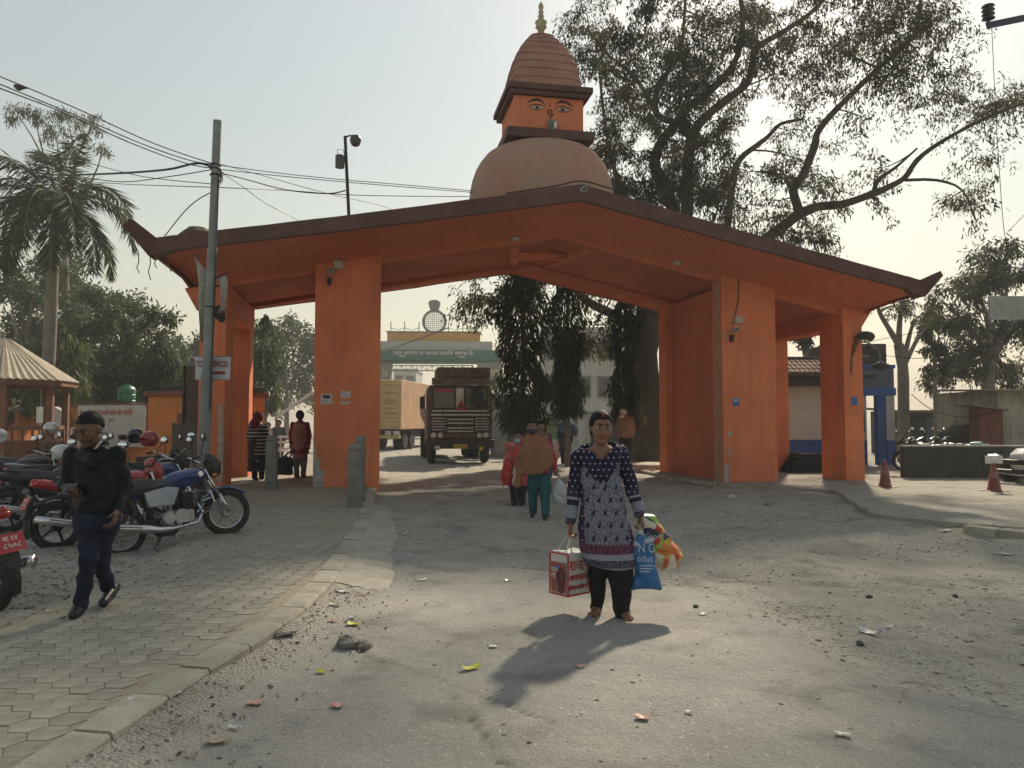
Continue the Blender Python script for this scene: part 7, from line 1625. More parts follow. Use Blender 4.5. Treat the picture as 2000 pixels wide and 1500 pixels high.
# camera mast on the roof
cb0 = gp(-4.72,-.2,5.35); cm = thing('camera_mast', 'thin mast with hanging dome camera and box on the gate roof', 'camera mast', tuple(cb0)); tp = at(674,266,cb0.y) - cb0
q = MB(); q.tube([(0,0,0), (tp.x,0,tp.z)], .035, 8); q.build('mast', M_CAB, cm); q = MB(); q.tube([(tp.x,0,tp.z-.03), (tp.x+.08,-.02,tp.z+.0), (tp.x+.20,-.04,tp.z+.0), (tp.x+.24,-.05,tp.z-.05)], .018, 7); q.build('arm', M_CAB, cm, smooth=True)
q = MB(); q.lathe([(.03,.02),(.10,.0),(.125,-.08),(.11,-.15),(.085,-.20),(.04,-.225),(.005,-.23)], 18, (tp.x+.24,-.05,tp.z-.02)); q.build('dome_camera', mat('camera_grey', (.07,.07,.07), rough=.35), cm, smooth=True)
bz = at(668,316,cb0.y).z - cb0.z; q = MB(); q.lathe([(.01,-.14),(.10,-.14),(.10,.12),(.07,.14),(.01,.14)], 14, (tp.x-.1,-.03,bz)); q.build('battery_can', mat('camera_grey', ()) if 0 else _mats['camera_grey'], cm); q = MB(); q.tube([(tp.x-.14,-.03,bz+.12),(tp.x-.16,-.03,bz+.26),(tp.x-.04,0,bz+.28),(tp.x,0,bz+.12)], .008, 5); q.build('loop_cable', M_CAB, cm)
# cameras, junction boxes, floodlight, lamps on the gate
M_BOX = mat('box_plastic', (.42,.39,.35), rough=.6, dust=.3); M_CAM = mat('camera_white', (.36,.36,.35), rough=.4)
def pillar_cam(label_b, label_c, u, v, zb, zc):
    r = gp(u, v); o = thing('junction_box', label_b, 'junction box', (r.x, r.y, zb), GTH); B('box', M_BOX, o, (-.10,-.09,-.085), (.10,-.001,.085), .01); B('lid', M_BOX, o, (-.08,-.098,-.065), (.08,-.091,.065), .004); q = MB(); q.tube([(-.09,-.02,-.05),(-.2,-.01,-.1)], .01, 5); q.build('conduit', M_CAB, o)
    r2 = gp(u-.17, v); o = thing('bullet_camera', label_c, 'camera', (r2.x, r2.y, zc), GTH); q = MB(); q.tube([(0,0,-.12),(0,-.08,-.10),(.0,-.12,-.02)], .018, 7); q.build('bracket', M_CAM, o); q = MB(); q.lathe([(.05,-.28),(.06,-.27),(.06,-.08),(.045,-.05)], 14, (.02,0,0), 'Y'); q.build('barrel', M_CAM, o); q = MB(); q.lathe([(.01,-.292),(.042,-.29),(.042,-.281)], 12, (.02,0,0), 'Y'); q.build('lens', M_INK, o)
    for k in range(4): a = k*math.pi/2+.6; q = MB(); q.ball((.02+.03*math.cos(a),-.292,.03*math.sin(a)), .009, 8, 6); q.build('lamp', M_WHT, o)
    q = MB(); q.box((-.05,-.08,-.28),(.03,-.001,-.12)); q.build('wall_plate', M_INK, o)
pillar_cam('small pale junction box high on the left pillar', 'round faced camera beside the box on the left pillar', -4.98, 0, at(653,516,16.35).z, at(637,530,16.3).z)
pillar_cam('small pale junction box on the right pillar', 'camera below the junction box on the right pillar', 4.46, 0, at(1449,626,18.3).z, at(1455,645,18.2).z)
cable('thin cable down the right pillar to its junction box', [gp(4.5,-.012,at(1455,545,18.2).z), gp(4.47,-.012,at(1445,590,18.2).z), gp(4.38,-.012,at(1439,615,18.2).z), gp(4.40,-.012,at(1442,626,18.2).z)], .012, group='cables on the gate')
def poster(label, u, v, z, w, h, m, m2, group=None, rz=GTH):
    r = gp(u, v); o = thing('wall_notice', label, 'notice', (r.x, r.y, z), rz, group); q = MB(); q.prism([(0,0),(w,.01),(w*.97,h),(w*.02,h*.97)], -.001, -.006); q.build('paper', m, o); q = MB(); q.prism([(w*.22,h*.55),(w*.8,h*.55),(w*.8,h*.85),(w*.22,h*.85)], -.0065, -.008); q.build('print', m2, o); return o
M_PAP = mat('paper_grey', (.42,.41,.40), rough=.8, var=.2, scale=20); M_BLN = mat('notice_blue', (.05,.13,.33), rough=.6)
poster('grey notice with a dark panel on the left pillar', -5.32, -.0, at(625,790,16.3).z, .25, .24, M_PAP, M_INK)
poster('torn white paper scrap high right on the left pillar', -4.9, -.0, at(665,777,16.4).z, .22, .15, M_PAP, M_PAP, 'paper scraps on the left pillar'); poster('small white paper scrap under the torn one', -4.9, -.0, at(665,790,16.4).z, .20, .07, M_PAP, M_PAP, 'paper scraps on the left pillar')
poster('small blue notice on the right pillar', 4.30, -.0, at(1438,794,18.2).z, .17, .22, M_BLN, M_PAP, 'blue notices on the right pillars'); poster('small blue notice on the outermost right pillar', 7.48, -.0, at(1668,792,18.8).z, .17, .22, M_BLN, M_BLN, 'blue notices on the right pillars')
fc = gp(.06, YF-.0); fl = thing('floodlight', 'grey square floodlight under the painted eyes', 'floodlight', (fc.x, fc.y, 8.58), GTH); B('housing', mat('flood_grey', (.20,.21,.20), rough=.5), fl, (-.11,-.16,.06), (.11,-.03,.29), .015, (.15,0,0)); B('glass', mat('flood_glass', (.05,.06,.06), rough=.1, spec=.7), fl, (-.085,-.185,.11), (-.01,-.15,.26), .004, (.15,0,0)); B('side_glass', M_WHT, fl, (.015,-.185,.10), (.085,-.15,.24), .004, (.15,0,0)); B('bracket', M_INK, fl, (-.03,-.05,.0), (.03,-.01,.2), .004)
rc_ = gp(.0, -2.0, 6.30); q = MB(); q.lathe([(.05,-.12),(.06,-.1),(.06,.0)], 12, (0,0,0), 'Y'); o = q.build('ridge_camera', M_CAM); o.location = rc_; o.rotation_euler = (0,0,GTH); tag(o, 'tiny white camera on the fascia at the roof ridge', 'camera'); q = MB(); q.lathe([(.01,-.126),(.04,-.124),(.04,-.121)], 10, (0,0,0), 'Y'); q.build('lens', M_INK, o)
for lb, u, z in (('pair of small white lamps on the arch edge left of its peak', -1.05, 5.66), ('pale lamp base on the arch edge right of its peak', 2.9, 5.27)):
    r = gp(u, .04); o = thing('arch_lamp', lb, 'lamp', (r.x, r.y, z), GTH); q = MB(); q.tube([(0,.03,0),(0,-.06,.02)], .015, 6); q.build('stem', M_BOX, o); q = MB(); q.lathe([(.02,.0),(.09,.01),(.10,.07),(.05,.10)], 12, (0,-.08,0)); q.build('head', M_BOX, o)
r = gp(7.75, -.0); z = at(1690,660,18.8).z; o = thing('wall_lamp', 'rusty hooded lamp on the outermost right pillar with soot below', 'lamp', (r.x, r.y, z), GTH); q = MB(); q.tube([(-.15,-.0,-.35),(-.13,-.1,-.12),(-.05,-.16,.0)], .022, 7); q.build('arm', M_TIN, o); S = SDF(.015); S.el((.04,-.18,.02), (.24,.15,.14), None, .03); S.cuts.append(lambda X, Y, Z: -.05-Z-.35*X); S.mesh('hood', [mat('lamp_rust', (.05,.045,.04), rough=.7)], o); q = MB(); q.ball((.06,-.18,-.06), .07, 12, 8); q.build('bulb', M_LENS, o, smooth=True)
q = MB(); q.prism([(-.30,-.9),(-.23,-.92),(-.20,-.5),(-.10,-.2),(-.02,.05),(-.14,.02),(-.24,-.25),(-.29,-.6)], -.002, -.004); q.build('soot_stain', mat('soot', (.22,.085,.045), rough=.95, var=.5, scale=12), o)
dd = at(1720,714,24); o = thing('round_hanging_lamp', 'round dark dish lamp hanging right of the outermost pillar', 'lamp', tuple(dd)); q = MB(); q.lathe([(.02,.16),(.06,.12),(.27,.02),(.275,-.02),(.2,-.10),(.02,-.17)], 20); q.build('dish', mat('lamp_rust', ()) if 0 else _mats['lamp_rust'], o, smooth=True); q = MB(); q.tube([(0,0,.15),(-.05,0,.5),(-.35,.1,.75),(-.75,.2,.8)], .03, 7); q.build('arm', M_TIN, o); q = MB(); q.tube([(-.75,.2,-dd.z-.1),(-.75,.2,.85)], .05, 8); q.build('post', M_TIN, o)
# bollards
M_BOL = mat('bollard_concrete', (.19,.185,.165), rough=.95, var=.3, scale=5, bump=.6, bscale=35, streak=.4, dust=.4)
for lb, xa, xb, yt, yb, D in (('concrete bollard alone between the women and the left pillar', 519, 542, 850, 954, 15.9), ('front of two concrete bollards at the pavement edge', 679, 709, 866, 1003, 12.6), ('rear of two concrete bollards at the pavement edge', 692, 714, 850, 985, 13.6)):
    a, b = at(xa, yb, D), at(xb, yt, D); o = thing('concrete_bollard', lb, 'bollard', ((a.x+b.x)/2, D, .0), random.uniform(-.1,.1)); w2 = (b.x-a.x)/2; zt_ = b.z
    q = MB(); q.hexa([(-w2,-w2,.0),(w2,-w2,.0),(w2,w2,.0),(-w2,w2,.0),(-w2*.93,-w2*.93,zt_-.12),(w2*.93,-w2*.93,zt_-.12),(w2*.93,w2*.93,zt_-.12),(-w2*.93,w2*.93,zt_-.12)]); q.hexa([(-w2*.93,-w2*.93,zt_-.119),(w2*.93,-w2*.93,zt_-.119),(w2*.93,w2*.93,zt_-.119),(-w2*.93,w2*.93,zt_-.119),(-w2*.85,-w2*.85,zt_-.06),(w2*.85,-w2*.85,zt_-.06),(w2*.85,w2*.85,zt_),(-w2*.85,w2*.85,zt_)]); q.build('post', M_BOL, o, .02)
# traffic cones
M_CONE = mat('cone_red', (.20,.040,.032), rough=.6, var=.25, scale=5, dust=.4)
for lb, px, py, D, h_, top in (('red traffic cone at the foot of the outermost right pillar', 1729, 953, None, .62, False), ('red traffic cone holding a white board near the mossy wall', 1942, 961, None, .62, True)):
    g = on(px, py, .05); o = thing('traffic_cone', lb, 'traffic cone', (g.x, g.y, .05)); q = MB(); q.lathe([(.17,.03),(.13,.06),(.035,h_),(.02,h_+.01)], 18); q.build('cone', M_CONE, o, smooth=True); B('base', M_CONE, o, (-.2,-.2,0), (.2,.2,.04), .015); q = MB(); q.lathe([(.094,.30),(.096,.30),(.073,.43),(.071,.43)], 18); q.build('stripe', mat('cone_stripe', (.24,.12,.10), rough=.7), o)
    if top: B('board', M_WHT, o, (-.18,-.03,h_-.02), (.18,.0,h_+.14), .004); q = MB(); q.tube([(.05,0,.42),(.5,-.05,.34),(1.0,-.1,.36)], .012, 5); q.build('rope', mat('rope_grey', (.30,.28,.24), rough=.9), o)
# ---------------------------------------------------------------- bags in hand
P = W.p; WO = W.o.location
bc = Vector(P(1109,1168,-.06)) + WO; rb = thing('shopping_bag', 'white and red woven shopping bag with Devanagari print in her right hand', 'bag', tuple(bc), R(40))
M_RICE = mat('woven_white', (.52,.51,.50), rough=.6, var=.1, scale=9, bump=.15, bscale=160); M_RRED = mat('bag_red', (.42,.025,.03), rough=.55)
S = SDF(.007); bw, bd, bh = .235, .20, .345
S.loft([(0,0,0,.001,.001)], .01) if 0 else None
def rbox(S, c, h3, r, k=.01, m=0):
    c = np.array(c, float); h3 = np.array(h3, float)
    def f(X, Y, Z):
        qx, qy, qz = np.abs(X-c[0])-h3[0]+r, np.abs(Y-c[1])-h3[1]+r, np.abs(Z-c[2])-h3[2]+r
        return np.sqrt(np.maximum(qx,0)**2 + np.maximum(qy,0)**2 + np.maximum(qz,0)**2) + np.minimum(np.maximum(qx, np.maximum(qy, qz)), 0) - r
    S.p.append((f, c-h3, c+h3, k, m, 'add'))
# local axes: corner towards the viewer at origin; faces run along +X (right face) and +Y (left face goes back-left)
rbox(S, (bw/2, bd/2+.0, bh/2), (bw/2, bd/2, bh/2), .018); S.disp = lambda X, Y, Z: .006*np.sin(14*X+9*Z)*np.sin(11*Y+5*Z) + .016*np.exp(-((X-.14)/.05)**2)*np.clip((Z-.25)/.1, 0, 1)
S.mesh('sack', [M_RICE], rb)
for nm, pts in (('piping', [(0,-.002,.01),(0,-.004,bh-.01)]), ('piping', [(0,-.002,.012),(bw,-.004,.012)]), ('piping', [(-.002,0,.012),(-.004,bd,.012)]), ('piping', [(-.003,0,bh-.012),(-.003,bd,bh-.012)]), ('piping', [(bw,-.003,.01),(bw,-.003,bh-.02)]), ('piping', [(-.003,bd,.01),(-.003,bd,bh-.02)])):
    q = MB(); q.tube(pts, .007, 6); q.build(nm, M_RRED, rb)
q = MB(); q.prism([(.018,.03),(bd-.018,.03),(bd-.018,bh-.085),(.018,bh-.085)], -.006, -.004, 'YZ'); pic = q.build('printed_panel', mat('print_dark_red', (.26,.04,.03), rough=.5, var=.5, scale=14, col2=(.30,.10,.07), dust=.4, dustcol=(.10,.05,.05)), rb)
S = SDF(.006); S.el((-.006,.07,.17), (.004,.05,.055), None, .01); S.el((-.006,.075,.08), (.004,.035,.06), None, .02); S.mesh('printed_figure', [mat('print_maroon', (.10,.03,.035), rough=.5, var=.5, scale=30)], pic)
q = MB(); q.box((-.0078,.09,.20),(-.0065,.14,.235)); q.build('printed_label', mat('print_blue', (.08,.12,.35), rough=.5), pic)
t = text('bag_text', 'राज\nशी', .05, M_RICE, pic, (0,0,0), (0,0,0), .001, 'LEFT', .8, .001); t.matrix_local = Matrix.Translation((-.008,.178,.185)) @ Matrix.Rotation(-math.pi/2, 4, 'Z') @ Matrix.Rotation(math.pi/2, 4, 'X')
for body, sz, z, x, sx in (('राज शी', .108, .205, .018, .92), ('अगरबतती', .066, .125, .012, .98), ('हमेशा परयोग करें', .048, .055, .010, .74)):
    text('bag_text', body, sz, M_RRED, rb, (x,-.0065,z), (math.pi/2,0,0), .0012, 'LEFT', sx, .0012)
q = MB(); q.box((.150,-.0078,.196),(.156,-.0062,.225),(0,.7,0)); q.box((.160,-.0078,.190),(.166,-.0062,.212),(0,-.7,0)); q.build('letter_stroke', M_RRED, rb); q = MB(); q.box((.085,-.0078,.058),(.088,-.0062,.072),(0,.7,0)); q.build('letter_stroke', M_RRED, rb)
hz_ = Vector(P(1114,1046,-.05)) + WO - bc; hl = Matrix.Rotation(R(-40), 3, 'Z') @ hz_
for a, b in (((.06,.01,bh-.03), (.17,.01,bh-.03)), ((.06,bd-.01,bh-.03), (.17,bd-.01,bh-.03)), ):
    q = MB(); h2 = hl + Vector((0, 0, .0)); q.tube(smooth_line([a, Vector(a).lerp(h2,.6)+Vector((-.01,0,.02)), h2, Vector(b).lerp(h2,.6)+Vector((.01,0,.02)), b], 4), .006, 6); q.build('handle', mat('handle_white', (.45,.44,.42), rough=.6), rb)
# blue carrier bag
bb0 = Vector(P(1262,1095,-.04)) + WO; b2 = thing('carrier_bag', 'blue plastic carrier bag hanging from her left hand', 'bag', tuple(bb0)); M_BLB = mat('plastic_blue', (.035,.17,.42), rough=.35, var=.25, scale=6, trans=.25, spec=.5)
S = SDF(.007); S.loft([(-.215,.0,0,.108,.05),(-.18,0,0,.110,.062),(-.05,-.005,0,.092,.058),(.08,-.02,0,.078,.045),(.17,-.032,0,.055,.03),(.20,-.035,0,.04,.02)], .02); S.disp = lambda X, Y, Z: .008*np.sin(55*X+8*np.sin(9*Z))*np.clip((Z+.1)*4, .25, 1) + .006*np.sin(21*Z+30*X); S.mesh('pouch', [M_BLB], b2)
S = SDF(.006); S.rc((-.045,-.0,.165), (-.055,0,.262), .016, .010, .02); S.rc((-.01,0,.16), (-.045,0,.262), .016, .010, .02); S.rc((-.075,0,.13), (.045,0,.16), .030, .022, .02); S.mesh('handles', [mat('plastic_white', (.50,.55,.60), rough=.4, trans=.2)], b2)
M_PRW = mat('print_pale', (.42,.52,.66), rough=.5)
text('bag_print', 'odus', .072, M_PRW, b2, (-.085,-.068,.005), (math.pi/2,0,0), .001, 'LEFT', .9); text('bag_print', 'N G', .10, M_PRW, b2, (-.075,-.066,.075), (math.pi/2,0,0), .001, 'LEFT', .75)
for i in range(3): q = MB(); q.box((-.06,-.0705,-.03-.022*i),(.06-.02*i,-.069,-.024-.022*i)); q.build('print_line', M_PRW, b2)
# bright printed sack
def print_mat():
    m = bpy.data.materials.new('bright_print'); m.use_nodes = True; N = m.node_tree.nodes; L = m.node_tree.links; bs = N['Principled BSDF']; tc = N.new('ShaderNodeTexCoord')
    nz = N.new('ShaderNodeTexNoise'); nz.inputs['Scale'].default_value = 7; L.new(tc.outputs['Object'], nz.inputs['Vector']); mx = N.new('ShaderNodeMix'); mx.data_type = 'RGBA'; mx.inputs[0].default_value = .14; L.new(tc.outputs['Object'], mx.inputs[6]); L.new(nz.outputs['Color'], mx.inputs[7])
    v = N.new('ShaderNodeTexVoronoi'); v.inputs['Scale'].default_value = 13; L.new(mx.outputs[2], v.inputs['Vector']); s_ = N.new('ShaderNodeSeparateColor'); L.new(v.outputs['Color'], s_.inputs[0])
    r = N.new('ShaderNodeValToRGB'); r.color_ramp.interpolation = 'CONSTANT'; e = r.color_ramp.elements
    for p, c in ((0,(.52,.17,.02)), (.2,(.42,.035,.025)), (.36,(.55,.50,.42)), (.52,(.20,.40,.05)), (.64,(.50,.10,.03)), (.78,(.03,.03,.07)), (.88,(.55,.36,.04))):
        el = e[0] if p == 0 else e.new(p); el.position = p; el.color = (*c, 1)
    e[-1].position = min(e[-1].position, 1.0)
    L.new(s_.outputs[0], r.inputs['Fac']); L.new(r.outputs['Color'], bs.inputs['Base Color']); bs.inputs['Roughness'].default_value = .3
    return m
bs0 = Vector(P(1290,1062,.06)) + WO; b3 = thing('printed_sack', 'bulging bright red, orange and green printed plastic sack at her left side', 'bag', tuple(bs0)); S = SDF(.007)
S.rc((-.10,0,.15), (.04,0,-.09), .085, .115, .05); S.el((.05,0,-.09), (.10,.09,.11), None, .04); S.rc((-.10,0,.19), (-.15,-.02,.20), .05, .025, .03); S.rc((-.12,0,.2), (-.155,-.03,.13), .03, .02, .03)
S.disp = lambda X, Y, Z: .009*np.sin(38*X+22*Z)*np.sin(30*Z-12*X) + .005*np.sin(80*Z); S.mesh('pouch', [print_mat()], b3)
q = MB(); q.ball((-.085,-.075,.085), (.075,.03,.055), 14, 8, (0,.3,0)); q.build('print_roundel', mat('print_navy', (.02,.02,.05), rough=.35), b3, smooth=True)
text('bag_print', 'Good', .05, M_PRW, b3, (-.14,-.112,.06), (math.pi/2,0,0), .001, 'LEFT', 1.0)
# bags of the women behind
def soft_bag(name, label, px, py, D, r, m, seed, top=None):
    S = SDF(.012); S.el((0,0,0), r, None, .03); S.loft([(-r[2]*.95,0,0,r[0]*.85,r[1]*.85),(-r[2]*.2,0,0,r[0],r[1]),(r[2]*.6,0,0,r[0]*.6,r[1]*.6)], .03); S.rc((0,0,r[2]*.7), (0,0,r[2]*1.35), r[0]*.35, r[0]*.18, .03); S.disp = folds(.010, 32, seed); o = S.mesh(name, [m]); o.location = at(px, py, D); return tag(o, label, 'bag')
D1 = g1.Y
soft_bag('carrier_bag', 'white plastic bag hanging beside the teal trousers', 1092, 960, D1-.05, (.115,.09,.19), mat('plastic_dull_white', (.45,.47,.50), rough=.45, trans=.2), 1.0)
soft_bag('carrier_bag', 'red cloth bag held low by the woman in red', 991, 925, g2.Y-.15, (.11,.10,.22), mat('cloth_red', (.40,.04,.03), rough=.85), 2.0); soft_bag('cloth_bag', 'cream cloth bag between the rust shawl and the red bag', 1009, 930, g2.Y-.28, (.07,.07,.20), mat('cloth_cream', (.45,.36,.27), rough=.9), 3.0)
soft_bag('load_sack', 'large white sack on the head of a porter near the cabin', 1003, 832, 30, (.30,.22,.28), mat('sack_white', (.40,.41,.42), rough=.8), 4.0)
gpp, q_ = figure('porter carrying the large white sack near the cabin', 1002, 902, 0, std(1002, 835, 902, stride=.05), skm, mat('far_top_p', (.12,.12,.14), rough=.9), M_DARKCLOTH, .024, 30, hm_)
# ---------------------------------------------------------------- litter, stones, gravel
LIT = [M_WHT, mat('wrapper_silver', (.40,.41,.42), rough=.3, metal=.3), mat('wrapper_yellow', (.48,.46,.05), rough=.5), mat('wrapper_red', (.45,.12,.09), rough=.5, col2=(.5,.42,.38), scale=30), mat('paper_kraft', (.36,.30,.22), rough=.9), M_INK]
def scrap(label, px, py, w, h, mi, z=0, crease=.45):
    w *= .78; h *= .78
    g = on(px, py, z); a = random.uniform(-.5,.5); gzv = gz(g.x, g.y) if z == 0 else z; q = MB(); n = 4; vs_ = []
    for i in range(n):
        for j in range(n): u, v = i/(n-1)-.5, j/(n-1)-.5; vs_.append((w*u*(1+.15*random.uniform(-1,1)), h*v*(1+.15*random.uniform(-1,1)), .012+abs(u)*w*crease*random.uniform(.1,.9)+random.uniform(0,.008)))
    q.add(vs_, [(i*n+j, i*n+j+1, (i+1)*n+j+1, (i+1)*n+j) for i in range(n-1) for j in range(n-1)]); o = q.build('litter_scrap', LIT[mi], None); o.location = (g.x, g.y, gzv-.004); o.rotation_euler = (0,0,a); sd = o.modifiers.new('s', 'SOLIDIFY'); sd.thickness = .0025; tag(o, label, 'litter', 'litter on the road'); return o
for a in (('yellow and white wrapper lying flat in the road centre foreground', 918,1316,.15,.07,2), ('white box like scrap in the road left of the woman', 963,1273,.06,.05,0), ('pink white scrap right of the woman shadow', 1133,1315,.07,.05,3), ('red and white packet in the right foreground', 1254,1423,.085,.07,3), ('red packet in the foreground left of the crack', 658,1394,.08,.06,3), ('red white packet in the foreground further left', 496,1395,.09,.06,3), ('bright yellow green wrapper by the kerb', 690,1236,.12,.09,2), ('silver scrap just above the yellow green wrapper', 688,1223,.07,.05,1), ('white flattened cup in the road left of centre', 825,1140,.12,.06,0), ('white scrap near the kerb ramp foot', 793,1041,.10,.06,0), ('grey white scrap below the kerb ramp', 772,1107,.08,.04,1), ('white paper bit by the ramp edge', 740,1135,.07,.04,0), ('small yellow bit near the kerb foreground', 627,1327,.07,.05,2), ('white curl of paper near the foreground kerb', 342,1393,.07,.06,0), ('thin white strip in the left foreground', 458,1441,.09,.03,0), ('crumpled kraft paper in the left foreground', 425,1469,.13,.07,4), ('small pink square at the bottom left', 194,1484,.05,.05,3), ('black rubbery scrap at the kerb foot', 560,1262,.18,.08,5), ('white stone like scrap at right foreground', 1345,1410,.05,.03,0), ('white scrap in the lower right foreground', 1645,1448,.09,.05,0), ('grey plastic sheet on the gravel at right', 1700,1248,.20,.10,1), ('white bit on the gravel right of the grey sheet', 1737,1231,.08,.04,0), ('white plastic far right on the road', 1965,1083,.20,.08,0), ('white litter near the right kerb', 1847,1037,.22,.10,0), ('pale scrap beside the woman right foot', 1373,1211,.08,.05,0), ('white scrap far left of the rust shawl', 994,1140,.09,.05,1), ('tiny white bit on the road past the bags', 1006,1100,.06,.04,0), ('brown card scrap at the kerb foot', 500,1280,.12,.07,4), ('pink scrap at the kerb foot beside brown card', 650,1232,.09,.05,3), ('dull white paper by the kerb drain', 668,1175,.12,.07,0), ('grey paper by the kerb drain, lower', 655,1200,.11,.06,1), ('kraft scrap by the kerb drain, right', 710,1177,.10,.05,4)):
    scrap(*a)
scrap('small white paper on the hexagonal paving by the kerb', 255,1370,.05,.04,0, WALK_Z+.004); scrap('white bit on the paving near the man feet', 95,1195,.06,.03,0, WALK_Z+.004); scrap('red plastic cap under the blue motorcycle', 354,1052,.09,.07,3, WALK_Z-.05, 1.2)
random.seed(21)
def stone_mesh(r, flat=.6):
    q = MB(); q.ball((0,0,0), (r, r*random.uniform(.7,1), r*flat), 7, 5); q.v = [tuple(Vector(p)*(1+random.uniform(-.22,.22))) for p in q.v]; return q
M_ST = mat('stone_grey', (.20,.19,.17), rough=.95, var=.35, scale=18, bump=.4, rnd=.3); M_ST2 = mat('stone_dark', (.07,.068,.063), rough=.95, var=.35, scale=18); M_BRK = mat('brick_chunk', (.40,.36,.30), rough=.95, var=.2, scale=12)
for lb, px, py, r, m in (('squared pale stone on the ground in front of the right pillar', 1428,972,.13,M_BRK), ('small stone just right of the squared pale stone', 1500,985,.08,M_ST), ('dark lump of stone right of the woman', 1359,1193,.026,M_ST2), ('grey slab of stone by the kerb crack', 678,1275,.085,M_ST), ('second grey stone beside the kerb crack', 712,1274,.06,M_ST), ('rounded stone at the foot of the right inner pillar', 1275,925,.16,M_BRK), ('dark lump on the gravel far right', 1866,1175,.03,M_ST2), ('dark stone on the road past her left hand', 1680,1270,.03,M_ST2), ('dark pebble lump in the middle right gravel', 1698,1171,.03,M_ST2)):
    g = on(px, py); o = stone_mesh(r).build('stone', m); o.location = (g.x, g.y, gz(g.x, g.y)+r*.3); o.rotation_euler = (0,0,random.uniform(0,6)); tag(o, lb, 'stone', 'loose stones')
# gravel: far too many to count
bv = [Vector(p) for p in ((1,0,0),(0,1,0),(-1,0,0),(0,-1,0),(0,0,1),(.0,.0,-1))]; bf = [(0,1,4),(1,2,4),(2,3,4),(3,0,4),(1,0,5),(2,1,5),(3,2,5),(0,3,5)]
GV = []; GF = []; GM = []
def pebble(x, y, r, mi):
    z = gz(x, y); a = random.uniform(0, 6.28); ca, sa_ = math.cos(a), math.sin(a); o = len(GV); e = random.uniform(.55, 1.3)
    for p in bv: px_, py_ = p.x*r*random.uniform(.75,1.2), p.y*r*e*random.uniform(.75,1.2); GV.append((x+px_*ca-py_*sa_, y+px_*sa_+py_*ca, z+r*.08+p.z*r*random.uniform(.28,.52)))
    GF.extend([tuple(i+o for i in f) for f in bf]); GM.extend([mi]*8)
n_ = 0
while n_ < 24000:
    y = 2.4 + 14*random.random()**1.7; x = random.uniform(-2.2, 9.5)
    if abs(x) > y*.75+.4: continue
    if x < lerp_curve(KERB, y)+.05: continue
    if x > 4 and y > 14.5: continue
    onasp = (lerp_curve(ASPH, y) - x) if y < 9.4 else -.3
    dens_ = .10 if onasp > .1 else .85
    k_ = x-lerp_curve(KERB, y)
    if k_ < .8: dens_ = .6
    dens_ *= max(.12, .55+1.1*fbm(x*.8, y*.8, 12.0))
    if random.random() > dens_: continue
    pebble(x, y, min(.024, .0034*random.random()**-.55) * (1.0 if onasp < .1 else .75), random.choices((0,1,2), (.66,.14,.20))[0]); n_ += 1
for i in range(5200):
    y = random.uniform(5.2, 14); x = random.uniform(-9, -3.4)
    if x > lerp_curve(WALKL, y)+.1: continue
    pebble(x, y, random.choice((.01,.016,.025,.035)), random.choices((0,1,2), (.6,.2,.2))[0])
gr = npmesh('gravel', GV, GF, [mat('gravel_grey', (.29,.265,.215), rough=.95, var=.4, scale=25), mat('gravel_dark', (.17,.162,.145), rough=.95, var=.3, scale=25), mat('gravel_pale', (.40,.36,.28), rough=.95, var=.3, scale=25)], None, GM); tag(gr, kind='stuff')
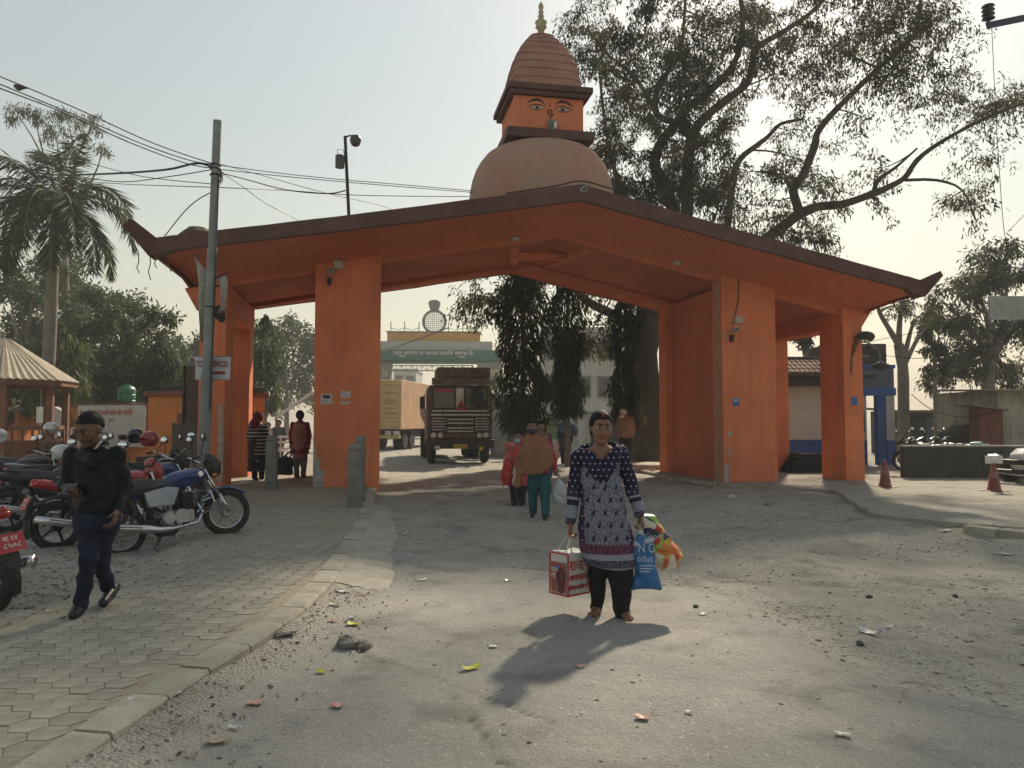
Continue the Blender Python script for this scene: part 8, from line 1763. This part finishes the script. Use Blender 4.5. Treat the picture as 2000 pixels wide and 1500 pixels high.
# dry leaves and fine rubbish along the kerb
LV = []; 
for i in range(480):
    y = 2.6 + 8*random.random(); x = lerp_curve(KERB, y) + abs(random.gauss(0, .28)) + .03
    if 6.9 < y < 13 and x < lerp_curve(KERB, y)+.5: continue
    LV.append((x, y, gz(x, y)+.006))
for i in range(700):
    y = random.uniform(5.5, 11); x = lerp_curve(WALKL, y) + random.gauss(-.3, .5); LV.append((x, y, max(gz(x, y), WALK_Z-.0 if x > lerp_curve(WALKL, y)+.1 else -1)+.008))
LV = np.array(LV); n_ = len(LV); Dv = rng.normal(size=(n_, 3)); Dv[:, 2] = np.abs(Dv[:, 2])*.15
lo = leafmesh('fallen_leaves', LV, Dv, .034*rng.uniform(.4,1.4,n_), .018*rng.uniform(.5,1.4,n_), [mat('dead_leaf', (.17,.12,.075), rough=.9), mat('dead_leaf_pale', (.33,.28,.19), rough=.9), mat('dead_leaf_dark', (.13,.11,.085), rough=.9)], None, pick_mi(n_, [.35,.5,.15])); tag(lo, kind='stuff')
# broken kerb on the right
for i, (xa, ya, xb, yb) in enumerate(((1880,1040,1945,1048), (1950,1049,2015,1057), (2020,1058,2090,1067))):
    a, b = on(xa, ya), on(xb, yb); d = (b-a); L_ = d.length; o = B('kerb_stone', M_KERB, None, (0,0,-.08), (L_*.97,.18,.10), .015); o.location = (a.x, a.y, 0); o.rotation_euler = (0,0,math.atan2(d.y, d.x)); tag(o, ('left', 'middle', 'right')[i] + ' one of the broken kerb stones at the right edge', 'kerb stone', 'broken kerb stones')
# low stone kerb below the right inner pier
for i, (u, v, l) in enumerate(((3.55,2.6,.6), (3.5,1.9,.65), (3.5,1.2,.6), (3.55,.5,.6), (3.6,-.2,.6))):
    r = gp(u, v); o = stone_mesh(.2, .5).build('kerb_stone', M_KERB); o.location = (r.x, r.y, .03); o.scale = (.7,1.6,.7); o.rotation_euler = (0,0,GTH); tag(o, ('rearmost','second from rear','middle','second from front','foremost')[i] + ' rough kerb block along the right inner pier', 'kerb stone', 'rough kerb blocks')
# ---------------------------------------------------------------- hazy air
mb = MB(); mb.box((-420, -25, -1.2), (420, 420, 26)); hz = mb.build('haze'); tag(hz, kind='stuff')
hm = bpy.data.materials.new('haze_air'); hm.use_nodes = True; hn = hm.node_tree.nodes
hn.remove(hn['Principled BSDF'])
pv = hn.new('ShaderNodeVolumePrincipled'); pv.inputs['Color'].default_value = (.93,.94,.92,1); pv.inputs['Density'].default_value = HAZE; pv.inputs['Anisotropy'].default_value = .0
hm.node_tree.links.new(pv.outputs[0], hn['Material Output'].inputs['Volume'])
hz.data.materials.append(hm)
